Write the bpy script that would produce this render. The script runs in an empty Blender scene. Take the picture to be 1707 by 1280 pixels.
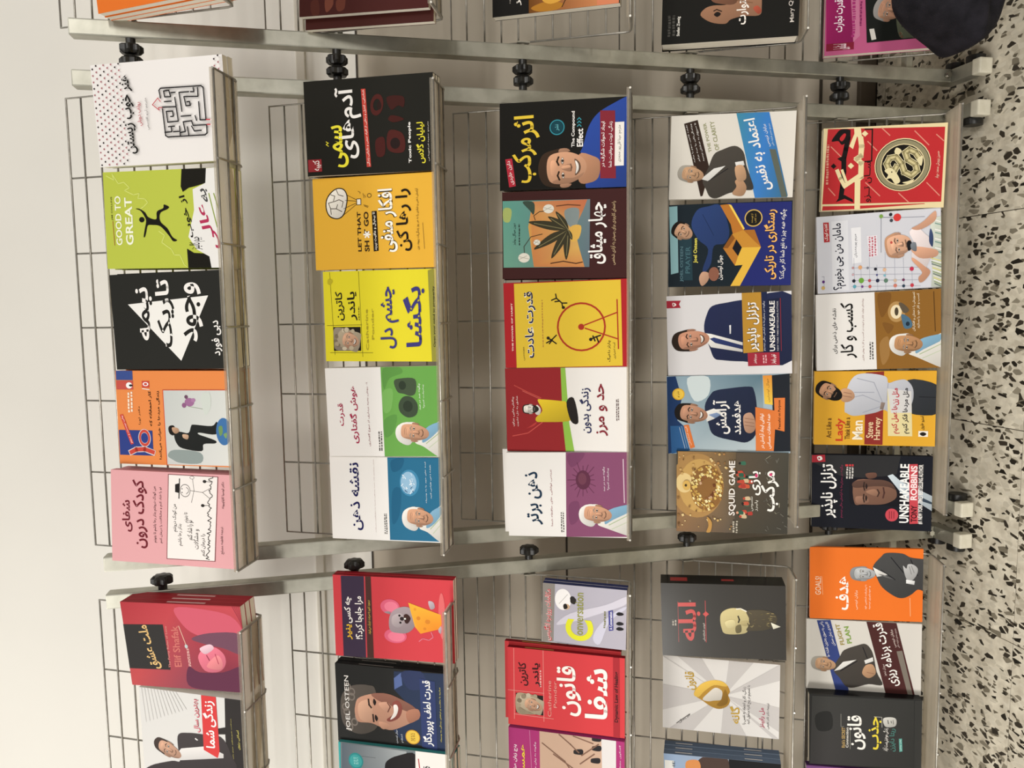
import bpy, bmesh, math, random
from mathutils import Vector, Matrix, Euler
from mathutils.geometry import tessellate_polygon

scene = bpy.context.scene
COL = scene.collection
FLOOR_Z = 0.0
EYE = 1.19          # camera height above the floor

# ------------------------------------------------------------------ camera
cam_data = bpy.data.cameras.new('camera')
cam = bpy.data.objects.new('camera', cam_data)
COL.objects.link(cam)
cam_data.sensor_fit = 'HORIZONTAL'
cam_data.sensor_width = 36.0
cam_data.lens = 36.0 * 1282.0 / 1707.0
cam_data.clip_start = 0.02
cam_data.clip_end = 60.0
# the phone was held sideways: image right = down, image up = right along the racks
cam.matrix_world = Matrix((
    (-0.014263, 0.995419, 0.094543, 0.0),
    (-0.208157, 0.089525, -0.973990, 0.0),
    (-0.977991, -0.033572, 0.205927, EYE),
    (0, 0, 0, 1)))
scene.camera = cam

# ------------------------------------------------------------------ world, lamps, exposure
world = bpy.data.worlds.new('room_light')
scene.world = world
world.use_nodes = True
wbg = world.node_tree.nodes['Background']
wbg.inputs['Color'].default_value = (1.0, 0.97, 0.92, 1)
wbg.inputs['Strength'].default_value = 0.12

def ceiling_lamp(x, y, w, l, power, z=2.85, col=(1.0, 0.97, 0.915)):
    d = bpy.data.lights.new('ceiling_lamp', 'AREA')
    d.shape = 'RECTANGLE'
    d.size = w
    d.size_y = l
    d.energy = power
    d.color = col
    o = bpy.data.objects.new('ceiling_lamp', d)
    o.location = (x, y, z)
    COL.objects.link(o)
    return o
# ceiling fixtures of the room: two rows behind the photographer, one nearer the wall
ceiling_lamp(-3.2, -2.9, 1.2, 1.0, 175)
ceiling_lamp(2.3, -3.4, 1.2, 1.0, 120)
ceiling_lamp(-2.0, -0.9, 1.2, 0.6, 32)
ceiling_lamp(1.8, -0.9, 1.2, 0.6, 18)
ceiling_lamp(-1.2, 0.70, 1.2, 0.3, 9)
ceiling_lamp(1.4, 0.70, 1.2, 0.3, 6)
vs = scene.view_settings
vs.view_transform = 'Standard'
vs.look = 'None'
vs.gamma = 1.0
vs.use_curve_mapping = False
vs.exposure = 0.68

# ------------------------------------------------------------------ materials
def lin(h):
    h = h.lstrip('#')
    if len(h) == 3:
        h = ''.join(ch * 2 for ch in h)
    v = [int(h[i:i + 2], 16) / 255 for i in (0, 2, 4)]
    return [x / 12.92 if x <= 0.04045 else ((x + 0.055) / 1.055) ** 2.4 for x in v]

def new_mat(name, col='#888888', rough=0.5, metal=0.0, spec=0.5):
    m = bpy.data.materials.new(name)
    m.use_nodes = True
    nt = m.node_tree
    b = nt.nodes['Principled BSDF']
    b.inputs['Base Color'].default_value = (*lin(col), 1)
    b.inputs['Roughness'].default_value = rough
    b.inputs['Metallic'].default_value = metal
    b.inputs['Specular IOR Level'].default_value = spec
    return m, nt, b

def node(nt, kind, **kw):
    n = nt.nodes.new(kind)
    for k, v in kw.items():
        if k in n.inputs:
            n.inputs[k].default_value = v
        else:
            setattr(n, k, v)
    return n

def noise_mix(nt, b, c1, c2, scale, detail=4.0, fac=1.0, coord='Object', sock='Base Color'):
    tc = nt.nodes.new('ShaderNodeTexCoord')
    nz = node(nt, 'ShaderNodeTexNoise', Scale=scale, Detail=detail)
    nt.links.new(tc.outputs[coord], nz.inputs['Vector'])
    r = nt.nodes.new('ShaderNodeValToRGB')
    r.color_ramp.elements[0].position = 0.35
    r.color_ramp.elements[1].position = 0.65
    r.color_ramp.elements[0].color = (*lin(c1), 1)
    r.color_ramp.elements[1].color = (*lin(c2), 1)
    nt.links.new(nz.outputs['Fac'], r.inputs['Fac'])
    nt.links.new(r.outputs['Color'], b.inputs[sock])
    return nz

def ink_mat(name, rough, coat):
    m, nt, b = new_mat(name, '#ffffff', rough, 0, 0.12)
    at = nt.nodes.new('ShaderNodeAttribute')
    at.attribute_name = 'ink'
    nt.links.new(at.outputs['Color'], b.inputs['Base Color'])
    b.inputs['Coat Weight'].default_value = coat
    b.inputs['Coat Roughness'].default_value = 0.18
    tc = nt.nodes.new('ShaderNodeTexCoord')
    nz = node(nt, 'ShaderNodeTexNoise', Scale=14.0, Detail=2.0)
    nt.links.new(tc.outputs['Object'], nz.inputs['Vector'])
    bp = node(nt, 'ShaderNodeBump', Strength=0.02, Distance=0.01)
    nt.links.new(nz.outputs['Fac'], bp.inputs['Height'])
    nt.links.new(bp.outputs['Normal'], b.inputs['Normal'])
    return m

MAT = {}
MAT['card'] = ink_mat('printed_card', 0.6, 0.0)
MAT['gloss'] = ink_mat('glossy_card', 0.4, 0.25)

m, nt, b = new_mat('page_paper', '#cfc6b4', 0.85)
tc = nt.nodes.new('ShaderNodeTexCoord')
mp = nt.nodes.new('ShaderNodeMapping')
mp.inputs['Scale'].default_value = (6, 1500, 6)
nz = node(nt, 'ShaderNodeTexNoise', Scale=1.0, Detail=2.0)
rp = nt.nodes.new('ShaderNodeValToRGB')
rp.color_ramp.elements[0].position = 0.3
rp.color_ramp.elements[1].position = 0.65
rp.color_ramp.elements[0].color = (*lin('#d6ccb8'), 1)
rp.color_ramp.elements[1].color = (*lin('#f6f0e2'), 1)
nt.links.new(tc.outputs['Object'], mp.inputs['Vector'])
nt.links.new(mp.outputs['Vector'], nz.inputs['Vector'])
nt.links.new(nz.outputs['Fac'], rp.inputs['Fac'])
nt.links.new(rp.outputs['Color'], b.inputs['Base Color'])
MAT['page'] = m

m, nt, b = new_mat('brushed_aluminium', '#a9a79b', 0.42, 0.75)
noise_mix(nt, b, '#a19f93', '#b6b4a8', 30.0)
MAT['alu'] = m
m, nt, b = new_mat('zinc_wire', '#a29e95', 0.34, 0.65)
noise_mix(nt, b, '#96928a', '#aeaaa1', 60.0)
MAT['wire'] = m
m, nt, b = new_mat('galvanised_bracket', '#b5b1a6', 0.4, 0.7)
noise_mix(nt, b, '#a8a499', '#bfbbb0', 80.0)
MAT['bracket'] = m
m, nt, b = new_mat('black_plastic', '#141312', 0.38)
noise_mix(nt, b, '#100f0e', '#1b1a18', 90.0)
MAT['knob'] = m
m, nt, b = new_mat('cream_plastic_cap', '#d9d3c0', 0.45)
noise_mix(nt, b, '#d2ccb8', '#dcd6c4', 60.0)
MAT['cap'] = m
m, nt, b = new_mat('steel_bolt', '#c9c6bd', 0.22, 1.0)
noise_mix(nt, b, '#bdbab0', '#d2cfc6', 120.0)
MAT['bolt'] = m

# clear acrylic: mostly see-through sheet with a soft sheen
m, nt, b = new_mat('clear_acrylic', '#d8d0c0', 0.12)
noise_mix(nt, b, '#d2cabb', '#dcd5c8', 8.0)
out = nt.nodes['Material Output']
tr = nt.nodes.new('ShaderNodeBsdfTransparent')
tr.inputs['Color'].default_value = (0.90, 0.88, 0.84, 1)
mx = nt.nodes.new('ShaderNodeMixShader')
fr = node(nt, 'ShaderNodeFresnel', IOR=1.49)
ad = node(nt, 'ShaderNodeMath', operation='ADD')
ad.inputs[1].default_value = 0.22
ad.use_clamp = True
nt.links.new(fr.outputs[0], ad.inputs[0])
nt.links.new(ad.outputs[0], mx.inputs['Fac'])
nt.links.new(tr.outputs[0], mx.inputs[1])
tl = nt.nodes.new('ShaderNodeBsdfTranslucent')
tl.inputs['Color'].default_value = (0.80, 0.76, 0.69, 1)
m2 = nt.nodes.new('ShaderNodeMixShader')
m2.inputs['Fac'].default_value = 0.45
nt.links.new(b.outputs[0], m2.inputs[1])
nt.links.new(tl.outputs[0], m2.inputs[2])
nt.links.new(m2.outputs[0], mx.inputs[2])
nt.links.new(mx.outputs[0], out.inputs['Surface'])
MAT['acrylic'] = m

m, nt, b = new_mat('wall_paint', '#dcd6cb', 0.75)
noise_mix(nt, b, '#edeae3', '#f1eee7', 3.0, 3.0)
MAT['wall'] = m
m, nt, b = new_mat('wall_trunking', '#d6d0c4', 0.5)
noise_mix(nt, b, '#d2ccbf', '#dad4c8', 12.0)
MAT['trunk'] = m
m, nt, b = new_mat('brown_skirting', '#4d4236', 0.5)
noise_mix(nt, b, '#463b30', '#54493c', 9.0)
MAT['skirting'] = m
m, nt, b = new_mat('dark_joint', '#3b342b', 0.7)
noise_mix(nt, b, '#332c24', '#443c32', 40.0)
MAT['joint'] = m

# terrazzo: cream matrix, dark angular chips, mid-tone chips
m, nt, b = new_mat('terrazzo', '#a79f8d', 0.38, 0, 0.4)
tc = nt.nodes.new('ShaderNodeTexCoord')
def terr(prev, scale, keep, gap, lo, hi, seed):
    """angular chips: shrunken Voronoi cells, only the share `keep` of the cells"""
    mp = nt.nodes.new('ShaderNodeMapping')
    mp.inputs['Location'].default_value = (seed * 3.7, seed * 1.9, 0.0)
    mp.inputs['Rotation'].default_value = (0, 0, seed * 0.9)
    mp.inputs['Scale'].default_value = (1.0, 0.62, 1.0)
    nt.links.new(tc.outputs['Object'], mp.inputs['Vector'])
    v = node(nt, 'ShaderNodeTexVoronoi', Scale=scale)
    v.voronoi_dimensions = '2D'
    ve = node(nt, 'ShaderNodeTexVoronoi', Scale=scale)
    ve.voronoi_dimensions = '2D'
    ve.feature = 'DISTANCE_TO_EDGE'
    nt.links.new(mp.outputs['Vector'], v.inputs['Vector'])
    nt.links.new(mp.outputs['Vector'], ve.inputs['Vector'])
    sep = nt.nodes.new('ShaderNodeSeparateColor')
    nt.links.new(v.outputs['Color'], sep.inputs[0])
    lt = node(nt, 'ShaderNodeMath', operation='LESS_THAN')
    nt.links.new(sep.outputs[0], lt.inputs[0])
    lt.inputs[1].default_value = keep
    gp = node(nt, 'ShaderNodeMath', operation='MULTIPLY_ADD')
    nt.links.new(sep.outputs[2], gp.inputs[0])
    gp.inputs[1].default_value = gap
    gp.inputs[2].default_value = gap * 0.6
    gt = node(nt, 'ShaderNodeMath', operation='GREATER_THAN')
    nt.links.new(ve.outputs['Distance'], gt.inputs[0])
    nt.links.new(gp.outputs[0], gt.inputs[1])
    ml = node(nt, 'ShaderNodeMath', operation='MULTIPLY')
    nt.links.new(lt.outputs[0], ml.inputs[0])
    nt.links.new(gt.outputs[0], ml.inputs[1])
    rp = nt.nodes.new('ShaderNodeValToRGB')
    rp.color_ramp.elements[0].color = (*lin(lo), 1)
    rp.color_ramp.elements[1].color = (*lin(hi), 1)
    nt.links.new(sep.outputs[1], rp.inputs['Fac'])
    mx = nt.nodes.new('ShaderNodeMix')
    mx.data_type = 'RGBA'
    nt.links.new(ml.outputs[0], mx.inputs[0])
    nt.links.new(prev, mx.inputs[6])
    nt.links.new(rp.outputs['Color'], mx.inputs[7])
    return mx.outputs[2]
nz = node(nt, 'ShaderNodeTexNoise', Scale=45.0, Detail=5.0)
nt.links.new(tc.outputs['Object'], nz.inputs['Vector'])
rp = nt.nodes.new('ShaderNodeValToRGB')
rp.color_ramp.elements[0].position = 0.3
rp.color_ramp.elements[1].position = 0.7
rp.color_ramp.elements[0].color = (*lin('#b5ac9a'), 1)
rp.color_ramp.elements[1].color = (*lin('#d8d0bd'), 1)
nt.links.new(nz.outputs['Fac'], rp.inputs['Fac'])
cur = rp.outputs['Color']
cur = terr(cur, 120.0, 0.45, 0.06, '#b0a896', '#cfc8b7', 1.3)
cur = terr(cur, 84.0, 0.13, 0.10, '#6f6859', '#8d8574', 2.1)
cur = terr(cur, 160.0, 0.12, 0.08, '#2e2921', '#6a6252', 3.7)
cur = terr(cur, 100.0, 0.18, 0.12, '#15130f', '#3a332a', 5.9)
nt.links.new(cur, b.inputs['Base Color'])
MAT['terrazzo'] = m

m, nt, b = new_mat('black_fabric', '#17161a', 0.9, 0, 0.2)
nz = noise_mix(nt, b, '#121116', '#201e24', 40.0)
wv = node(nt, 'ShaderNodeTexWave', Scale=220.0, Distortion=2.0)
tc = nt.nodes.new('ShaderNodeTexCoord')
nt.links.new(tc.outputs['Object'], wv.inputs['Vector'])
bp = node(nt, 'ShaderNodeBump', Strength=0.25, Distance=0.002)
nt.links.new(wv.outputs['Fac'], bp.inputs['Height'])
nt.links.new(bp.outputs['Normal'], b.inputs['Normal'])
MAT['fabric'] = m

# ------------------------------------------------------------------ mesh helpers
def link(name, me, mat=None, parent=None, loc=(0, 0, 0), rot=(0, 0, 0)):
    o = bpy.data.objects.new(name, me)
    COL.objects.link(o)
    if mat is not None and me is not None and not me.materials:
        me.materials.append(mat)
    o.parent = parent
    o.location = loc
    o.rotation_euler = rot
    return o

def empty(name, loc=(0, 0, 0), rot=(0, 0, 0)):
    o = bpy.data.objects.new(name, None)
    o.empty_display_size = 0.05
    COL.objects.link(o)
    o.location = loc
    o.rotation_euler = rot
    return o

def tag(o, label, cat, group=None):
    o['label'] = label
    o['category'] = cat
    if group:
        o['group'] = group
    return o

def boxes_mesh(name, boxes, bevel=0.0):
    """boxes: (x0,x1,y0,y1,z0,z1) each"""
    bm = bmesh.new()
    for x0, x1, y0, y1, z0, z1 in boxes:
        v = [bm.verts.new((x, y, z)) for z in (z0, z1) for y in (y0, y1) for x in (x0, x1)]
        for f in ((0, 2, 3, 1), (4, 5, 7, 6), (0, 1, 5, 4), (2, 6, 7, 3), (0, 4, 6, 2), (1, 3, 7, 5)):
            bm.faces.new([v[i] for i in f])
    if bevel:
        bmesh.ops.bevel(bm, geom=list(bm.edges), offset=bevel, segments=2, profile=0.6, affect='EDGES')
    bmesh.ops.recalc_face_normals(bm, faces=bm.faces)
    me = bpy.data.meshes.new(name)
    bm.to_mesh(me)
    bm.free()
    return me

def tube_mesh(name, paths, r, seg=6):
    """round wire swept along polylines"""
    bm = bmesh.new()
    for pts in paths:
        pts = [Vector(p) for p in pts]
        rings = []
        for i, p in enumerate(pts):
            if i == 0:
                t = (pts[1] - p)
            elif i == len(pts) - 1:
                t = (p - pts[i - 1])
            else:
                t = (pts[i + 1] - p).normalized() + (p - pts[i - 1]).normalized()
            t.normalize()
            up = Vector((0, 0, 1)) if abs(t.z) < 0.9 else Vector((1, 0, 0))
            s = t.cross(up).normalized()
            u = s.cross(t)
            rings.append([bm.verts.new(p + (s * math.cos(a) + u * math.sin(a)) * r)
                          for a in (2 * math.pi * k / seg for k in range(seg))])
        for a, bq in zip(rings, rings[1:]):
            for k in range(seg):
                bm.faces.new((a[k], a[(k + 1) % seg], bq[(k + 1) % seg], bq[k]))
        bm.faces.new(rings[0][::-1])
        bm.faces.new(rings[-1])
    bmesh.ops.recalc_face_normals(bm, faces=bm.faces)
    for f in bm.faces:
        f.smooth = len(f.verts) == 4
    me = bpy.data.meshes.new(name)
    bm.to_mesh(me)
    bm.free()
    return me

def structure(name, me, mat):
    o = link(name, me, mat)
    o['kind'] = 'structure'
    return o

# ------------------------------------------------------------------ the room
WALL_Y = 1.60
wall = structure('wall_back', boxes_mesh('wall_back', [(-4.5, 4.5, WALL_Y, WALL_Y + 0.1, -0.05, 2.95)]), MAT['wall'])
m, nt, b = new_mat('shaded_wall_paint', '#b8ae9f', 0.7)  # wall paint below the joint, darkened to carry the racks' shade in its colour
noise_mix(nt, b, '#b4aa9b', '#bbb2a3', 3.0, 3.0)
MAT['wall_shade'] = m
wall_shade = structure('wall_lower_shade', boxes_mesh('wall_lower_shade', [(-4.5, 4.5, WALL_Y - 0.002, WALL_Y, 0.0, 1.156)]), MAT['wall_shade'])
base = structure('baseboard_back', boxes_mesh('baseboard_back', [(-4.5, 4.5, WALL_Y - 0.014, WALL_Y, 0.0, 0.042)], 0.003), MAT['skirting'])
# cable trunking and the panel joint under it
tr1 = structure('trim_1', boxes_mesh('trim_1', [(-4.5, 4.5, WALL_Y - 0.010, WALL_Y, 1.255, 1.272)], 0.002), MAT['trunk'])
tr2 = structure('trim_2', boxes_mesh('trim_2', [(-4.5, 4.5, WALL_Y - 0.003, WALL_Y, 1.154, 1.158)]), MAT['joint'])
tr3 = structure('trim_3', boxes_mesh('trim_3', [(-0.80, -0.40, WALL_Y - 0.003, WALL_Y, 0.732, 0.736)]), MAT['joint'])
tr4 = structure('trim_4', boxes_mesh('trim_4', [(-4.5, 4.5, WALL_Y - 0.004, WALL_Y, 0.130, 0.137)]), MAT['joint'])
# floor: terrazzo tiles on a dark bed, joints left open
bed = structure('floor', boxes_mesh('floor', [(-4.5, 4.5, -4.0, WALL_Y, -0.05, -0.0025)]), MAT['joint'])
TILE = 0.40
tile_me = boxes_mesh('tile', [(0.0007, TILE - 0.0007, 0.0007, TILE - 0.0007, -0.01, 0.0)], 0.0006)
tile_me.materials.append(MAT['terrazzo'])
# object coordinates differ per tile, so shift the chips by a per-object random vector
nt = MAT['terrazzo'].node_tree
oi = nt.nodes.new('ShaderNodeObjectInfo')
for n in list(nt.nodes):
    if n.type == 'MAPPING' or (n.type == 'TEX_NOISE' and n.inputs['Detail'].default_value > 4):
        src = n.inputs['Vector'].links[0].from_socket
        av = node(nt, 'ShaderNodeVectorMath', operation='MULTIPLY_ADD')
        nt.links.new(oi.outputs['Random'], av.inputs[0])
        av.inputs[1].default_value = (31.0, 17.0, 0.0)
        nt.links.new(src, av.inputs[2])
        nt.links.new(av.outputs[0], n.inputs['Vector'])
TX0, TY0 = 0.17, 1.157
for i in range(-6, 5):
    for j in range(-7, 2):
        x0, y0 = TX0 + i * TILE, TY0 + j * TILE
        if y0 + TILE > WALL_Y - 0.005:
            continue
        link('tile', tile_me, None, bed, (x0, y0, 0))
edge_y = TY0
while edge_y + TILE <= WALL_Y - 0.005:
    edge_y += TILE
cut_me = boxes_mesh('tile', [(0.0007, TILE - 0.0007, 0.0007, WALL_Y - 0.016 - edge_y, -0.01, 0.0)], 0.0006)
cut_me.materials.append(MAT['terrazzo'])
for i in range(-6, 5):
    link('tile', cut_me, None, bed, (TX0 + i * TILE, edge_y, 0))

# ------------------------------------------------------------------ display racks
LEAN = math.radians(26)
EB = Vector((0, math.sin(LEAN), math.cos(LEAN)))
EN = Vector((0, -math.cos(LEAN), math.sin(LEAN)))
FOOT_Y = 1.248
ROW_Z = [z + EYE for z in (0.148, -0.163, -0.474, -0.783, -1.085)]
MESH_W = 0.730
SLOPE = 0.312                    # wire panel length along its slope
POST_Y0, POST_Y1 = 1.322, 1.347
POST_W = 0.025
RACK_W = 0.788
KNOB_B = 0.185                   # knob height along the panel

def L(x, b, n):
    """point in the shelf's own frame (origin at the panel's foot)"""
    return Vector((x, 0, 0)) + EB * b + EN * n

hw = MESH_W / 2
WR = 0.0016
# one cross wire: down the panel, round the bend, out to the front of the tray and up a little
cross_me = tube_mesh('cross_wire', [[L(0, SLOPE, -0.0032), L(0, 0.012, -0.0032), L(0, 0.002, 0.0), L(0, -0.003, 0.010), L(0, -0.0065, 0.066), L(0, -0.006, 0.0715)]], WR)
rod_me = tube_mesh('rod', [[(-hw, 0, 0), (hw, 0, 0)]], WR)
side = lambda s: [L(s * hw, SLOPE, 0), L(s * hw, 0.012, 0), L(s * hw, 0.003, 0.003), L(s * hw, -0.001, 0.012), L(s * hw, -0.0045, 0.066), L(s * hw, -0.0045, 0.0715)]
frame_me = tube_mesh('wire_shelf', [side(-1)[::-1] + side(1)], WR * 1.15)   # one bent wire round the sides and the top
for m_ in (cross_me, rod_me, frame_me):
    m_.materials.append(MAT['wire'])
rod_spots = [(b, 0.0) for b in (0.284, 0.252, 0.222, 0.192, 0.162, 0.132, 0.102, 0.072, 0.042)] + [(-0.0020, 0.018), (-0.0036, 0.042), (-0.0048, 0.0690)]

def acrylic_mesh():
    x0, x1 = -hw - 0.001, hw + 0.001
    t = 0.002
    prof = [(0.0020, 0.0015), (-0.0030, 0.0695), (-0.0002, 0.0712), (0.0012, 0.0700), (-0.0030 + t, 0.0680), (0.0020 + t, 0.0015)]
    bm = bmesh.new()
    ra = [bm.verts.new(L(x0, b_, n_)) for b_, n_ in prof]
    rb = [bm.verts.new(L(x1, b_, n_)) for b_, n_ in prof]
    k = len(prof)
    for i in range(k):
        bm.faces.new((ra[i], ra[(i + 1) % k], rb[(i + 1) % k], rb[i]))
    bm.faces.new(ra[::-1])
    bm.faces.new(rb)
    bmesh.ops.recalc_face_normals(bm, faces=bm.faces)
    me = bpy.data.meshes.new('tray_liner')
    bm.to_mesh(me)
    bm.free()
    me.materials.append(MAT['acrylic'])
    return me
acrylic_me = acrylic_mesh()

# bracket tab with a hole, at the end of each wire panel
def bracket_mesh():
    bm = bmesh.new()
    c = L(0, KNOB_B, 0)
    ring, hole = [], []
    for k in range(16):
        a = 2 * math.pi * k / 16
        sq = 1 / max(abs(math.cos(a)), abs(math.sin(a)))
        ring.append(c + Vector((0, math.cos(a), math.sin(a))) * 0.011 * sq)
        hole.append(c + Vector((0, math.cos(a), math.sin(a))) * 0.004)
    vs_ = [[bm.verts.new(p + Vector((dx, 0, 0))) for p in pts] for pts in (ring, hole) for dx in (-0.0008, 0.0008)]
    for k in range(16):
        q = (k + 1) % 16
        bm.faces.new((vs_[0][k], vs_[0][q], vs_[2][q], vs_[2][k]))
        bm.faces.new((vs_[1][k], vs_[3][k], vs_[3][q], vs_[1][q]))
        bm.faces.new((vs_[0][k], vs_[1][k], vs_[1][q], vs_[0][q]))
        bm.faces.new((vs_[2][k], vs_[2][q], vs_[3][q], vs_[3][k]))
    bmesh.ops.recalc_face_normals(bm, faces=bm.faces)
    me = bpy.data.meshes.new('bracket')
    bm.to_mesh(me)
    bm.free()
    me.materials.append(MAT['bracket'])
    return me
bracket_me = bracket_mesh()

# lobed hand knob on a short neck, axis along +x
def knob_mesh():
    bm = bmesh.new()
    def ring(x, r, lob):
        return [bm.verts.new((x, *(Vector((math.cos(a), math.sin(a))) * (r + lob * math.cos(7 * a)))))
                for a in (2 * math.pi * k / 42 for k in range(42))]
    rs = [ring(0.000, 0.0070, 0), ring(0.009, 0.0070, 0), ring(0.0095, 0.0140, 0.0012), ring(0.0115, 0.0160, 0.0020), ring(0.019, 0.0160, 0.0020), ring(0.0232, 0.0125, 0.0012), ring(0.0245, 0.006, 0)]
    for a, c in zip(rs, rs[1:]):
        for k in range(42):
            bm.faces.new((a[k], a[(k + 1) % 42], c[(k + 1) % 42], c[k]))
    bm.faces.new(rs[0][::-1])
    bm.faces.new(rs[-1])
    bmesh.ops.recalc_face_normals(bm, faces=bm.faces)
    me = bpy.data.meshes.new('knob')
    bm.to_mesh(me)
    bm.free()
    me.materials.append(MAT['knob'])
    return me
knob_me = knob_mesh()
POST_TOP = EYE + 0.400
post_me = boxes_mesh('post', [(-POST_W / 2, POST_W / 2, POST_Y0, POST_Y1, 0.0345, POST_TOP)], 0.0022)
post_me.materials.append(MAT['alu'])
base_me = boxes_mesh('base_tube', [(-0.0125, 0.0125, 1.268, 1.352, 0.0095, 0.0345)], 0.0015)
base_me.materials.append(MAT['alu'])
cap_me = boxes_mesh('end_cap', [(-0.0145, 0.0145, 0.0, 0.020, 0.0080, 0.0360)], 0.003)
cap_me.materials.append(MAT['cap'])
wheel_me = tube_mesh('castor_wheel', [[(-0.006, 0, 0), (-0.005, 0, 0), (0.005, 0, 0), (0.006, 0, 0)]], 0.0165, 20)
wheel_me.materials.append(MAT['knob'])
bolt_me = tube_mesh('bolt', [[(0, -0.004, 0), (0, 0.004, 0)]], 0.006, 6)
bolt_me.materials.append(MAT['bolt'])
bar_me = boxes_mesh('cross_bar', [(-RACK_W / 2 + POST_W, RACK_W / 2 - POST_W, 1.328, 1.342, -0.008, 0.008)], 0.002)
bar_me.materials.append(MAT['alu'])

def rack(cx, label, knob_sides=(-1, 1)):
    root = tag(empty('book_display_rack', (cx, 0, 0)), label, 'book rack', 'folding book racks standing side by side')
    for s in (-1, 1):
        px = s * (RACK_W - POST_W) / 2
        link('post', post_me, None, root, (px, 0, 0))
        bt = link('base_tube', base_me, None, root, (px, 0, 0))
        link('end_cap', cap_me, None, bt, (0, 1.252, 0.0))
        for wy in (1.284, 1.335):
            link('castor_wheel', wheel_me, None, bt, (-s * 0.020, wy, 0.0165))
        link('bolt', bolt_me, None, root, (px, POST_Y0 - 0.003, 0.045))
        for z in (ROW_Z if s in knob_sides else []):
            kz = z + EB.z * KNOB_B
            link('knob', knob_me, None, root, (s * RACK_W / 2, FOOT_Y + EB.y * KNOB_B, kz), (0, 0, 0 if s > 0 else math.pi))
    link('cross_bar', bar_me, None, root, (0, 0, EYE - 1.066))
    for i, z in enumerate(ROW_Z):
        sh = link('wire_shelf', frame_me, None, root, (0, FOOT_Y, z))
        for b_, n_ in rod_spots:
            link('rod', rod_me, None, sh, L(0, b_, n_))
        for k in range(7):
            x = -hw + 0.004 + (MESH_W - 0.008) * k / 6
            if 0 < k < 6:
                link('cross_wire', cross_me, None, sh, (x, 0, 0))
        link('tray_liner', acrylic_me, None, sh)
        for s in (-1, 1):
            link('bracket', bracket_me, None, sh, (s * (hw + 0.0018), 0, 0))
    return root
rack_c = rack(-0.0176, 'aluminium book rack in the middle, holding five full rows of books', (1,))
rack_l = rack(-0.8430, 'aluminium book rack left of the middle one, with the red novel on top')
rack_r = rack(0.8210, 'aluminium book rack right of the middle one, showing only its left post')

# ------------------------------------------------------------------ Persian text: presentation forms, set right to left
FORMS = {}
def _f(ch, iso, fin, ini=None, med=None):
    FORMS[ch] = (iso, fin, ini, med)
for ch, base_, n_ in (('\u0621', 0xFE80, 1), ('\u0622', 0xFE81, 2), ('\u0623', 0xFE83, 2), ('\u0624', 0xFE85, 2), ('\u0625', 0xFE87, 2), ('\u0626', 0xFE89, 4), ('\u0627', 0xFE8D, 2), ('\u0628', 0xFE8F, 4), ('\u0629', 0xFE93, 2), ('\u062a', 0xFE95, 4), ('\u062b', 0xFE99, 4), ('\u062c', 0xFE9D, 4), ('\u062d', 0xFEA1, 4), ('\u062e', 0xFEA5, 4), ('\u062f', 0xFEA9, 2), ('\u0630', 0xFEAB, 2), ('\u0631', 0xFEAD, 2), ('\u0632', 0xFEAF, 2), ('\u0633', 0xFEB1, 4), ('\u0634', 0xFEB5, 4), ('\u0635', 0xFEB9, 4), ('\u0636', 0xFEBD, 4), ('\u0637', 0xFEC1, 4), ('\u0638', 0xFEC5, 4), ('\u0639', 0xFEC9, 4), ('\u063a', 0xFECD, 4), ('\u0641', 0xFED1, 4), ('\u0642', 0xFED5, 4), ('\u0644', 0xFEDD, 4), ('\u0645', 0xFEE1, 4), ('\u0646', 0xFEE5, 4), ('\u0647', 0xFEE9, 4), ('\u0648', 0xFEED, 2), ('\u067e', 0xFB56, 4), ('\u0686', 0xFB7A, 4), ('\u0698', 0xFB8A, 2), ('\u06a9', 0xFB8E, 4), ('\u06af', 0xFB92, 4), ('\u06cc', 0xFBFC, 4)):
    c_ = [chr(base_ + k) for k in range(n_)] + [None] * (4 - n_)
    FORMS[ch] = tuple(c_)
FORMS['\u0640'] = ('\u0640',) * 4

def shape(s):
    """visual-order string of joined Persian letters; Latin text passes through"""
    if not any('\u0600' <= ch <= '\u06ff' for ch in s):
        return s
    s = s.replace('\u064a', '\u06cc').replace('\u0643', '\u06a9')
    out = []
    i = 0
    while i < len(s):
        ch = s[i]
        if ch in FORMS:
            prev = out and out[-1][1]          # does the previous letter join onwards?
            if ch == '\u0644' and i + 1 < len(s) and s[i + 1] in '\u0627\u0622':
                g = (0xFEFB if s[i + 1] == '\u0627' else 0xFEF5) + (1 if prev else 0)
                out.append((chr(g), False))
                i += 2
                continue
            nxt = i + 1 < len(s) and s[i + 1] in FORMS and s[i + 1] != '\u0621'
            iso, fin, ini, med = FORMS[ch]
            dual = ini is not None
            if dual and nxt:
                out.append((med if prev else ini, True))
            else:
                out.append((fin if prev and fin else iso, False))
        elif ch == '\u200c':
            out.append(('', False))
        else:
            out.append((ch, False))
        i += 1
    vis = [g for g, _ in out][::-1]
    return ''.join({'(': ')', ')': '(', '\u00ab': '\u00bb', '\u00bb': '\u00ab'}.get(g, g) for g in vis)

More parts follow.
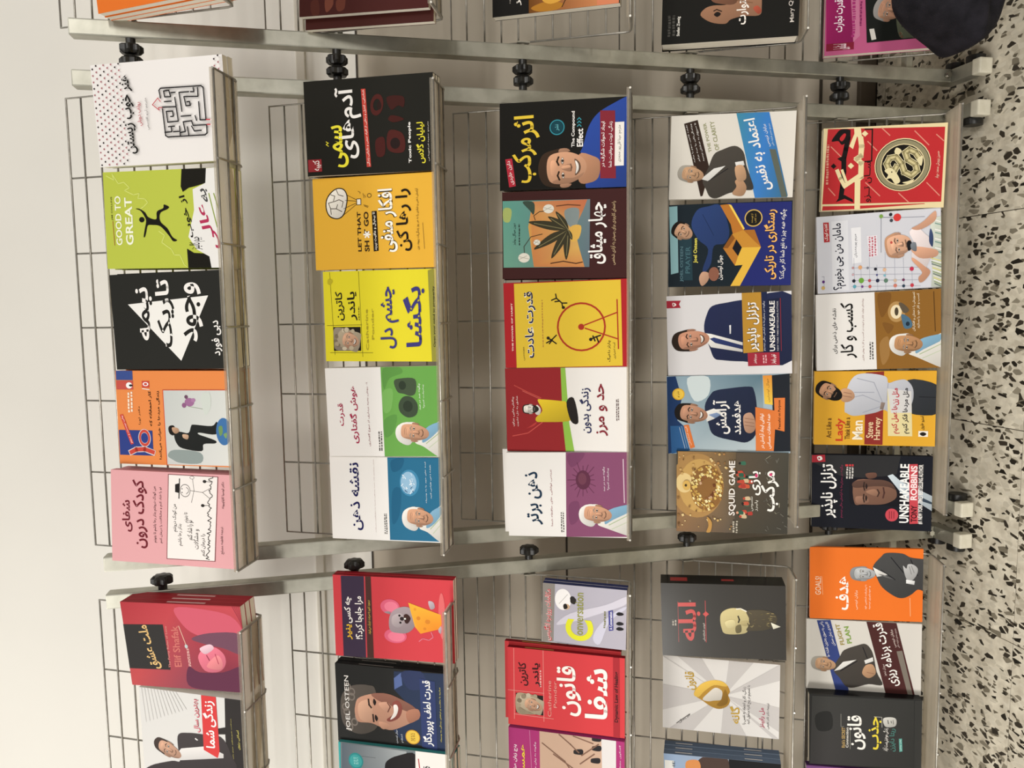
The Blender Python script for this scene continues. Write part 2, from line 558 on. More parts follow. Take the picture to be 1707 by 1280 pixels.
_fc = bpy.data.curves.new('lettering_source', 'FONT')
_fo = bpy.data.objects.new('lettering_source', _fc)
COL.objects.link(_fo)
_fc.resolution_u = 2
_cache = {}
def text_tris(s, bold):
    key = (s, bold)
    if key not in _cache:
        _fc.body = shape(s)
        _fc.offset = bold
        _fc.resolution_u = 6 if len(s) < 3 else 3 if len(s) < 9 else 2
        bpy.context.view_layer.update()
        dg = bpy.context.evaluated_depsgraph_get()
        me = bpy.data.meshes.new_from_object(_fo.evaluated_get(dg))
        vs_ = [(v.co.x, v.co.y) for v in me.vertices]
        fs = [tuple(p.vertices) for p in me.polygons]
        bpy.data.meshes.remove(me)
        xs = [v[0] for v in vs_]
        ys = [v[1] for v in vs_]
        x0, x1, y0, y1 = min(xs), max(xs), min(ys), max(ys)
        _cache[key] = ([((x - x0) / (x1 - x0), (y1 - y) / (y1 - y0)) for x, y in vs_], fs)
    return _cache[key]

# ------------------------------------------------------------------ cover printing
LAYER = 1.5e-5
class Print:
    """collects flat inked shapes per part; coordinates are fractions of the cover (a right, b down)"""
    def __init__(self, w, h):
        self.w, self.h = w, h
        self.ops = []
        self.k = 0
    def add(self, part, pts, faces, cols):
        self.k += 1
        xs = [(p[0] - 0.5) * self.w for p in pts]
        zs = [(1 - p[1]) * self.h for p in pts]
        V, F, C = [], [], []
        self.ops.append((part, V, F, C, (min(xs), max(xs), min(zs), max(zs))))
        o = 0
        y = -0.0003 - self.k * LAYER
        for a, b_ in pts:
            V.append(((a - 0.5) * self.w, y, (1 - b_) * self.h))
        F.extend([tuple(i + o for i in f) for f in faces])
        C.extend(cols)
    def clip(self, pts):
        return [(min(max(a, 0.0), 1.0), min(max(b_, 0.0), 1.0)) for a, b_ in pts]
    def poly(self, part, pts, col, clip=True):
        if clip:
            pts = self.clip(pts)
        tri = tessellate_polygon([[Vector((a * self.w, b_ * self.h, 0)) for a, b_ in pts]])
        if isinstance(col, list):
            cols = col
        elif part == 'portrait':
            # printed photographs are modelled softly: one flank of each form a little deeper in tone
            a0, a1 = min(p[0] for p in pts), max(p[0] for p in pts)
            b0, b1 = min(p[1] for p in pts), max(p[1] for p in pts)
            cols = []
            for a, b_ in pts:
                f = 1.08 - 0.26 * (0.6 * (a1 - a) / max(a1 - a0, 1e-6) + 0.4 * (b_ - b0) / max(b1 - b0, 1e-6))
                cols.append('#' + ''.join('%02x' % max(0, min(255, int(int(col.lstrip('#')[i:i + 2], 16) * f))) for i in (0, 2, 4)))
        else:
            cols = [col] * len(pts)
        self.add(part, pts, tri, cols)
    def smooth(self, pts, n=4):
        out = []
        m_ = len(pts)
        for i in range(m_):
            p0, p1, p2, p3 = (pts[(i + d) % m_] for d in (-1, 0, 1, 2))
            for k in range(n):
                t = k / n
                out.append(tuple(0.5 * (2 * p1[j] + (p2[j] - p0[j]) * t + (2 * p0[j] - 5 * p1[j] + 4 * p2[j] - p3[j]) * t * t + (3 * p1[j] - p0[j] - 3 * p2[j] + p3[j]) * t ** 3) for j in (0, 1)))
        return out
    def line(self, part, pts, wd, col):
        asp = self.h / self.w
        P = [Vector((a, b_ * asp)) for a, b_ in pts]
        V, F = [], []
        for p, q in zip(P, P[1:]):
            d = q - p
            if d.length < 1e-6:
                continue
            d.normalize()
            n_ = Vector((-d.y, d.x)) * wd / 2
            e = d * wd * 0.35
            o = len(V)
            V += [p + n_ - e, q + n_ + e, q - n_ + e, p - n_ - e]
            F.append((o, o + 1, o + 2, o + 3))
        if V:
            self.add(part, self.clip([(v.x, v.y / asp) for v in V]), F, [col] * len(V))
    def ellipse(self, part, cx, cy, rx, ry, col, ring=0.0, rot=0.0, n=28):
        asp = self.h / self.w
        def pts(sx):
            o = []
            for k in range(n):
                a = 2 * math.pi * k / n
                x, y = rx * sx * math.cos(a), ry * sx * math.sin(a) * asp
                o.append((cx + x * math.cos(rot) - y * math.sin(rot), cy + (x * math.sin(rot) + y * math.cos(rot)) / asp))
            return self.clip(o)
        A = pts(1.0)
        if ring:
            B = pts(1 - ring)
            self.add(part, A + B, [(k, (k + 1) % n, n + (k + 1) % n, n + k) for k in range(n)], [col] * (2 * n))
        else:
            self.add(part, A, [tuple(range(n))], [col] * n)
    def text(self, part, s, tl, tr, bl, col, bold, out=None, split=None):
        bold = min(bold * 1.35 + 0.006, 0.022 if any(ch > '\u0600' for ch in s) else 0.03)
        def put(bd, c):
            P, F = text_tris(s, bd)
            g = (bd - bold) * 0.0
            pts = [(tl[0] + (tr[0] - tl[0]) * u + (bl[0] - tl[0]) * v, tl[1] + (tr[1] - tl[1]) * u + (bl[1] - tl[1]) * v) for u, v in P]
            pts = self.clip(pts)
            if split:
                poly, c2 = split
                V2, F2, C2 = [], [], []
                for f in F:
                    cx = sum(pts[i][0] for i in f) / len(f)
                    cy = sum(pts[i][1] for i in f) / len(f)
                    ins = False
                    for i in range(len(poly)):
                        (ax, ay), (bx, by) = poly[i], poly[i - 1]
                        if (ay > cy) != (by > cy) and cx < (bx - ax) * (cy - ay) / (by - ay) + ax:
                            ins = not ins
                    o = len(V2)
                    V2 += [pts[i] for i in f]
                    F2.append(tuple(range(o, o + len(f))))
                    C2 += [c2 if ins else c] * len(f)
                self.add(part, V2, F2, C2)
            else:
                self.add(part, pts, F, [c] * len(pts))
        if out:
            put(bold + 0.035, out)
        put(bold, col)
    def greek(self, part, x0, y0, x1, y1, col, lines, rng):
        """rows of print too small to read in the photograph"""
        V, F = [], []
        for i in range(lines):
            ya = y0 + (y1 - y0) * (i + 0.2) / lines
            yb = y0 + (y1 - y0) * (i + 0.75) / lines
            x = x0 + (x1 - x0) * (rng.random() * 0.06)
            while x < x1:
                wd = rng.uniform(0.012, 0.035)
                o = len(V)
                q = rng.uniform(-0.15, 0.15) * (yb - ya)
                xe = min(x + wd, x1)
                V += [(x, ya + q), (xe, ya + q), (xe, yb + q), (x, yb + q)]
                F.append((o, o + 1, o + 2, o + 3))
                x += wd + rng.uniform(0.006, 0.014)
        self.add(part, self.clip(V), F, [col] * len(V))
    def face(self, part, x0, y0, x1, y1, skin, hair, style, tilt):
        """head seen from the front inside the box; style letters: b bald, d beard, s smile, g grey brows, w woman, h half-shaded, t teeth"""
        asp = self.h / self.w
        cx, cy, rx, ry = (x0 + x1) / 2, (y0 + y1) / 2, (x1 - x0) / 2, (y1 - y0) / 2
        ct, st = math.cos(tilt), math.sin(tilt)
        def M(p, q):
            X, Y = p * rx, q * ry * asp
            return (cx + X * ct - Y * st, cy + (X * st + Y * ct) / asp)
        def shade(c, f):
            c = c.lstrip('#')
            return '#' + ''.join('%02x' % max(0, min(255, int(int(c[i:i + 2], 16) * f))) for i in (0, 2, 4))
        def blob(pts, col, n=4):
            self.poly(part, self.smooth([M(*p) for p in pts], n), col)
        def stroke(pts, wd, col):
            self.line(part, [M(*p) for p in pts], wd * rx, col)
        dark = shade(skin, 0.55)
        mid = shade(skin, 0.82)
        lite = shade(skin, 1.1)
        if 'w' in style:
            blob([(-1.15, 0.9), (-1.1, -0.3), (-0.8, -1.0), (0, -1.15), (0.8, -1.0), (1.1, -0.3), (1.15, 0.9), (0.6, 1.1), (-0.6, 1.1)], hair)
        elif 'b' not in style:
            blob([(-0.92, 0.15), (-0.95, -0.4), (-0.72, -0.92), (0, -1.12), (0.72, -0.92), (0.95, -0.4), (0.92, 0.15), (0, 0.3)], hair)
        else:
            blob([(-0.95, 0.1), (-0.95, -0.45), (-0.7, -0.95), (0, -1.08), (0.7, -0.95), (0.95, -0.45), (0.95, 0.1), (0, 0.3)], hair)
        for s_ in (-1, 1):
            blob([(s_ * 0.80, -0.15), (s_ * 0.98, -0.12), (s_ * 0.98, 0.18), (s_ * 0.82, 0.32)], mid, 3)
        fh = -0.78 if 'b' in style else (-0.5 if 'w' in style else -0.62)
        blob([(-0.80, -0.2), (-0.62, fh), (0, fh - 0.12), (0.62, fh), (0.80, -0.2), (0.76, 0.35), (0.45, 0.85), (0, 1.02), (-0.45, 0.85), (-0.76, 0.35)], skin)
        blob([(-0.80, -0.2), (-0.66, fh + 0.1), (-0.5, -0.1), (-0.52, 0.45), (-0.3, 0.88), (-0.5, 0.78), (-0.76, 0.35)], mid)
        blob([(-0.3, -0.55), (0.35, -0.55), (0.4, -0.35), (0, -0.28), (-0.3, -0.35)], lite)
        if 'd' in style:
            blob([(-0.8, 0.1), (-0.6, 0.38), (-0.3, 0.34), (0, 0.30), (0.3, 0.34), (0.6, 0.38), (0.8, 0.1), (0.74, 0.62), (0.42, 1.02), (0, 1.15), (-0.42, 1.02), (-0.74, 0.62)], hair)
        brow = '#8d857c' if 'g' in style else shade(hair, 0.8) if 'b' not in style else dark
        for s_ in (-1, 1):
            stroke([(s_ * 0.17, -0.20), (s_ * 0.36, -0.27), (s_ * 0.58, -0.19)], 0.09, brow)
            blob([(s_ * 0.18, -0.03), (s_ * 0.36, -0.11), (s_ * 0.56, -0.02), (s_ * 0.36, 0.05)], shade(skin, 0.68), 3)
            blob([(s_ * 0.22, -0.03), (s_ * 0.37, -0.08), (s_ * 0.53, -0.02), (s_ * 0.37, 0.02)], '#e8e2da', 3)
            blob([(s_ * 0.30, -0.03), (s_ * 0.37, -0.08), (s_ * 0.45, -0.03), (s_ * 0.37, 0.03)], '#2a211c', 3)
        blob([(-0.07, -0.05), (0.07, -0.05), (0.2, 0.30), (0.0, 0.38), (-0.2, 0.30)], mid, 3)
        blob([(-0.03, -0.05), (0.09, -0.05), (0.13, 0.25), (0.0, 0.30)], lite, 3)
        stroke([(-0.17, 0.33), (0, 0.37), (0.17, 0.33)], 0.06, dark)
        if 't' in style:
            blob([(-0.42, 0.50), (0, 0.55), (0.42, 0.50), (0.25, 0.70), (0, 0.76), (-0.25, 0.70)], shade(skin, 0.5), 3)
            blob([(-0.33, 0.53), (0, 0.57), (0.33, 0.53), (0.2, 0.64), (0, 0.68), (-0.2, 0.64)], '#efe9e2', 3)
        elif 's' in style:
            stroke([(-0.36, 0.52), (-0.15, 0.61), (0.15, 0.61), (0.36, 0.52)], 0.09, shade(skin, 0.55))
        else:
            stroke([(-0.28, 0.58), (0, 0.60), (0.28, 0.58)], 0.10, shade(skin, 0.6))
        if 'g' in style:
            for q in (-0.62, -0.5):
                stroke([(-0.35, q), (0, q - 0.04), (0.35, q)], 0.04, mid)
            for s_ in (-1, 1):
                stroke([(s_ * 0.22, 0.30), (s_ * 0.42, 0.55)], 0.05, mid)
        if 'h' in style:
            blob([(0.02, fh - 0.12), (0.62, fh), (0.80, -0.2), (0.76, 0.35), (0.45, 0.85), (0.1, 1.02)], shade(skin, 0.6))
    def build(self, root, mat):
        # pieces of one part that lie well apart on the cover become separate objects
        par = list(range(len(self.ops)))
        def find(i):
            while par[i] != i:
                par[i] = par[par[i]]
                i = par[i]
            return i
        for i, a in enumerate(self.ops):
            for j in range(i):
                c_ = self.ops[j]
                if a[0] == c_[0]:
                    A, B = a[4], c_[4]
                    gx = max(A[0] - B[1], B[0] - A[1], 0)
                    gz = max(A[2] - B[3], B[2] - A[3], 0)
                    if math.hypot(gx, gz) < 0.017:
                        par[find(i)] = find(j)
        groups = {}
        for i, a in enumerate(self.ops):
            groups.setdefault(find(i), []).append(a)
        for ops in groups.values():
            part = ops[0][0]
            V, F, C = [], [], []
            for _, v_, f_, c_, _b in ops:
                o = len(V)
                V += v_
                F += [tuple(i + o for i in f) for f in f_]
                C += c_
            me = bpy.data.meshes.new(part)
            me.from_pydata(V, [], F)
            at = me.attributes.new('ink', 'FLOAT_COLOR', 'POINT')
            buf = []
            for c_ in C:
                buf += [*INK(c_), 1.0]
            at.data.foreach_set('color', buf)
            link(part, me, mat, root)

_ink = {}
def INK(c_):
    if c_ not in _ink:
        _ink[c_] = lin(c_)
    return _ink[c_]

# ------------------------------------------------------------------ books
def colour_mesh(name, boxes):
    """boxes with one ink colour each: ((x0,x1,y0,y1,z0,z1), colour)"""
    me = boxes_mesh(name, [b_ for b_, _ in boxes])
    at = me.attributes.new('ink', 'FLOAT_COLOR', 'POINT')
    buf = []
    for _, c_ in boxes:
        buf += [*INK(c_), 1.0] * 8
    at.data.foreach_set('color', buf)
    return me

def book_body(root, w, h, t, front, spine, hard, mat, page=None):
    """front face at y=0, body behind it; the binding is on the right as in all Persian books"""
    if hard:
        c_, ov = 0.0020, 0.0014
    else:
        c_, ov = 0.0004, 0.0006
    hw_ = w / 2
    cov = [((-hw_, hw_, 0.0, c_, 0, h), front), ((-hw_, hw_, t - c_, t, 0, h), spine), ((hw_ - c_, hw_, c_, t - c_, 0, h), spine)]
    link('cover', colour_mesh('cover', cov), mat, root)
    if hard:
        pb = boxes_mesh('page_block', [(-hw_ + ov, hw_ - c_, c_, t - c_, ov, h - ov)])
    else:
        pb = boxes_mesh('page_block', [(-hw_ + ov, hw_ - c_, c_, t - c_, 0.0005, h - 0.0005)])
    link('page_block', pb, page or MAT['page'], root)

def make_book(d):
    loc, rot, w, h, t = d['loc'], d['rot'], d['w'], d['h'], d['t']
    root = empty('book', loc, rot)
    mat = MAT['gloss'] if d.get('gloss') else MAT['card']
    tag(root, d['label'], 'book', d['group'])
    book_body(root, w, h, t, d['bg'], d['spine'], d.get('hard'), mat)
    pr = Print(w, h)
    rng = random.Random(d['id'])
    for op in d['art']:
        k = op[0]
        pt = lambda i: (op[i] / 1000, op[i + 1] / 1000)
        if k == 'P' or k == 'S':
            pts = [(op[2][i] / 1000, op[2][i + 1] / 1000) for i in range(0, len(op[2]), 2)]
            if k == 'S':
                pts = pr.smooth(pts)
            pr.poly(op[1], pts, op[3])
        elif k == 'L':
            pr.line(op[1], [(op[2][i] / 1000, op[2][i + 1] / 1000) for i in range(0, len(op[2]), 2)], op[3] / 1000, op[4])
        elif k == 'E':
            pr.ellipse(op[1], *(v / 1000 for v in op[2][:4]), op[3], op[4], op[5])
        elif k == 'T':
            q = [v / 1000 for v in op[3]]
            sp = None
            if op[7]:
                sp = ([(op[7][0][i] / 1000, op[7][0][i + 1] / 1000) for i in range(0, len(op[7][0]), 2)], op[7][1])
            pr.text(op[1], op[2], (q[0], q[1]), (q[2], q[3]), (q[4], q[5]), op[4], op[5], op[6], sp)
        elif k == 'G':
            pr.greek(op[1], *(v / 1000 for v in op[2]), op[3], op[4], rng)
        elif k == 'F':
            pr.face(op[1], *(v / 1000 for v in op[2]), op[3], op[4], op[5], op[6])
    pr.build(root, mat)
    if d.get('spine_art'):
        col, bands = d['spine_art']
        for a0, a1, z0, z1 in bands:
            bx = [((w / 2 - 0.0001, w / 2 + 0.00012, t * a0, t * a1, h * z0, h * z1), col)]
            link('spine_lettering', colour_mesh('spine_lettering', bx), mat, root)
    # further copies stacked behind the front one
    m_ = root.matrix_basis.copy()
    for i in range(d.get('copies', 0)):
        ox, oz, oa = d['offs'][i] if i < len(d.get('offs', [])) else (rng.uniform(-0.0015, 0.0015), 0.0, rng.uniform(-0.003, 0.003))
        r2 = empty('book')
        r2.matrix_basis = m_ @ Matrix.Translation((ox, (t + 0.0006) * (i + 1), oz)) @ Matrix.Rotation(oa, 4, 'Y')
        tag(r2, (('nearer ', 'rearmost ')[i] if d['copies'] > 1 else '') + d['copy_label'], 'book', d['group'])
        for ch in list(root.children):
            if ch.name.split('.')[0] in ('cover', 'page_block', 'spine_lettering'):
                c2 = ch.copy()
                COL.objects.link(c2)
                c2.parent = r2
    return root

BOOKS = [
{'id':0,'loc':(0.3010,1.2147,1.3533),'rot':(-0.3875,-0.0237,-0.0485),'w':0.1479,'h':0.2147,'t':0.0135,'bg':'#e8e4e2','spine':'#e8e4e2','label':'white book with a black maze and dotted borders, first row of the middle rack','group':'books on the top shelf of the middle rack','copies':1,'copy_label':'copy behind the white book with a black maze and dotted borders','art':[
('E','cover_artwork',[20,15,8.8,6.0],'#2a1c1e',0,0),
('E','cover_artwork',[82,15,8.8,6.0],'#a86a70',0,0),
('E','cover_artwork',[145,15,8.8,6.0],'#a86a70',0,0),
('E','cover_artwork',[208,15,8.8,6.0],'#2a1c1e',0,0),
('E','cover_artwork',[270,15,8.8,6.0],'#a86a70',0,0),
('E','cover_artwork',[332,15,8.8,6.0],'#a86a70',0,0),
('E','cover_artwork',[395,15,8.8,6.0],'#2a1c1e',0,0),
('E','cover_artwork',[458,15,8.8,6.0],'#a86a70',0,0),
('E','cover_artwork',[520,15,8.8,6.0],'#a86a70',0,0),
('E','cover_artwork',[582,15,8.8,6.0],'#2a1c1e',0,0),
('E','cover_artwork',[645,15,8.8,6.0],'#a86a70',0,0),
('E','cover_artwork',[708,15,8.8,6.0],'#a86a70',0,0),
('E','cover_artwork',[770,15,8.8,6.0],'#2a1c1e',0,0),
('E','cover_artwork',[832,15,8.8,6.0],'#a86a70',0,0),
('E','cover_artwork',[895,15,8.8,6.0],'#a86a70',0,0),
('E','cover_artwork',[958,15,8.8,6.0],'#2a1c1e',0,0),
('E','cover_artwork',[51,45,8.8,6.0],'#2a1c1e',0,0),
('E','cover_artwork',[114,45,8.8,6.0],'#a86a70',0,0),
('E','cover_artwork',[176,45,8.8,6.0],'#a86a70',0,0),
('E','cover_artwork',[238,45,8.8,6.0],'#2a1c1e',0,0),
('E','cover_artwork',[301,45,8.8,6.0],'#a86a70',0,0),
('E','cover_artwork',[364,45,8.8,6.0],'#a86a70',0,0),
('E','cover_artwork',[426,45,8.8,6.0],'#2a1c1e',0,0),
('E','cover_artwork',[488,45,8.8,6.0],'#a86a70',0,0),
('E','cover_artwork',[551,45,8.8,6.0],'#a86a70',0,0),
('E','cover_artwork',[613,45,8.8,6.0],'#2a1c1e',0,0),
('E','cover_artwork',[676,45,8.8,6.0],'#a86a70',0,0),
('E','cover_artwork',[738,45,8.8,6.0],'#a86a70',0,0),
('E','cover_artwork',[801,45,8.8,6.0],'#2a1c1e',0,0),
('E','cover_artwork',[863,45,8.8,6.0],'#a86a70',0,0),
('E','cover_artwork',[926,45,8.8,6.0],'#a86a70',0,0),
('E','cover_artwork',[988,45,8.8,6.0],'#2a1c1e',0,0),
('E','cover_artwork',[20,75,8.8,6.0],'#a86a70',0,0),
('E','cover_artwork',[82,75,8.8,6.0],'#a86a70',0,0),
('E','cover_artwork',[145,75,8.8,6.0],'#2a1c1e',0,0),
('E','cover_artwork',[208,75,8.8,6.0],'#a86a70',0,0),
('E','cover_artwork',[270,75,8.8,6.0],'#a86a70',0,0),
('E','cover_artwork',[332,75,8.8,6.0],'#2a1c1e',0,0),
('E','cover_artwork',[395,75,8.8,6.0],'#a86a70',0,0),
('E','cover_artwork',[458,75,8.8,6.0],'#a86a70',0,0),
('E','cover_artwork',[520,75,8.8,6.0],'#2a1c1e',0,0),
('E','cover_artwork',[582,75,8.8,6.0],'#a86a70',0,0),
('E','cover_artwork',[645,75,8.8,6.0],'#a86a70',0,0),
('E','cover_artwork',[708,75,8.8,6.0],'#2a1c1e',0,0),
('E','cover_artwork',[770,75,8.8,6.0],'#a86a70',0,0),
('E','cover_artwork',[832,75,8.8,6.0],'#a86a70',0,0),
('E','cover_artwork',[895,75,8.8,6.0],'#2a1c1e',0,0),
('E','cover_artwork',[958,75,8.8,6.0],'#a86a70',0,0),
('E','cover_artwork',[51,105,8.8,6.0],'#a86a70',0,0),
('E','cover_artwork',[114,105,8.8,6.0],'#a86a70',0,0),
('E','cover_artwork',[176,105,8.8,6.0],'#2a1c1e',0,0),
('E','cover_artwork',[238,105,8.8,6.0],'#a86a70',0,0),
('E','cover_artwork',[301,105,8.8,6.0],'#a86a70',0,0),
('E','cover_artwork',[364,105,8.8,6.0],'#2a1c1e',0,0),
('E','cover_artwork',[426,105,8.8,6.0],'#a86a70',0,0),
('E','cover_artwork',[488,105,8.8,6.0],'#a86a70',0,0),
('E','cover_artwork',[551,105,8.8,6.0],'#2a1c1e',0,0),
('E','cover_artwork',[613,105,8.8,6.0],'#a86a70',0,0),
('E','cover_artwork',[676,105,8.8,6.0],'#a86a70',0,0),
('E','cover_artwork',[738,105,8.8,6.0],'#2a1c1e',0,0),
('E','cover_artwork',[801,105,8.8,6.0],'#a86a70',0,0),
('E','cover_artwork',[863,105,8.8,6.0],'#a86a70',0,0),
('E','cover_artwork',[926,105,8.8,6.0],'#2a1c1e',0,0),
('E','cover_artwork',[988,105,8.8,6.0],'#a86a70',0,0),
('E','cover_artwork',[20,135,8.8,6.0],'#a86a70',0,0),
('E','cover_artwork',[82,135,8.8,6.0],'#2a1c1e',0,0),
('E','cover_artwork',[145,135,8.8,6.0],'#a86a70',0,0),
('E','cover_artwork',[208,135,8.8,6.0],'#a86a70',0,0),
('E','cover_artwork',[270,135,8.8,6.0],'#2a1c1e',0,0),
('E','cover_artwork',[332,135,8.8,6.0],'#a86a70',0,0),
('E','cover_artwork',[395,135,8.8,6.0],'#a86a70',0,0),
('E','cover_artwork',[458,135,8.8,6.0],'#2a1c1e',0,0),
('E','cover_artwork',[520,135,8.8,6.0],'#a86a70',0,0),
('E','cover_artwork',[582,135,8.8,6.0],'#a86a70',0,0),
('E','cover_artwork',[645,135,8.8,6.0],'#2a1c1e',0,0),
('E','cover_artwork',[708,135,8.8,6.0],'#a86a70',0,0),
('E','cover_artwork',[770,135,8.8,6.0],'#a86a70',0,0),
('E','cover_artwork',[832,135,8.8,6.0],'#2a1c1e',0,0),
('E','cover_artwork',[895,135,8.8,6.0],'#a86a70',0,0),
('E','cover_artwork',[958,135,8.8,6.0],'#a86a70',0,0),
('E','cover_artwork',[51,165,8.8,6.0],'#a86a70',0,0),
('E','cover_artwork',[114,165,8.8,6.0],'#2a1c1e',0,0),
('E','cover_artwork',[176,165,8.8,6.0],'#a86a70',0,0),
('E','cover_artwork',[238,165,8.8,6.0],'#a86a70',0,0),
('E','cover_artwork',[301,165,8.8,6.0],'#2a1c1e',0,0),
('E','cover_artwork',[364,165,8.8,6.0],'#a86a70',0,0),
('E','cover_artwork',[426,165,8.8,6.0],'#a86a70',0,0),
('E','cover_artwork',[488,165,8.8,6.0],'#2a1c1e',0,0),
('E','cover_artwork',[551,165,8.8,6.0],'#a86a70',0,0),
('E','cover_artwork',[613,165,8.8,6.0],'#a86a70',0,0),
('E','cover_artwork',[676,165,8.8,6.0],'#2a1c1e',0,0),
('E','cover_artwork',[738,165,8.8,6.0],'#a86a70',0,0),
('E','cover_artwork',[801,165,8.8,6.0],'#a86a70',0,0),
('E','cover_artwork',[863,165,8.8,6.0],'#2a1c1e',0,0),
('E','cover_artwork',[926,165,8.8,6.0],'#a86a70',0,0),
('E','cover_artwork',[988,165,8.8,6.0],'#a86a70',0,0),
('E','cover_artwork',[20,195,8.8,6.0],'#2a1c1e',0,0),
('E','cover_artwork',[82,195,8.8,6.0],'#a86a70',0,0),
('E','cover_artwork',[145,195,8.8,6.0],'#a86a70',0,0),
('E','cover_artwork',[208,195,8.8,6.0],'#2a1c1e',0,0),
('E','cover_artwork',[270,195,8.8,6.0],'#a86a70',0,0),
('E','cover_artwork',[332,195,8.8,6.0],'#a86a70',0,0),
('E','cover_artwork',[395,195,8.8,6.0],'#2a1c1e',0,0),
('E','cover_artwork',[458,195,8.8,6.0],'#a86a70',0,0),
('E','cover_artwork',[520,195,8.8,6.0],'#a86a70',0,0),
('E','cover_artwork',[582,195,8.8,6.0],'#2a1c1e',0,0),
('E','cover_artwork',[645,195,8.8,6.0],'#a86a70',0,0),
('E','cover_artwork',[708,195,8.8,6.0],'#a86a70',0,0),
('E','cover_artwork',[770,195,8.8,6.0],'#2a1c1e',0,0),
('E','cover_artwork',[832,195,8.8,6.0],'#a86a70',0,0),
('E','cover_artwork',[895,195,8.8,6.0],'#a86a70',0,0),
('E','cover_artwork',[958,195,8.8,6.0],'#2a1c1e',0,0),
('E','cover_artwork',[51,225,8.8,6.0],'#2a1c1e',0,0),
('E','cover_artwork',[114,225,8.8,6.0],'#a86a70',0,0),
('E','cover_artwork',[176,225,8.8,6.0],'#a86a70',0,0),
('E','cover_artwork',[238,225,8.8,6.0],'#2a1c1e',0,0),
('E','cover_artwork',[301,225,8.8,6.0],'#a86a70',0,0),
('E','cover_artwork',[364,225,8.8,6.0],'#a86a70',0,0),
('E','cover_artwork',[426,225,8.8,6.0],'#2a1c1e',0,0),
('E','cover_artwork',[488,225,8.8,6.0],'#a86a70',0,0),
('E','cover_artwork',[551,225,8.8,6.0],'#a86a70',0,0),
('E','cover_artwork',[613,225,8.8,6.0],'#2a1c1e',0,0),
('E','cover_artwork',[676,225,8.8,6.0],'#a86a70',0,0),
('E','cover_artwork',[738,225,8.8,6.0],'#a86a70',0,0),
('E','cover_artwork',[801,225,8.8,6.0],'#2a1c1e',0,0),
('E','cover_artwork',[863,225,8.8,6.0],'#a86a70',0,0),
('E','cover_artwork',[926,225,8.8,6.0],'#a86a70',0,0),
('E','cover_artwork',[988,225,8.8,6.0],'#2a1c1e',0,0),
('E','cover_artwork',[20,945,8.8,6.0],'#2a1c1e',0,0),
('E','cover_artwork',[82,945,8.8,6.0],'#a86a70',0,0),
('E','cover_artwork',[145,945,8.8,6.0],'#a86a70',0,0),
('E','cover_artwork',[208,945,8.8,6.0],'#2a1c1e',0,0),
('E','cover_artwork',[270,945,8.8,6.0],'#a86a70',0,0),
('E','cover_artwork',[332,945,8.8,6.0],'#a86a70',0,0),
('E','cover_artwork',[395,945,8.8,6.0],'#2a1c1e',0,0),
('E','cover_artwork',[458,945,8.8,6.0],'#a86a70',0,0),
('E','cover_artwork',[520,945,8.8,6.0],'#a86a70',0,0),
('E','cover_artwork',[582,945,8.8,6.0],'#2a1c1e',0,0),
('E','cover_artwork',[645,945,8.8,6.0],'#a86a70',0,0),
('E','cover_artwork',[708,945,8.8,6.0],'#a86a70',0,0),
('E','cover_artwork',[770,945,8.8,6.0],'#2a1c1e',0,0),
('E','cover_artwork',[832,945,8.8,6.0],'#a86a70',0,0),
('E','cover_artwork',[895,945,8.8,6.0],'#a86a70',0,0),
('E','cover_artwork',[958,945,8.8,6.0],'#2a1c1e',0,0),
('E','cover_artwork',[51,975,8.8,6.0],'#2a1c1e',0,0),
('E','cover_artwork',[114,975,8.8,6.0],'#a86a70',0,0),
('E','cover_artwork',[176,975,8.8,6.0],'#a86a70',0,0),
('E','cover_artwork',[238,975,8.8,6.0],'#2a1c1e',0,0),
('E','cover_artwork',[301,975,8.8,6.0],'#a86a70',0,0),
('E','cover_artwork',[364,975,8.8,6.0],'#a86a70',0,0),
('E','cover_artwork',[426,975,8.8,6.0],'#2a1c1e',0,0),
('E','cover_artwork',[488,975,8.8,6.0],'#a86a70',0,0),
('E','cover_artwork',[551,975,8.8,6.0],'#a86a70',0,0),
('E','cover_artwork',[613,975,8.8,6.0],'#2a1c1e',0,0),
('E','cover_artwork',[676,975,8.8,6.0],'#a86a70',0,0),
('E','cover_artwork',[738,975,8.8,6.0],'#a86a70',0,0),
('E','cover_artwork',[801,975,8.8,6.0],'#2a1c1e',0,0),
('E','cover_artwork',[863,975,8.8,6.0],'#a86a70',0,0),
('E','cover_artwork',[926,975,8.8,6.0],'#a86a70',0,0),
('E','cover_artwork',[988,975,8.8,6.0],'#2a1c1e',0,0),
('T','title_lettering','هنر خوب زیستن',[111,232,873,232,111,317],'#141210',0.012,None,None),
('T','small_lettering','رولف دوبلی',[377,333,607,333,377,370],'#b03a48',0.004,None,None),
('T','small_lettering','مترجم: آرزو اقتسمی',[335,396,642,396,335,424],'#555050',0.0,None,None),
('L','cover_artwork',[630,525,704,518,723,531,718,835,703,850,393,851],12.3,'#1c191c'),
('L','cover_artwork',[346,854,266,851,251,836,253,556,268,538,529,532],12.3,'#1c191c'),
('L','cover_artwork',[694,553,697,593,636,602,638,557,694,553],12.3,'#1c191c'),
('L','cover_artwork',[593,551,593,604],12.3,'#1c191c'),
('L','cover_artwork',[542,531,537,638],12.3,'#1c191c'),
('L','cover_artwork',[673,605,673,639],12.3,'#1c191c'),
('L','cover_artwork',[627,633,398,644,395,564,499,560,498,608,448,610,447,589],12.3,'#1c191c'),
('L','cover_artwork',[670,742,670,668,489,677],12.3,'#1c191c'),
('L','cover_artwork',[703,808,620,807,627,702,539,712,540,744,577,741,576,720],12.3,'#1c191c'),
('L','cover_artwork',[669,753,666,779,706,776],12.3,'#1c191c'),
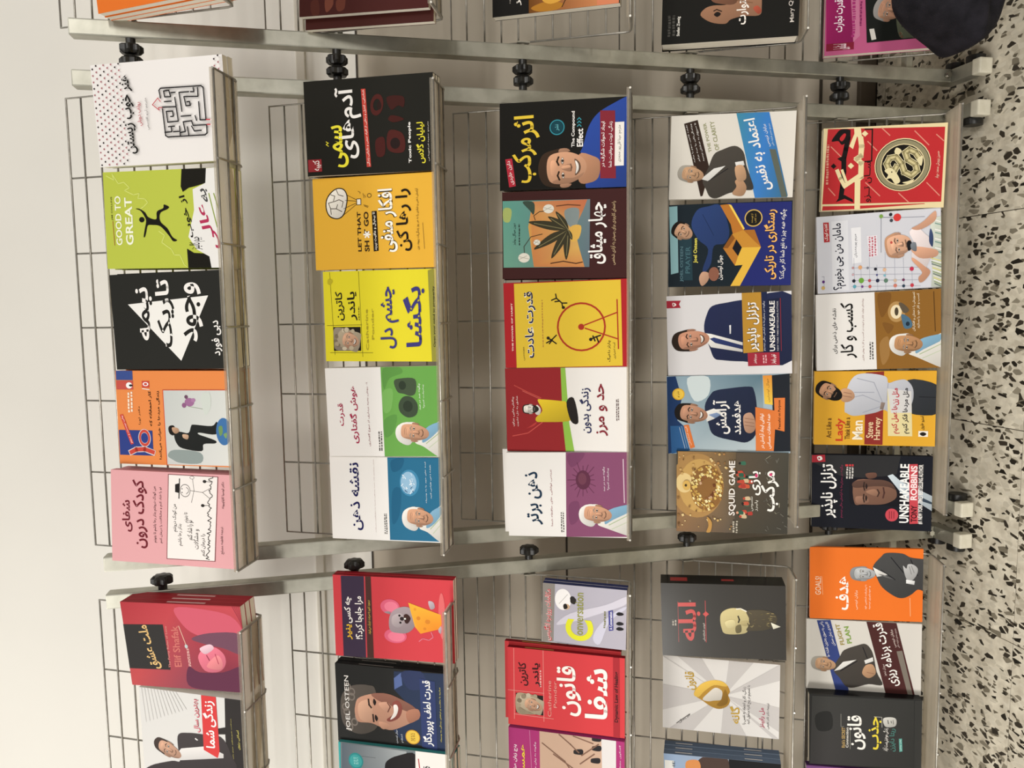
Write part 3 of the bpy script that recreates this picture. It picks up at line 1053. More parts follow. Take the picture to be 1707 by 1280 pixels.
('L','cover_artwork',[570,809,397,808,394,850],12.3,'#1c191c'),
('L','cover_artwork',[443,668,443,743],12.3,'#1c191c'),
('L','cover_artwork',[440,774,393,782],12.3,'#1c191c'),
('L','cover_artwork',[346,855,348,752,393,745,388,681,293,690,289,653],12.3,'#1c191c'),
('L','cover_artwork',[343,741,294,759,296,812],12.3,'#1c191c'),
('L','cover_artwork',[339,709,257,714],12.3,'#1c191c'),
('L','cover_artwork',[350,651,256,650],12.3,'#1c191c'),
('L','cover_artwork',[351,566,353,614],12.3,'#1c191c'),
('L','cover_artwork',[349,587,301,589,299,535],12.3,'#1c191c'),
('L','cover_artwork',[300,600,300,643],12.3,'#1c191c'),
('L','cover_artwork',[597,522,632,505,572,460,517,508,541,504,538,531],8.2,'#c05058'),
('L','cover_artwork',[396,856,394,882],10.9,'#c03844'),
('L','cover_artwork',[349,858,347,881],10.9,'#c03844')]},
{'id':1,'loc':(0.1433,1.2146,1.3548),'rot':(-0.4316,0.0130,-0.0085),'w':0.1460,'h':0.2146,'t':0.0158,'bg':'#b6c04a','spine':'#b6c04a','label':'lime green book with a leaping black silhouette beside the maze book','group':'books on the top shelf of the middle rack','copies':1,'copy_label':'copy behind the lime green book with a leaping black silhouette beside the maze','art':[
('L','cover_artwork',[962,28,916,90,981,76,878,124,890,170,831,214,805,172,758,245,771,292,721,278,712,335,675,356,634,321,614,297],8.7,'#d4dd78'),
('L','cover_artwork',[380,436,336,480,265,455,192,531,134,552,133,597,33,627,-3,659],8.7,'#d4dd78'),
('T','small_lettering','JIM COLLINS',[504,53,746,53,504,69],'#4c4a20',0.0,None,None),
('L','cover_artwork',[493,64,246,70],5.8,'#a04a30'),
('T','title_lettering','GOOD TO',[245,86,751,86,245,136],'#eef0da',0.01,None,None),
('T','title_lettering','GREAT',[245,166,733,166,245,228],'#eef0da',0.012,None,None),
('S','portrait',[615,257,614,286,577,330,526,356,502,418,580,427,613,478,649,485,626,524,602,512,565,454,480,451,407,505,320,541,284,579,276,546,335,514,430,449,446,382,440,348,376,334,326,321,330,311,412,324,484,336,527,328,592,296],'#17140f'),
('E','portrait',[502,302,27.2,21.7],'#17140f',0,0),
('P','cover_artwork',[996,826,1001,927,993,1071,-9,1044,-6,842,114,829,187,732,317,670,583,723,793,718,851,819],'#e4e2df'),
('P','cover_artwork',[1009,637,998,828,851,819,826,752,808,686,769,640,825,625],'#17150f'),
('P','cover_artwork',[196,655,152,709,144,786,114,829,-10,842,-8,659],'#17150f'),
('T','title_lettering','از خوب',[302,669,728,606,315,725],'#17150f',0.02,None,None),
('T','title_lettering','به',[656,802,791,762,668,862],'#4a4a4a',0.02,None,None),
('T','title_lettering','عالی',[185,832,632,724,197,930],'#b03055',0.02,None,None),
('T','small_lettering','جیم کالینز',[186,675,316,675,186,799],'#222',0.004,None,None),
('L','cover_artwork',[745,843,408,898],11.6,'#869a34'),
('L','cover_artwork',[743,881,533,924],11.6,'#869a34')]},
{'id':2,'loc':(-0.0065,1.2135,1.3557),'rot':(-0.4496,-0.0169,-0.0046),'w':0.1472,'h':0.2138,'t':0.0161,'bg':'#262623','spine':'#262623','label':'black book with a white triangle behind its white lettering, top row','group':'books on the top shelf of the middle rack','copies':1,'copy_label':'copy behind the black book with a white triangle behind its white lettering','art':[
('P','cover_artwork',[686,140,750,805,86,550],'#e9e7e3'),
('T','title_lettering','نیمه',[306,211,858,211,306,344],'#ece8e4',0.025,None,([686,140,750,805,86,550],'#21201d')),
('T','title_lettering','تاریک',[229,375,933,375,229,524],'#ece8e4',0.028,None,([686,140,750,805,86,550],'#21201d')),
('T','title_lettering','وجود',[281,584,889,584,281,748],'#ece8e4',0.028,None,([686,140,750,805,86,550],'#21201d')),
('T','title_lettering','دبی فورد',[134,808,494,808,134,890],'#ece8e4',0.012,None,None)]},
{'id':3,'loc':(-0.1573,1.2122,1.3575),'rot':(-0.4475,0.0050,0.0169),'w':0.1470,'h':0.2135,'t':0.0110,'bg':'#e0874a','spine':'#e0874a','label':'orange book with a suited man standing on a globe, top row','group':'books on the top shelf of the middle rack','copies':2,'copy_label':'copy behind the orange book with a suited man standing on a globe','art':[
('P','cover_artwork',[901,6,1003,6,1003,148,901,148],'#3a4d8a'),
('P','cover_artwork',[800,5,895,5,895,149,800,149],'#bf5248'),
('E','cover_artwork',[844,115,32.9,26.5],'#eee',0,0),
('E','cover_artwork',[844,130,11.9,16.8],'#222',0,0),
('P','cover_artwork',[97,7,365,7,365,294,97,294],'#2e3e82'),
('E','cover_artwork',[285,225,96.2,52.7],'#d9d3d0',0.42,0),
('E','cover_artwork',[285,225,90.2,47.9],'#c4463a',0.34,0),
('L','cover_artwork',[126,100,158,150,165,222,130,295],60.2,'#d9d3d0'),
('L','cover_artwork',[126,102,158,150,165,222,133,295],45.2,'#c4463a'),
('P','cover_artwork',[528,22,536,50,222,131,211,106],'#c8483c'),
('T','small_lettering','چاپ بیست و سوم',[226,106,519,31,232,124],'#eee',0.0,None,None),
('P','cover_artwork',[822,225,892,225,892,286,822,286],'#c4463a'),
('E','cover_artwork',[859,256,20.8,23.8],'#eee',0.4,0),
('T','small_lettering','دکتر لورا',[427,181,621,181,427,199],'#3a2a18',0.0,None,None),
('L','cover_artwork',[812,227,801,286],7.5,'#eee'),
('T','title_lettering','کار احمقانه که',[412,273,786,273,412,301],'#1d1812',0.01,None,None),
('T','title_lettering','زندگی مردها را خراب می\u200cکند!',[58,340,787,340,58,367],'#1d1812',0.01,None,None),
('G','small_lettering',[553,93,777,144],'#efe0cc',2),
('P','cover_artwork',[795,401,807,1064,16,1074,8,407],['#bfc3c0', '#d2d4d0', '#d8d8d4', '#c4c6c4']),
('L','cover_artwork',[798,399,3,406],9.0,'#c44a30'),
('L','cover_artwork',[798,399,804,925],7.5,'#c44a30'),
('S','cover_artwork',[105,416,167,472,146,686,35,688,28,525,62,456],'#8b9694'),
('S','portrait',[331,478,362,520,349,595,424,621,439,645,428,788,473,829,430,845,341,819,355,688,337,681,310,744,275,817,246,810,235,718,161,698,185,542,242,492],'#1f2120'),
('S','portrait',[396,431,422,446,420,481,346,492,319,465,344,437],'#1c1815'),
('S','portrait',[404,463,398,509,362,520,339,490,360,467],'#b89478'),
('S','portrait',[333,548,327,594,282,587,296,552],'#c7a488'),
('E','cover_artwork',[372,885,142.8,61.1],'#3f6ea3',0,0),
('S','cover_artwork',[415,844,430,873,358,876,328,853],'#6c8f5a'),
('S','cover_artwork',[343,882,359,910,300,903],'#7a9a62'),
('E','cover_artwork',[673,616,44.0,39.3],'#9a6a92',0,0),
('E','cover_artwork',[640,571,26.5,18.6],'#8a5a80',0,0),
('E','cover_artwork',[728,591,20.5,15.0],'#6a4a60',0,0),
('E','cover_artwork',[695,648,20.5,18.4],'#a878a0',0,0),
('L','cover_artwork',[629,605,602,731],4.5,'#8a9a80'),
('S','cover_artwork',[733,712,777,782,632,789,544,740],'#c9cfc8')]},
{'id':4,'loc':(-0.3142,1.2058,1.3644),'rot':(-0.3950,0.0329,0.0312),'w':0.1446,'h':0.2156,'t':0.0134,'bg':'#dca2a6','spine':'#c4868c','label':'pink book with a childish stick figure drawing, at the end of the top row','group':'books on the top shelf of the middle rack','copies':2,'copy_label':'copy behind the pink book with a childish stick figure drawing','art':[
('T','title_lettering','شفای',[331,87,676,87,331,170],'#6a1a26',0.022,None,None),
('T','title_lettering','کودک درون',[159,175,904,175,159,293],'#6a1a26',0.022,None,None),
('T','small_lettering','من کودک درونتم بذار رها باشم تا بتونم',[230,339,839,339,230,369],'#4a2a2c',0.0,None,None),
('T','small_lettering','تو را شاد کنم و مشکلات را درمان کنم',[228,389,835,389,228,414],'#4a2a2c',0.0,None,None),
('P','cover_artwork',[981,463,977,856,68,827,61,442],'#7e4548'),
('P','cover_artwork',[974,469,971,850,75,821,69,448],'#ebe4e0'),
('L','cover_artwork',[936,554,726,547],12.3,'#201c1c'),
('P','cover_artwork',[874,518,888,548,783,547,791,517],'#201c1c'),
('E','cover_artwork',[812,597,69.0,41.0],'#55504e',0.1,0),
('L','cover_artwork',[847,607,829,623,799,623,778,606],6.1,'#443c3a'),
('E','cover_artwork',[830,573,6.0,4.4],'#333',0,0),
('E','cover_artwork',[791,573,6.0,4.4],'#333',0,0),
('L','cover_artwork',[815,636,802,733],4.6,'#443c3a'),
('L','cover_artwork',[936,657,817,667,688,646],4.6,'#443c3a'),
('L','cover_artwork',[856,801,802,733,743,787],4.6,'#443c3a'),
('E','cover_artwork',[955,652,17.9,17.7],'#665a58',0.2,0),
('E','cover_artwork',[920,750,16.4,14.3],'#2c2826',0,0),
('L','cover_artwork',[920,750,918,800],4.6,'#2c2826'),
('E','cover_artwork',[662,734,16.5,14.3],'#2c2826',0,0),
('L','cover_artwork',[662,734,666,787],4.6,'#2c2826'),
('L','cover_artwork',[976,816,963,815,947,783,934,784,922,810,908,806,895,803,881,790,868,800,854,799,841,798,826,783,814,792,800,790,787,801,775,810,761,808,747,793,733,789,719,782,705,774,691,773,679,788,665,782,652,784,640,801,625,788,612,789,598,777,583,769,571,779,557,772,544,784,532,801,518,789,503,771,491,796,478,792,464,789,451,795,437,789,423,789,409,774,397,795,383,794,367,765,356,786,342,784,328,774,314,776,301,774,288,789,274,774,261,785,246,768,234,786,221,786,206,770,192,773,180,785,166,778,151,769,137,759,124,762,111,775,96,755,85,781],7.7,'#26221f'),
('T','small_lettering','من کودک درونتم',[363,494,661,494,363,535],'#3a3533',0.0,None,None),
('T','small_lettering','بذار رها باشم',[215,536,450,536,215,575],'#3a3533',0.0,None,None),
('T','small_lettering','تا بتونم',[468,585,578,585,468,625],'#3a3533',0.0,None,None),
('T','small_lettering','تو را شاد کنم',[284,609,497,609,284,668],'#3a3533',0.0,None,None),
('T','small_lettering','و مشکلات',[189,661,404,661,189,706],'#3a3533',0.0,None,None),
('T','small_lettering','را درمان کنم',[119,716,356,716,119,758],'#3a3533',0.0,None,None),
('T','small_lettering','دکتر لوسیا کاپاچیونه',[640,880,921,880,640,904],'#4a2a2c',0.0,None,None),
('T','small_lettering','ترجمه فاطمه مصلح',[154,870,444,870,154,896],'#4a2a2c',0.0,None,None)]},
{'id':5,'loc':(0.2911,1.2109,1.0502),'rot':(-0.4163,-0.0090,-0.0317),'w':0.1458,'h':0.2138,'t':0.0116,'bg':'#1c1b16','spine':'#1c1b16','label':'black book with yellow and white lettering above a dark red bar, second row','group':'books on the second shelf of the middle rack','copies':2,'copy_label':'copy behind the black book with yellow and white lettering above a dark red','art':[
('T','title_lettering','آدم\u200cهای',[167,243,912,243,167,446],'#ece8e4',0.022,None,None),
('T','title_lettering','سمی',[79,202,523,202,79,334],'#e8dc3c',0.02,None,None),
('L','cover_artwork',[357,160,341,179,328,159,309,178],7.4,'#e8dc3c'),
('P','cover_artwork',[882,451,882,485,70,507,70,474],'#bb4238'),
('T','small_lettering','شناسایی، کنترل و رهایی از افراد سمی و بازیابی زندگی',[81,478,870,456,82,500],'#f0e4dc',0.0,None,None),
('E','cover_artwork',[709,569,111.6,49.8],'#4a1d19',0.45,0.2),
('S','cover_artwork',[780,648,776,772,669,774,687,732,649,677],'#3a1713'),
('S','cover_artwork',[591,676,572,740,540,771,518,695,550,653],'#3f1814'),
('S','cover_artwork',[435,655,413,746,324,776,210,763,209,676,277,635],'#4a1d19'),
('S','cover_artwork',[342,550,366,616,191,616,181,556],'#451a17'),
('E','cover_artwork',[301,700,57.8,37.7],'#221513',0,0),
('E','cover_artwork',[700,587,43.0,17.3],'#261613',0,0),
('T','title_lettering','Toxic People',[89,800,512,800,89,827],'#ece8e4',0.015,None,None),
('T','title_lettering','لیلیان گلاس',[79,859,504,859,79,929],'#e0d43c',0.015,None,None),
('T','small_lettering','مترجم: سمیه اسلام\u200cپناهی',[99,947,504,947,99,961],'#ddd6cc',0.0,None,None),
('P','cover_artwork',[176,9,177,117,46,118,44,9],'#8c2a30'),
('T','small_lettering','کتیبه',[57,45,166,45,57,113],'#ece8e4',0.005,None,None)]},
{'id':6,'loc':(0.1429,1.2127,1.0493),'rot':(-0.4706,-0.0027,-0.0136),'w':0.1459,'h':0.2121,'t':0.0156,'bg':'#dfab3a','spine':'#dfab3a','label':'orange yellow book with a white brain balloon, second row','group':'books on the second shelf of the middle rack','copies':1,'copy_label':'copy behind the orange yellow book with a white brain balloon','art':[
('S','portrait',[655,106,754,107,832,140,885,198,875,259,802,289,702,282,593,254,552,202,577,137],'#2c2218'),
('S','portrait',[655,115,749,115,824,147,874,200,865,254,801,280,705,274,601,247,563,200,588,142],'#ece6dc'),
('L','portrait',[819,149,802,184,742,170,730,129],7.7,'#3a2c1c'),
('L','portrait',[869,198,815,214,797,254],7.7,'#3a2c1c'),
('L','portrait',[742,176,762,218,737,252,677,239],7.7,'#3a2c1c'),
('L','portrait',[730,129,668,145,665,192,710,205],7.7,'#3a2c1c'),
('L','portrait',[665,192,632,238],7.7,'#3a2c1c'),
('L','portrait',[668,145,607,149],7.7,'#3a2c1c'),
('L','cover_artwork',[810,280,747,367],4.6,'#2c2218'),
('L','cover_artwork',[751,269,735,366],4.6,'#2c2218'),
('L','cover_artwork',[661,253,720,366],4.6,'#2c2218'),
('L','cover_artwork',[579,237,708,366],4.6,'#2c2218'),
('P','cover_artwork',[694,362,762,362,762,400,694,400],'#2c2218'),
('P','cover_artwork',[700,367,755,367,755,395,700,395],'#ece6dc'),
('L','cover_artwork',[841,377,829,394,814,392],4.6,'#5a4420'),
('L','cover_artwork',[816,417,767,425],4.6,'#5a4420'),
('L','cover_artwork',[800,428,772,439],4.6,'#5a4420'),
('L','cover_artwork',[693,419,675,459],4.6,'#5a4420'),
('L','cover_artwork',[680,425,664,454],4.6,'#5a4420'),
('E','cover_artwork',[790,468,23.8,18.3],'#5a4420',0.25,0),
('T','title_lettering','LET THAT',[192,362,621,362,192,391],'#2a1d10',0.014,None,None),
('T','title_lettering','SH  T GO',[189,417,618,417,189,456],'#2a1d10',0.014,None,None),
('L','cover_artwork',[374,414,372,465],16.9,'#f4efe6'),
('L','cover_artwork',[402,427,342,453],16.9,'#f4efe6'),
('L','cover_artwork',[401,454,343,425],16.9,'#f4efe6'),
('P','cover_artwork',[620,483,622,524,194,530,188,490],'#1f1812'),
('T','small_lettering','تا بیخیال و عافیت بپرید',[198,495,611,487,201,523],'#f0e8da',0.006,None,None),
('T','title_lettering','افکار منفی',[176,536,852,536,176,687],'#f4efe6',0.014,'#2a1d10',None),
('T','title_lettering','را رها کن',[182,677,842,677,182,802],'#1c130b',0.022,None,None),
('T','small_lettering','آرامش ذهنی و شادی را به هر روز زندگی\u200cات پیوند بزن',[191,835,838,835,191,862],'#5a4420',0.0,None,None),
('L','cover_artwork',[474,889,200,898],4.6,'#8a6a2c')]},
{'id':7,'loc':(-0.0051,1.2112,1.0498),'rot':(-0.4652,-0.0003,-0.0009),'w':0.1458,'h':0.1986,'t':0.0115,'bg':'#dccf2e','spine':'#dccf2e','label':'bright yellow book with dark blue lettering and a small photo of a woman, second row','group':'books on the second shelf of the middle rack','copies':2,'copy_label':'copy behind the bright yellow book with dark blue lettering and a small photo','art':[
('L','cover_artwork',[989,62,73,85],4.7,'#6a6420'),
('L','cover_artwork',[991,319,50,334],4.7,'#6a6420'),
('L','cover_artwork',[400,22,405,334],4.7,'#6a6420'),
('L','cover_artwork',[96,44,95,423],4.7,'#6a6420'),
('T','title_lettering','کاترین',[455,103,775,103,455,185],'#1f1d16',0.016,None,None),
('T','title_lettering','پاندر',[453,210,772,210,453,304],'#1f1d16',0.016,None,None),
('G','small_lettering',[453,305,608,320],'#5a5420',1),
('P','portrait',[117,76,382,76,382,321,117,321],'#1f1a16'),
('S','portrait',[363,84,373,154,338,254,275,303,151,306,120,223,128,96,230,80],'#8d8272'),
('F','portrait',[143,122,331,305],'#c79c80','#a89a84','wt',0.25),
('E','portrait',[352,210,20.2,13.9],'#7a6d59',0,0),
('E','portrait',[228,98,16.7,15.3],'#7a6d59',0,0),
('E','portrait',[337,252,23.5,15.6],'#b3a58c',0,0),
('E','portrait',[346,167,24.0,14.1],'#c2b59e',0,0),
('E','portrait',[274,102,18.9,21.0],'#8f816b',0,0),
('E','portrait',[351,186,23.5,16.7],'#7a6d59',0,0),
('E','portrait',[281,104,22.6,14.9],'#7a6d59',0,0),
('E','portrait',[193,110,25.7,20.8],'#b3a58c',0,0),
('E','portrait',[149,235,24.8,21.3],'#b3a58c',0,0),
('E','portrait',[352,197,26.1,20.4],'#c2b59e',0,0),
('E','portrait',[197,108,22.5,19.9],'#a2947c',0,0),
('E','portrait',[143,174,20.4,21.2],'#c2b59e',0,0),
('E','portrait',[181,117,20.1,20.1],'#7a6d59',0,0),
('E','portrait',[192,110,21.0,13.2],'#a2947c',0,0),
('T','small_lettering','Catherine',[123,368,576,368,123,391],'#a89a30',0.0,None,None),
('T','small_lettering','Ponder',[240,420,582,420,240,441],'#a89a30',0.0,None,None),
('T','title_lettering','چشم دل',[142,496,817,496,142,660],'#3a3878',0.026,None,None),
('T','title_lettering','بگشا',[157,699,812,699,157,884],'#3a3878',0.028,None,None),
('P','cover_artwork',[980,917,999,965,-17,991,-3,934],'#8f8b3a'),
('T','title_lettering','Open your mind to prosperity',[157,951,815,951,157,973],'#1c1a14',0.02,None,None),
('S','cover_artwork',[916,50,899,88,853,67,869,42],'#b8ab2c')]},
{'id':8,'loc':(-0.1580,1.2133,1.0487),'rot':(-0.4648,-0.0184,0.0216),'w':0.1464,'h':0.2013,'t':0.0160,'bg':'#e5e2df','spine':'#d2d0cc','label':'white and green book with an old man in white, second row','group':'books on the second shelf of the middle rack','copies':1,'copy_label':'copy behind the white and green book with an old man in white','art':[
('P','cover_artwork',[1014,495,1007,1006,6,996,1,494],'#67a04c'),
('S','cover_artwork',[983,514,1002,648,932,682,873,570,750,517],'#5a8f44'),
('S','cover_artwork',[407,503,468,616,281,584,218,508],'#5b9146'),
('S','cover_artwork',[719,503,748,590,531,569,500,507],'#75ab5a'),
('T','title_lettering','قدرت',[345,99,600,99,345,159],'#a02046',0.014,None,None),
('T','title_lettering','هوش گفتاری',[146,201,795,201,146,279],'#a02046',0.016,None,None),
('T','small_lettering','۱۰ روش بهره برداری از نبوغ گفتاری',[115,357,831,357,115,380],'#8a4850',0.0,None,None),
('G','small_lettering',[61,446,281,483],'#4a4642',2),
('S','cover_artwork',[593,639,669,684,660,756,575,801,467,785,437,712,499,647],'#3c4a38'),
('S','cover_artwork',[841,606,871,667,860,787,714,788,676,745,700,685,724,632],'#42503c'),
('E','cover_artwork',[793,677,49.4,31.4],'#2d382b',0,0),
('E','cover_artwork',[561,716,62.0,41.0],'#2d382b',0,0),
('T','small_lettering','چگونه صد در صد',[521,807,813,807,521,830],'#eef2e8',0.0,None,None),
('T','small_lettering','پیشرفت کنیم؟',[540,845,797,845,540,862],'#eef2e8',0.0,None,None),
('S','portrait',[256,816,397,979,397,1015,7,1002,6,954,114,835,161,764],'#e4e1da'),
('S','portrait',[315,860,386,979,327,989,209,898,161,825],'#7fa9c4'),
('L','portrait',[149,860,268,975],9.6,'#9fb08a'),
('L','portrait',[102,882,197,973],8.0,'#b5c0a4'),
('S','portrait',[268,598,351,626,387,712,327,758,173,741,129,697,177,622],'#e2dfda'),
('F','portrait',[164,633,382,885],'#c9987a','#dedad4','bgs',0.12)]},
{'id':9,'loc':(-0.3033,1.2163,1.0487),'rot':(-0.4601,-0.0042,0.0353),'w':0.1394,'h':0.1995,'t':0.0145,'bg':'#e5e2df','spine':'#d2d0cc','label':'white and blue book with an old man and glowing brain, last in second row','group':'books on the second shelf of the middle rack','copies':1,'copy_label':'copy behind the white and blue book with an old man and glowing brain','art':[
('P','cover_artwork',[995,523,1009,991,13,967,10,522],'#27688a'),
('S','cover_artwork',[959,556,986,668,862,640,827,565],'#1f5a7c'),
('S','cover_artwork',[594,558,613,633,313,613,209,548],'#1f5c7e'),
('T','title_lettering','نقشه ذهن',[111,176,926,176,111,289],'#1c1b50',0.022,None,None),
('T','small_lettering','ابزار تفکری که همه زندگی شما را دگرگون می\u200cکند',[92,396,964,396,92,402],'#8a4046',0.0,None,None),
('G','small_lettering',[73,474,323,504],'#4a4642',2),
('E','cover_artwork',[698,710,157.0,85.9],'#3f83a8',0,0),
('E','cover_artwork',[698,703,132.3,68.8],'#8fb4cf',0,0),
('L','cover_artwork',[768,669,745,678],8.5,'#dfe8f0'),
('L','cover_artwork',[788,734,811,726],8.5,'#c4d8e6'),
('L','cover_artwork',[646,733,643,724],8.5,'#c4d8e6'),
('L','cover_artwork',[694,731,672,723],8.5,'#e8eef2'),
('L','cover_artwork',[609,730,603,717],8.5,'#c4d8e6'),
('L','cover_artwork',[613,741,598,723],8.5,'#c4d8e6'),
('L','cover_artwork',[745,727,743,743],8.5,'#c4d8e6'),
('L','cover_artwork',[592,725,567,714],8.5,'#e8eef2'),
('L','cover_artwork',[629,691,648,680],8.5,'#dfe8f0'),
('L','cover_artwork',[603,675,598,678],8.5,'#3a5a7a'),
('L','cover_artwork',[671,735,660,728],8.5,'#c4d8e6'),
('L','cover_artwork',[685,654,659,638],8.5,'#dfe8f0'),
('L','cover_artwork',[722,738,719,734],8.5,'#e8eef2'),
('L','cover_artwork',[629,672,653,655],8.5,'#c4d8e6'),
('L','cover_artwork',[778,664,791,651],8.5,'#e8eef2'),
('L','cover_artwork',[639,682,624,683],8.5,'#dfe8f0'),
('L','cover_artwork',[753,661,764,656],8.5,'#e8eef2'),
('L','cover_artwork',[711,721,705,715],8.5,'#c4d8e6'),
('L','cover_artwork',[600,671,610,672],8.5,'#3a5a7a'),
('L','cover_artwork',[597,683,586,687],8.5,'#3a5a7a'),
('L','cover_artwork',[700,727,674,711],8.5,'#e8eef2'),
('L','cover_artwork',[679,753,692,748],8.5,'#e8eef2'),
('L','cover_artwork',[606,737,590,741],8.5,'#3a5a7a'),
('L','cover_artwork',[735,716,712,723],8.5,'#e8eef2'),
('L','cover_artwork',[650,733,632,720],8.5,'#3a5a7a'),
('L','cover_artwork',[611,737,628,742],8.5,'#e8eef2'),
('T','small_lettering','ایده های خود را به وسیله',[465,848,949,848,465,860],'#e8eef0',0.0,None,None),
('T','small_lettering','نقشه ذهن طراحی کنید',[516,888,914,888,516,903],'#e8eef0',0.0,None,None),
('S','portrait',[277,836,442,977,443,1014,19,1004,16,955,119,857,168,785],'#e4e1da'),
('S','portrait',[345,881,428,977,363,988,228,920,172,846],'#7fa9c4'),
('L','portrait',[160,882,297,974],10.2,'#9fb08a'),
('L','portrait',[109,905,218,972],8.5,'#b5c0a4'),
('S','portrait',[280,635,375,662,419,749,354,797,181,780,131,736,180,659],'#e2dfda'),
('F','portrait',[177,669,410,907],'#c9987a','#dedad4','bgs',0.12)]},
{'id':10,'loc':(0.2733,1.2243,0.7327),'rot':(-0.4241,0.0081,-0.0149),'w':0.1443,'h':0.2142,'t':0.0111,'bg':'#15130f','spine':'#15130f','label':'black book with yellow lettering and a smiling man in a blue shirt, third row','group':'books on the third shelf of the middle rack','copies':1,'copy_label':'copy behind the black book with yellow lettering and a smiling man','art':[
('T','title_lettering','اثر',[591,116,851,116,591,322],'#e2c23c',0.03,None,None),
('T','title_lettering','مرکب',[83,100,598,100,83,300],'#e2c23c',0.028,None,None),
('P','cover_artwork',[362,45,370,100,51,130,38,76],'#b02c3c'),
('T','small_lettering','دارن هاردی',[65,84,337,54,73,119],'#ece8e4',0.006,None,None),
('E','cover_artwork',[699,459,87.8,59.7],'#2f8494',0.16,0),
('E','cover_artwork',[699,459,69.0,46.4],'#12404c',0,0),
('T','title_lettering','نشر',[662,442,732,442,662,478],'#6ab4bc',0.01,None,None),
('T','title_lettering','The Compound',[469,572,870,572,469,604],'#ece8e4',0.012,None,None),
('T','title_lettering','Effect',[470,614,672,614,470,663],'#ece8e4',0.014,None,None),
('L','cover_artwork',[773,618,794,632,771,646],9.6,'#3a9aa8'),
('L','cover_artwork',[736,618,757,632,734,647],9.6,'#3a9aa8'),
('L','cover_artwork',[698,618,719,632,696,647],9.6,'#3a9aa8'),
('S','portrait',[1002,1025,997,993,950,919,838,781,689,706,473,663,396,647,328,740,94,692,-18,720,-25,1034],'#2a4798'),
('S','portrait',[381,631,359,740,293,795,121,785,61,720,82,632],'#b58466'),
('F','portrait',[12,331,460,689],'#cf9c7c','#3a2a1e','st',-0.05),
('P','cover_artwork',[860,793,851,907,98,919,105,798],'#7e2632'),
('T','small_lettering','ایجاد تحولات شگرف در',[228,798,736,798,228,836],'#ece8e4',0.004,None,None),
('T','small_lettering','زندگی، ثروت و موفقیت شما',[225,857,732,857,225,892],'#ece8e4',0.004,None,None),
('P','cover_artwork',[238,908,723,908,723,978,238,978],'#e6e2dc'),
('T','small_lettering','مترجم: مینا قلی\u200cپور محمدی',[280,928,688,928,280,961],'#1c1814',0.0,None,None)]},
{'id':11,'loc':(0.1255,1.2226,0.7320),'rot':(-0.4315,0.0070,-0.0141),'w':0.1467,'h':0.2134,'t':0.0117,'bg':'#3c1d1c','spine':'#3c1d1c','label':'dark maroon book with a painting of a leafy plant, third row','group':'books on the third shelf of the middle rack','copies':1,'copy_label':'copy behind the dark maroon book with a painting of a leafy plant','art':[
('P','cover_artwork',[900,4,890,706,128,703,134,9],['#5e9a8c', '#6a7a80', '#5a6a74', '#6a9c88']),
('P','cover_artwork',[884,167,786,236,596,213,371,235,137,258,129,665,360,619,567,585,768,651,888,684],['#c98a58', '#c98a4e', '#cf9a4a', '#cc9850', '#c07a48', '#c4804c', '#d0a458', '#caa060', '#b87048', '#b86848']),
('S','cover_artwork',[812,12,801,75,665,63,675,11],'#a3b068'),
('S','cover_artwork',[884,167,872,259,737,258,786,224],'#3a4a40'),
('S','cover_artwork',[774,507,785,618,582,596,616,529],'#7f8a8a'),
('S','cover_artwork',[584,552,596,635,455,619,425,558],'#d4a850'),
('S','cover_artwork',[553,535,640,430,664,316,652,213,590,306,550,418],'#383424'),
('L','cover_artwork',[553,535,637,261],8.1,'#7c7450'),
('S','cover_artwork',[553,535,641,494,689,434,709,372,642,411,583,467],'#383424'),
('L','cover_artwork',[553,535,685,396],8.1,'#7c7450'),
('S','cover_artwork',[553,535,647,522,717,482,765,434,689,451,612,484],'#383424'),
('L','cover_artwork',[553,535,733,449],8.1,'#7c7450'),
('S','cover_artwork',[553,535,526,420,441,327,338,258,375,353,445,452],'#383424'),
('L','cover_artwork',[553,535,371,300],8.1,'#7c7450'),
('S','cover_artwork',[553,535,466,459,348,418,231,400,313,459,423,508],'#383424'),
('L','cover_artwork',[553,535,279,421],8.1,'#7c7450'),
('S','cover_artwork',[553,535,437,500,317,500,212,519,312,541,431,550],'#383424'),
('L','cover_artwork',[553,535,263,521],8.1,'#7c7450'),
('S','cover_artwork',[553,535,504,527,467,541,441,565,480,568,520,559],'#383424'),
('L','cover_artwork',[553,535,458,561],8.1,'#7c7450'),
('L','cover_artwork',[673,270,722,258,767,304,773,360],8.1,'#3a3020'),
('L','cover_artwork',[512,327,483,235,373,178,276,183],8.1,'#3a3020'),
('L','cover_artwork',[175,395,197,496,170,597,185,648],11.3,'#4a2c1c'),
('L','cover_artwork',[824,439,836,529,824,629],9.7,'#5a3420'),
('E','cover_artwork',[796,377,50.5,43.3],'#dcd8cc',0,0),
('L','cover_artwork',[810,341,781,413],6.4,'#a8a498'),
('L','cover_artwork',[778,341,817,399],6.4,'#a8a498'),
('E','cover_artwork',[244,178,54.8,46.9],'#dcd8cc',0,0),
('L','cover_artwork',[258,138,230,217],6.4,'#a8a498'),
('L','cover_artwork',[226,138,266,201],6.4,'#a8a498'),
('E','cover_artwork',[418,283,32.0,27.3],'#dcd8cc',0,0),
('L','cover_artwork',[431,260,404,306],6.4,'#a8a498'),
('L','cover_artwork',[399,260,440,297],6.4,'#a8a498'),
('T','small_lettering','دون میگل روئیز',[391,84,641,84,391,113],'#1f2a24',0.0,None,None),
('G','small_lettering',[382,132,631,149],'#2c3a34',1),
('T','title_lettering','چهار میثاق',[162,693,852,693,162,850],'#ece8e4',0.012,None,None),
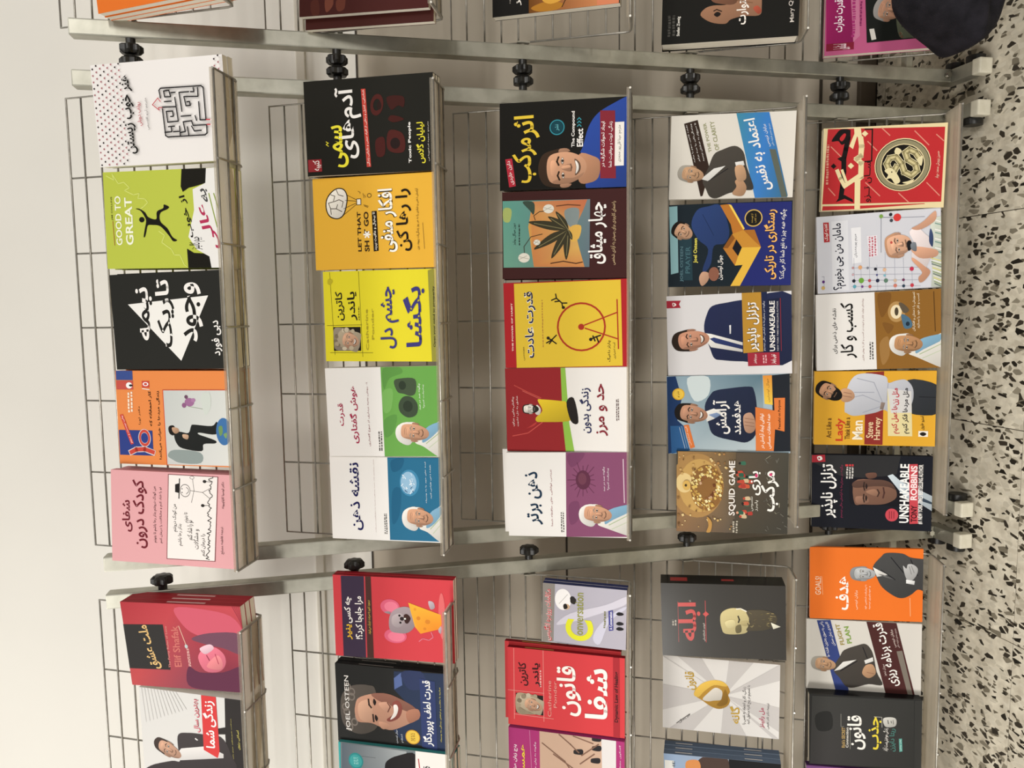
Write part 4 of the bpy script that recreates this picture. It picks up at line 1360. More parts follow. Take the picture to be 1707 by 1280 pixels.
('T','small_lettering','راهنمای کاربردی برای رسیدن به آزادی شخصی',[148,870,859,870,148,909],'#cbb088',0.0,None,None)]},
{'id':12,'loc':(-0.0224,1.2222,0.7314),'rot':(-0.4443,-0.0128,0.0080),'w':0.1469,'h':0.2134,'t':0.0121,'bg':'#a62228','spine':'#a62228','label':'yellow book with red borders and a figure wheel, middle of the third row','group':'books on the third shelf of the middle rack','copies':1,'copy_label':'copy behind the yellow book with red borders and a figure wheel','art':[
('P','cover_artwork',[989,89,991,947,10,952,0,93],'#d6b638'),
('T','title_lettering','THE POWER OF HABIT',[196,59,765,59,196,71],'#f0e0d0',0.014,None,None),
('T','title_lettering','قدرت عادت',[115,169,891,169,115,263],'#1f2448',0.02,'#f0eadc',None),
('G','small_lettering',[223,310,790,325],'#a87838',1),
('E','cover_artwork',[466,629,282.9,196.6],'#a23020',0.075,0),
('E','cover_artwork',[466,629,35.5,24.7],'#a23020',0,0),
('L','cover_artwork',[485,655,623,918],14.9,'#a23020'),
('L','cover_artwork',[449,660,320,915],14.9,'#a23020'),
('L','cover_artwork',[766,916,208,921],14.9,'#a23020'),
('L','cover_artwork',[853,429,805,434,782,394],14.9,'#201a10'),
('L','cover_artwork',[805,434,746,478,745,518],14.9,'#201a10'),
('L','cover_artwork',[746,478,698,483],14.9,'#201a10'),
('L','cover_artwork',[771,462,765,422],14.9,'#201a10'),
('E','cover_artwork',[694,489,17.7,13.6],'#201a10',0,0),
('L','cover_artwork',[288,345,320,386,376,427],14.9,'#201a10'),
('L','cover_artwork',[320,386,278,425],14.9,'#201a10'),
('L','cover_artwork',[337,363,320,392,279,368],14.9,'#201a10'),
('E','cover_artwork',[345,360,18.0,13.8],'#201a10',0,0),
('L','cover_artwork',[326,709,349,749,364,782],16.5,'#201a10'),
('L','cover_artwork',[349,749,285,765],16.5,'#201a10'),
('L','cover_artwork',[358,721,301,737],16.5,'#201a10'),
('E','cover_artwork',[319,703,19.3,13.4],'#201a10',0,0),
('T','small_lettering','چارلز داهیگ',[57,832,307,832,57,862],'#2c2416',0.004,None,None),
('T','small_lettering','آمنه اختیاری',[91,878,281,878,91,900],'#2c2416',0.0,None,None),
('T','small_lettering','مهندسی',[87,149,244,149,87,165],'#3a3018',0.0,None,None)]},
{'id':13,'loc':(-0.1693,1.2235,0.7301),'rot':(-0.4382,-0.0107,0.0144),'w':0.1456,'h':0.2134,'t':0.0109,'bg':'#e1ddd9','spine':'#e1ddd9','label':'red and white book with a bearded man in a yellow shirt, third row','group':'books on the third shelf of the middle rack','copies':1,'copy_label':'copy behind the red and white book with a bearded man in a yellow','art':[
('P','cover_artwork',[1002,-5,1001,463,-4,489,-12,-14],'#8e2528'),
('P','cover_artwork',[1001,461,1006,499,341,522,3,559,2,489,340,469],'#8ab648'),
('L','cover_artwork',[642,294,710,190,778,97,795,74],10.2,'#b84a42'),
('L','cover_artwork',[348,300,220,181,182,50],10.2,'#c0504a'),
('L','cover_artwork',[625,293,727,143],6.8,'#c86058'),
('S','cover_artwork',[271,152,305,229,356,254,288,182],'#b03a38'),
('S','portrait',[612,267,625,305,604,466,588,501,441,547,364,515,353,300,360,254,407,249,491,303],'#d4b72c'),
('S','portrait',[591,503,636,564,354,597,363,537],'#241e1c'),
('S','portrait',[558,257,508,291,441,278,457,244],'#d9d4cc'),
('F','portrait',[449,142,569,265],'#d9d2ca','#2c2622','bd',0),
('T','small_lettering','چالش\u200cهایی برای',[301,51,660,51,301,71],'#f0dcd8',0.0,None,None),
('T','small_lettering','عشق به دل نشین',[301,86,669,86,301,104],'#f0dcd8',0.0,None,None),
('T','title_lettering','زندگی بدون',[222,608,756,608,222,703],'#1e2350',0.02,None,None),
('T','title_lettering','حد و مرز',[190,740,804,740,190,834],'#7e1f2c',0.024,None,None),
('G','small_lettering',[366,899,625,927],'#6a5a58',2)]},
{'id':14,'loc':(-0.3162,1.2203,0.7293),'rot':(-0.4087,-0.0170,0.0231),'w':0.1486,'h':0.2132,'t':0.0120,'bg':'#e5e2df','spine':'#d2d0cc','label':'white and purple book with an old man, last in the third row','group':'books on the third shelf of the middle rack','copies':1,'copy_label':'copy behind the white and purple book with an old man','offs':[(0.004,0.009,0.0)],'art':[
('P','cover_artwork',[1002,495,1000,1034,13,1045,-3,479],'#824a6a'),
('S','cover_artwork',[977,509,993,647,878,599,829,529],'#744060'),
('S','cover_artwork',[382,508,417,589,218,585,150,515],'#744060'),
('T','title_lettering','ذهن برتر',[139,151,770,151,139,290],'#163048',0.022,None,None),
('T','small_lettering','بررسی توانایی های حافظه شما',[125,356,795,356,125,375],'#8a4048',0.0,None,None),
('G','small_lettering',[52,435,293,467],'#4a4642',2),
('L','cover_artwork',[677,679,677,722],6.7,'#5c2c46'),
('L','cover_artwork',[641,675,604,728],6.7,'#5c2c46'),
('L','cover_artwork',[612,663,524,714],6.7,'#5c2c46'),
('L','cover_artwork',[591,646,525,662],6.7,'#5c2c46'),
('L','cover_artwork',[584,627,485,625],6.7,'#5c2c46'),
('L','cover_artwork',[591,608,475,577],6.7,'#5c2c46'),
('L','cover_artwork',[611,592,559,560],6.7,'#5c2c46'),
('L','cover_artwork',[641,582,602,526],6.7,'#5c2c46'),
('L','cover_artwork',[676,579,675,503],6.7,'#5c2c46'),
('L','cover_artwork',[711,583,739,544],6.7,'#5c2c46'),
('L','cover_artwork',[741,595,811,554],6.7,'#5c2c46'),
('L','cover_artwork',[761,611,877,585],6.7,'#5c2c46'),
('L','cover_artwork',[768,631,841,632],6.7,'#5c2c46'),
('L','cover_artwork',[762,650,852,674],6.7,'#5c2c46'),
('L','cover_artwork',[742,666,830,720],6.7,'#5c2c46'),
('L','cover_artwork',[712,676,740,716],6.7,'#5c2c46'),
('E','cover_artwork',[676,629,111.8,59.2],'#5a2c42',0,0),
('E','cover_artwork',[690,623,69.1,34.2],'#6a3a4c',0,0),
('T','small_lettering','چگونه صد در صد',[543,788,833,788,543,808],'#eee4ea',0.0,None,None),
('T','small_lettering','پیشرفت کنیم؟',[560,822,813,822,560,842],'#eee4ea',0.0,None,None),
('L','cover_artwork',[919,955,414,956],10.1,'#d8c4d0'),
('S','portrait',[259,786,411,1024,412,1057,14,1051,12,1006,111,805,159,738],'#e4e1da'),
('S','portrait',[322,826,399,1024,338,1034,212,864,161,795],'#7fa9c4'),
('L','portrait',[149,829,277,1022],10.1,'#9fb08a'),
('L','portrait',[100,851,203,1021],8.4,'#b5c0a4'),
('S','portrait',[268,586,355,611,394,692,333,736,171,721,126,681,174,610],'#e2dfda'),
('F','portrait',[165,617,388,852],'#c9987a','#dedad4','bgs',0.12)]},
{'id':15,'loc':(0.2644,1.2357,0.4208),'rot':(-0.4417,0.0226,-0.0145),'w':0.1467,'h':0.2121,'t':0.0118,'bg':'#d8d3ca','spine':'#d8d3ca','label':'cream book with a blue diagonal band and a grey-suited man, fourth row','group':'books on the fourth shelf of the middle rack','art':[
('P','cover_artwork',[1006,527,997,788,24,961,-34,957,-35,702],['#3f86a0', '#3878c0', '#3a6a84', '#3a6a84', '#3c7cc4']),
('P','cover_artwork',[568,801,562,851,7,956,-32,913],'#5c6258'),
('P','cover_artwork',[901,106,940,217,343,331,36,279,28,262,365,202],'#32231b'),
('T','small_lettering','نقشه قانون سوم را بیابید',[431,200,880,120,437,214],'#ece8e4',0.0,None,None),
('T','small_lettering','وزندگی\u200cتان را سه برابر',[438,235,891,152,446,251],'#ece8e4',0.0,None,None),
('T','small_lettering','تا سریع\u200cتر به هدفتان برسید',[445,271,903,187,451,290],'#ece8e4',0.0,None,None),
('T','small_lettering','THE POWER',[549,317,895,260,558,342],'#8f9068',0.008,None,None),
('T','small_lettering','OF CLARITY',[569,369,913,315,578,403],'#8f9068',0.008,None,None),
('T','title_lettering','اعتماد به نفس',[80,734,921,585,101,848],'#ece8e4',0.016,None,None),
('T','small_lettering','برایان تریسی',[593,784,855,737,600,811],'#ece8e4',0.0,None,None),
('T','small_lettering','مترجم: مهدی قراچه داغی',[599,823,861,781,605,841],'#d0dce0',0.0,None,None),
('S','portrait',[212,275,368,317,524,359,578,426,618,526,545,596,380,625,247,660,106,687,92,608,63,496,4,395,26,337,110,306],'#47423c'),
('P','portrait',[237,260,358,363,387,456,210,321],'#e4e2de'),
('L','portrait',[210,321,353,477],8.4,'#14141a'),
('S','portrait',[62,519,135,551,202,538,233,582,133,632,34,610,28,554],'#b8906f'),
('P','portrait',[425,532,439,599,389,609,359,545],'#e4e2de'),
('S','portrait',[367,533,381,600,232,627,201,560],'#c29a78'),
('F','portrait',[195,76,400,282],'#c29a78','#a29c92','gs',0.2)]},
{'id':16,'loc':(0.1120,1.2368,0.4223),'rot':(-0.4319,0.0045,-0.0005),'w':0.1469,'h':0.2122,'t':0.0116,'bg':'#17222a','spine':'#17222a','label':'dark blue book with a folded golden ribbon shape, fourth row','group':'books on the fourth shelf of the middle rack','art':[
('P','cover_artwork',[980,2,984,70,175,85,154,22],'#86aeb4'),
('P','cover_artwork',[764,80,725,188,77,205,80,100],'#223a44'),
('T','small_lettering','JOEL OSTEEN',[62,99,491,99,62,129],'#5a7a84',0.0,None,None),
('T','small_lettering','PRAYER',[164,143,489,143,164,181],'#456a74',0.0,None,None),
('P','cover_artwork',[995,479,988,993,-4,1009,-4,587,465,757,671,613],'#232a6c'),
('S','portrait',[750,188,925,233,967,325,968,428,676,500,518,467,488,376,277,355,169,304,212,286,448,330,570,248],'#2a3f70'),
('S','portrait',[24,270,110,258,178,286,159,338,74,333,10,293],'#c49a80'),
('L','portrait',[872,280,615,374],6.8,'#1c2c50'),
('F','portrait',[568,30,780,203],'#c99e80','#1c1612','s',0.5),
('E','cover_artwork',[149,379,84.9,43.9],'#8a5a48',0,0),
('P','cover_artwork',[978,422,984,490,671,613,556,558,625,529,743,510],'#b8742e'),
('P','cover_artwork',[984,490,973,513,687,624,671,613],'#f0cc58'),
('P','cover_artwork',[625,523,671,613,670,703,461,757,444,639,462,604,560,558],'#c58a34'),
('P','cover_artwork',[671,613,670,703,461,757,533,705],'#a86a28'),
('P','cover_artwork',[625,523,560,558,454,527,358,574,246,550,460,451],'#b87830'),
('P','cover_artwork',[246,550,358,574,462,604,461,757,-4,593,-5,516,252,613],'#e2b444'),
('P','cover_artwork',[460,451,625,523,574,546,458,491],'#8a5420'),
('P','cover_artwork',[560,558,462,604,358,574,454,527],'#14141c'),
('E','cover_artwork',[809,693,102.9,71.8],'#d8b45a',0.12,0),
('E','cover_artwork',[809,693,87.9,60.6],'#1a1814',0,0),
('T','small_lettering','از نویسنده',[754,672,859,672,754,691],'#c9a850',0.0,None,None),
('T','small_lettering','صد کتاب',[753,699,858,699,753,718],'#c9a850',0.0,None,None),
('T','title_lettering','Joel Osteen',[288,208,588,208,288,247],'#e6da60',0.01,None,None),
('T','title_lettering','جوئل اوستین',[76,409,377,409,76,454],'#ece8e4',0.01,None,None),
('T','title_lettering','رستگاری در تاریکی',[73,776,902,776,73,884],'#f2b868',0.014,'#3a1c10',None),
('T','small_lettering','چگونه همه چیز به نفع شما کار می\u200cکند؟',[74,903,901,903,74,962],'#ece8e4',0.004,None,None)]},
{'id':17,'loc':(-0.0446,1.2315,0.4219),'rot':(-0.4499,-0.0249,0.0116),'w':0.1461,'h':0.2164,'t':0.0162,'bg':'#d6d4d6','spine':'#d6d4d6','label':'white book with a man in a navy suit and a gold title band, fourth row','group':'books on the fourth shelf of the middle rack','art':[
('P','cover_artwork',[942,-1,939,119,895,103,849,117,849,1],'#a02838'),
('S','cover_artwork',[912,49,908,72,884,80,869,54],'#ece8e4'),
('S','cover_artwork',[909,54,894,66,874,56],'#a02838'),
('S','portrait',[567,304,756,329,857,376,892,500,917,635,952,1003,157,999,161,617,182,447,207,385,321,352],'#22294a'),
('P','portrait',[534,269,512,360,396,613,276,612,347,358],'#e4e2de'),
('P','portrait',[452,348,468,382,358,613,310,613,398,393],'#2c3868'),
('P','portrait',[611,509,614,522,507,521,505,510],'#e8e6e8'),
('F','portrait',[304,52,580,344],'#c48e74','#2c2018','st',-0.1),
('P','cover_artwork',[1009,611,1009,764,275,776,262,618],'#b58732'),
('P','cover_artwork',[1009,764,1012,810,267,807,265,776],'#1c2444'),
('T','title_lettering','تزلزل ناپذیر',[283,648,882,648,283,754],'#ece8e4',0.016,'#241a10',None),
('T','small_lettering','چگونه در بحران\u200cها به آرامش مالی برسیم',[285,774,891,774,285,796],'#d8d8e0',0.0,None,None),
('P','cover_artwork',[906,812,920,919,271,919,264,811],'#1a2038'),
('T','title_lettering','UNSHAKEABLE',[278,827,888,827,278,869],'#e8e4e0',0.012,None,None),
('T','small_lettering','NEW YORK TIMES BESTSELLING AUTHOR',[281,884,884,884,281,897],'#b8b4b8',0.0,None,None),
('L','cover_artwork',[916,913,280,917],7.0,'#8a2c38'),
('P','cover_artwork',[264,651,263,901,106,904,101,654],'#9c2a3a'),
('T','title_lettering','تونی رابینز',[126,834,240,834,124,877],'#ece8e4',0.01,None,None),
('T','small_lettering','مترجم: ابوالفضل',[131,700,246,701,130,728],'#ece8e4',0.0,None,None),
('G','small_lettering',[130,768,235,806],'#d8a8ac',2)]},
{'id':18,'loc':(-0.1902,1.2342,0.4207),'rot':(-0.4230,-0.0271,0.0090),'w':0.1442,'h':0.2154,'t':0.0130,'bg':'#9fb2be','spine':'#9fb2be','label':'blue book with a dark-suited man and orange label boxes, fourth row','group':'books on the fourth shelf of the middle rack','art':[
('P','cover_artwork',[1000,68,991,785,29,794,14,147],['#8fa6b4', '#5a7684', '#b8c4c8', '#a8b8c0']),
('S','cover_artwork',[969,173,981,347,749,344,681,227],'#c9d4d6'),
('P','cover_artwork',[993,3,998,77,720,125,432,83,359,135,47,174,-18,-7],'#1c3762'),
('P','cover_artwork',[361,22,359,129,41,183,-13,28],'#2c5a8c'),
('P','cover_artwork',[983,857,998,1013,25,1007,25,867,418,864],'#1f232a'),
('S','portrait',[607,313,767,367,810,414,830,506,849,677,800,716,597,737,279,734,146,659,165,545,238,384,392,340],'#222a42'),
('P','portrait',[536,312,579,388,524,457,445,387,410,328],'#e4e2de'),
('P','portrait',[499,341,525,411,497,445,453,398],'#7f94b8'),
('S','portrait',[476,628,519,685,439,718,314,723,258,682,298,637],'#b89078'),
('L','portrait',[449,639,430,712],7.2,'#8a6450'),
('L','portrait',[404,638,385,712],7.2,'#8a6450'),
('L','portrait',[360,638,341,712],7.2,'#8a6450'),
('F','portrait',[388,74,646,335],'#b98a70','#1a1512','t',0.18),
('T','title_lettering','آرامش',[251,380,686,380,251,520],'#ece8e4',0.022,None,None),
('T','title_lettering','هدفمند',[241,536,673,536,241,607],'#ece8e4',0.022,None,None),
('E','cover_artwork',[769,97,75.4,51.6],'#d9aa30',0,0),
('E','cover_artwork',[769,97,61.0,42.2],'#e6c04c',0,0),
('T','small_lettering','نشر نو',[727,84,807,84,727,108],'#7a5a10',0.006,None,None),
('P','cover_artwork',[982,787,985,860,612,864,627,799],['#d98c3c', '#d98a3a', '#e6c44c', '#e6c448']),
('T','small_lettering','جوئل اوستین',[648,819,946,812,647,844],'#7a5a28',0.0,None,None),
('P','cover_artwork',[589,725,537,890,32,868,33,724],'#d6763a'),
('T','small_lettering','توانایی ایجاد آرامش در',[61,755,505,755,61,796],'#f4e8dc',0.008,None,None),
('T','small_lettering','همه لحظات حساس',[61,816,504,816,61,850],'#f4e8dc',0.008,None,None),
('P','cover_artwork',[699,875,700,962,276,955,305,880],'#d8783c'),
('T','title_lettering','Peaceful on Purpose',[308,905,672,905,308,931],'#2a1a10',0.012,None,None),
('P','cover_artwork',[368,135,376,178,83,225,65,186],'#d4743a'),
('T','small_lettering','گروه انتشاراتی',[105,182,350,145,112,198],'#f0dccc',0.0,None,None),
('L','cover_artwork',[341,99,69,142],5.4,'#b8c8d4'),
('L','cover_artwork',[359,117,69,160],5.4,'#8aa4b8')]},
{'id':19,'loc':(-0.3370,1.2348,0.4215),'rot':(-0.3851,-0.0041,-0.0018),'w':0.1507,'h':0.1971,'t':0.0128,'bg':'#4a463c','spine':'#4a463c','label':'brown book with a golden ball of blocks and white lettering, last in the fourth row','group':'books on the fourth shelf of the middle rack','art':[
('P','cover_artwork',[1002,13,1007,540,1,535,-24,-15],['#a8804e', '#6a5a44', '#5a5248', '#8a6a4c']),
('E','cover_artwork',[578,188,399.5,242.2],'#a98350',0,0),
('E','cover_artwork',[579,213,330.1,191.2],'#c29c5c',0,0),
('E','cover_artwork',[610,72,122.2,77.2],'#e0c68c',0,0),
('E','cover_artwork',[555,277,286.5,150.1],'#8a6236',0,0),
('P','cover_artwork',[516,172,522,185,503,193,494,180],'#d8b866'),
('P','cover_artwork',[729,218,738,239,708,250,695,231],'#f0e2ac'),
('P','cover_artwork',[464,361,473,380,446,390,434,373],'#a87c40'),
('P','cover_artwork',[719,249,728,270,698,282,684,262],'#f0e2ac'),
('P','cover_artwork',[488,197,494,210,476,217,467,205],'#e2cd88'),
('P','cover_artwork',[568,129,574,142,556,148,548,137],'#a87c40'),
('P','cover_artwork',[795,211,805,232,774,243,761,224],'#e2cd88'),
('P','cover_artwork',[411,286,421,307,391,318,377,299],'#f0e2ac'),
('P','cover_artwork',[825,284,831,298,810,306,801,293],'#f0e2ac'),
('P','cover_artwork',[716,291,725,311,695,322,682,303],'#e2cd88'),
('P','cover_artwork',[502,360,508,373,489,380,480,368],'#f0e2ac'),
('P','cover_artwork',[327,273,337,294,306,306,292,286],'#e2cd88'),
('P','cover_artwork',[565,388,574,409,545,420,531,401],'#d8b866'),
('P','cover_artwork',[447,286,453,299,434,306,425,294],'#8a5a34'),
('P','cover_artwork',[671,357,678,374,654,383,643,368],'#a87c40'),
('P','cover_artwork',[659,355,665,369,645,376,637,364],'#f0e2ac'),
('P','cover_artwork',[798,277,804,290,784,298,776,285],'#d8b866'),
('P','cover_artwork',[731,156,737,171,716,179,707,165],'#e2cd88'),
('P','cover_artwork',[798,207,807,226,779,236,767,219],'#c49c50'),
('P','cover_artwork',[624,202,633,223,602,234,588,215],'#c8a484'),
('P','cover_artwork',[343,274,352,293,324,303,312,285],'#e2cd88'),
('P','cover_artwork',[742,323,751,342,723,353,710,335],'#a87c40'),
('P','cover_artwork',[471,348,478,363,456,371,446,357],'#a87c40'),
('P','cover_artwork',[413,284,422,303,394,313,382,296],'#a87c40'),
('P','cover_artwork',[407,182,415,198,391,206,381,191],'#e2cd88'),
('P','cover_artwork',[373,287,382,306,354,317,341,299],'#c49c50'),
('P','cover_artwork',[403,231,412,251,383,262,370,244],'#a87c40'),
('P','cover_artwork',[530,391,537,408,513,417,502,402],'#f0e2ac'),
('P','cover_artwork',[725,242,732,258,709,267,699,252],'#e2cd88'),
('P','cover_artwork',[296,283,304,299,279,309,268,293],'#f0e2ac'),
('P','cover_artwork',[629,371,637,389,611,399,599,382],'#d8b866'),
('P','cover_artwork',[339,333,345,344,328,351,320,340],'#c49c50'),
('P','cover_artwork',[665,381,674,402,644,413,630,394],'#c49c50'),
('P','cover_artwork',[586,383,591,395,574,402,566,391],'#e2cd88'),
('P','cover_artwork',[485,141,493,159,467,168,456,152],'#c49c50'),
('P','cover_artwork',[607,358,614,375,590,383,580,368],'#d8b866'),
('P','cover_artwork',[296,243,302,258,281,266,271,252],'#a87c40'),
('P','cover_artwork',[437,339,445,357,418,367,406,350],'#d8b866'),
('P','cover_artwork',[755,271,763,289,736,299,724,282],'#d8b866'),
('P','cover_artwork',[345,248,352,265,328,274,317,259],'#a87c40'),
('P','cover_artwork',[489,322,495,336,475,343,467,331],'#6a3c22'),
('P','cover_artwork',[665,212,674,232,645,243,632,225],'#6a3c22'),
('P','cover_artwork',[371,296,379,313,354,323,343,307],'#a87c40'),
('P','cover_artwork',[464,203,472,221,446,230,435,214],'#f0e2ac'),
('P','cover_artwork',[432,259,440,277,414,286,403,270],'#8a5a34'),
('P','cover_artwork',[663,175,671,192,646,201,635,186],'#c49c50'),
('P','cover_artwork',[624,127,633,148,603,159,590,140],'#e2cd88'),
('P','cover_artwork',[683,136,691,155,664,166,652,148],'#e2cd88'),
('P','cover_artwork',[702,251,710,267,686,276,676,261],'#c8a484'),
('P','cover_artwork',[548,145,556,163,530,173,517,156],'#e2cd88'),
('P','cover_artwork',[536,352,542,366,522,373,512,360],'#f0e2ac'),
('P','cover_artwork',[781,318,789,335,765,344,754,329],'#a87c40'),
('P','cover_artwork',[340,270,348,288,322,297,311,281],'#e2cd88'),
('P','cover_artwork',[735,223,740,235,722,242,714,231],'#e2cd88'),
('P','cover_artwork',[514,391,520,404,502,410,494,399],'#e2cd88'),
('P','cover_artwork',[402,201,409,217,385,226,374,211],'#a87c40'),
('P','cover_artwork',[695,241,704,261,676,271,663,253],'#8a5a34'),
('P','cover_artwork',[553,407,558,420,539,427,531,415],'#a87c40'),
('P','cover_artwork',[425,188,431,201,413,208,404,196],'#d8b866'),
('P','cover_artwork',[427,218,434,231,414,239,405,226],'#d8b866'),
('P','cover_artwork',[423,282,428,294,410,301,402,290],'#8a5a34'),
('P','cover_artwork',[673,219,682,238,654,248,642,230],'#8a5a34'),
('P','cover_artwork',[521,154,530,175,500,186,487,167],'#c49c50'),
('P','cover_artwork',[505,323,510,335,493,342,485,331],'#6a3c22'),
('P','cover_artwork',[341,263,348,280,324,289,313,274],'#e2cd88'),
('P','cover_artwork',[432,144,441,164,412,175,399,156],'#f0e2ac'),
('P','cover_artwork',[664,196,672,214,645,224,633,207],'#e2cd88'),
('P','cover_artwork',[475,306,484,327,453,339,439,320],'#6a3c22'),
('P','cover_artwork',[823,291,832,311,803,322,790,303],'#e2cd88'),
('P','cover_artwork',[697,390,702,402,685,409,677,398],'#e2cd88'),
('P','cover_artwork',[489,171,497,187,472,196,462,181],'#c49c50'),
('P','cover_artwork',[352,190,360,206,337,215,326,200],'#f0e2ac'),
('P','cover_artwork',[485,345,493,362,467,372,455,356],'#f0e2ac'),
('P','cover_artwork',[644,171,650,186,629,195,619,181],'#d8b866'),
('P','cover_artwork',[517,332,525,349,500,358,489,342],'#a87850'),
('P','cover_artwork',[349,309,358,330,328,341,314,322],'#d8b866'),
('P','cover_artwork',[430,386,438,403,412,413,400,397],'#a87c40'),
('P','cover_artwork',[652,378,658,392,638,399,629,387],'#f0e2ac'),
('P','cover_artwork',[610,171,619,190,592,200,580,183],'#e2cd88'),
('P','cover_artwork',[487,188,495,207,467,218,455,200],'#c49c50'),
('P','cover_artwork',[765,294,773,313,746,323,734,306],'#f0e2ac'),
('P','cover_artwork',[354,244,361,258,341,265,331,253],'#e2cd88'),
('P','cover_artwork',[585,359,591,372,572,379,563,367],'#e2cd88'),
('P','cover_artwork',[448,302,456,320,430,329,418,313],'#c8a484'),
('P','cover_artwork',[403,155,413,175,383,186,370,167],'#a87c40'),
('P','cover_artwork',[570,170,576,184,556,191,547,179],'#c49c50'),
('P','cover_artwork',[680,359,689,378,661,388,648,371],'#a87c40'),
('P','cover_artwork',[429,299,437,317,410,327,398,310],'#c49c50'),
('P','cover_artwork',[545,367,554,387,524,398,511,380],'#f0e2ac'),
('P','cover_artwork',[736,266,744,283,719,292,708,276],'#d8b866'),
('P','cover_artwork',[523,124,529,139,508,147,498,133],'#d8b866'),
('P','cover_artwork',[746,266,751,278,733,284,726,273],'#a87c40'),
('P','cover_artwork',[382,251,388,264,368,272,359,259],'#a87c40'),
('P','cover_artwork',[793,285,800,301,777,310,766,295],'#e2cd88'),
('P','cover_artwork',[360,194,369,215,339,226,326,207],'#d8b866'),
('P','cover_artwork',[409,283,416,299,393,308,383,293],'#a87c40'),
('P','cover_artwork',[793,344,800,361,776,370,765,355],'#c49c50'),
('P','cover_artwork',[478,383,487,403,457,414,444,395],'#f0e2ac'),
('P','cover_artwork',[469,149,477,166,452,176,441,160],'#d8b866'),
('P','cover_artwork',[705,383,714,403,684,414,671,395],'#e2cd88'),
('P','cover_artwork',[401,256,410,278,379,289,365,270],'#f0e2ac'),
('P','cover_artwork',[370,310,376,325,355,333,345,319],'#a87c40'),
('P','cover_artwork',[291,294,297,306,279,312,271,301],'#e2cd88'),
('P','cover_artwork',[742,331,750,349,724,359,712,343],'#d8b866'),
('P','cover_artwork',[360,202,366,216,345,224,335,211],'#c49c50'),
('P','cover_artwork',[524,363,532,379,508,388,498,373],'#d8b866'),
('P','cover_artwork',[598,327,607,347,578,358,565,339],'#6a3c22'),
('P','cover_artwork',[729,352,739,372,709,384,695,365],'#a87c40'),
('P','cover_artwork',[394,175,400,188,381,195,372,183],'#a87c40'),
('P','cover_artwork',[373,166,379,179,360,186,351,174],'#f0e2ac'),
('P','cover_artwork',[436,159,442,171,424,178,415,167],'#a87c40'),
('P','cover_artwork',[615,372,622,387,599,395,589,381],'#c49c50'),
('P','cover_artwork',[815,285,821,297,804,303,796,292],'#a87c40'),
('P','cover_artwork',[439,289,446,304,425,312,415,298],'#c8a484'),
('P','cover_artwork',[693,315,699,329,679,336,670,324],'#e2cd88'),
('P','cover_artwork',[728,250,734,263,714,271,705,258],'#c49c50'),
('P','cover_artwork',[361,318,368,333,346,342,336,328],'#c49c50'),
('P','cover_artwork',[701,203,708,220,683,230,672,214],'#d8b866'),
('P','cover_artwork',[522,391,528,404,510,410,501,399],'#d8b866'),
('P','cover_artwork',[401,288,408,303,386,311,375,298],'#f0e2ac'),
('P','cover_artwork',[643,152,648,164,630,171,622,160],'#e2cd88'),
('P','cover_artwork',[452,183,458,195,440,202,432,190],'#d8b866'),
('P','cover_artwork',[653,167,659,183,637,191,627,177],'#f0e2ac'),
('P','cover_artwork',[787,190,795,209,768,219,756,202],'#c49c50'),
('P','cover_artwork',[583,160,593,182,562,193,548,174],'#d8b866'),
('P','cover_artwork',[377,226,384,242,361,250,351,236],'#c49c50'),
('P','cover_artwork',[592,368,598,381,580,387,572,376],'#e2cd88'),
('P','cover_artwork',[375,187,382,203,359,211,349,197],'#d8b866'),
('P','cover_artwork',[421,200,429,217,404,226,393,211],'#f0e2ac'),
('P','cover_artwork',[698,253,707,272,679,283,666,265],'#8a5a34'),
('P','cover_artwork',[716,202,722,217,701,225,692,212],'#e2cd88'),
('P','cover_artwork',[490,339,499,360,469,371,455,352],'#d8b866'),
('P','cover_artwork',[643,399,651,417,625,426,614,410],'#d8b866'),
('P','cover_artwork',[325,275,331,288,312,295,304,283],'#a87c40'),
('P','cover_artwork',[634,194,640,207,621,214,613,202],'#a87c40'),
('P','cover_artwork',[573,138,582,160,551,171,537,152],'#d8b866'),
('P','cover_artwork',[471,366,477,379,458,386,450,374],'#c49c50'),
('P','cover_artwork',[824,260,830,275,809,283,800,269],'#d8b866'),
('P','cover_artwork',[330,238,338,256,312,266,300,249],'#a87c40'),
('P','cover_artwork',[345,221,351,234,333,240,325,229],'#f0e2ac'),
('P','cover_artwork',[605,146,611,159,593,165,584,154],'#e2cd88'),
('P','cover_artwork',[817,270,822,282,804,289,796,277],'#c49c50'),
('P','cover_artwork',[531,150,539,168,514,177,502,161],'#a87c40'),
('P','cover_artwork',[579,371,587,388,562,397,551,381],'#f0e2ac'),
('P','cover_artwork',[651,368,659,386,632,396,620,379],'#e2cd88'),
('P','cover_artwork',[479,157,487,176,460,186,448,169],'#a87c40'),
('P','cover_artwork',[720,268,729,288,700,299,686,281],'#e2cd88'),
('P','cover_artwork',[353,202,363,223,332,234,318,215],'#a87c40'),
('P','cover_artwork',[567,361,573,374,554,381,546,369],'#d8b866'),
('P','cover_artwork',[597,387,604,402,582,410,573,396],'#c49c50'),
('P','cover_artwork',[219,44,229,65,203,71,191,54],'#e0c890'),
('P','cover_artwork',[56,481,62,492,48,496,41,486],'#c8a468'),
('P','cover_artwork',[199,327,203,335,193,338,188,331],'#6a4c30'),
('P','cover_artwork',[702,126,708,139,692,143,685,132],'#a87c4c'),
('P','cover_artwork',[786,23,795,42,771,48,761,32],'#c8a468'),
('P','cover_artwork',[919,298,927,316,905,322,895,307],'#e0c890'),
('P','cover_artwork',[110,7,119,26,96,32,86,16],'#6a4c30'),
('P','cover_artwork',[840,387,844,396,833,399,828,391],'#c8a468'),
('P','cover_artwork',[142,72,147,82,134,85,128,76],'#e0c890'),
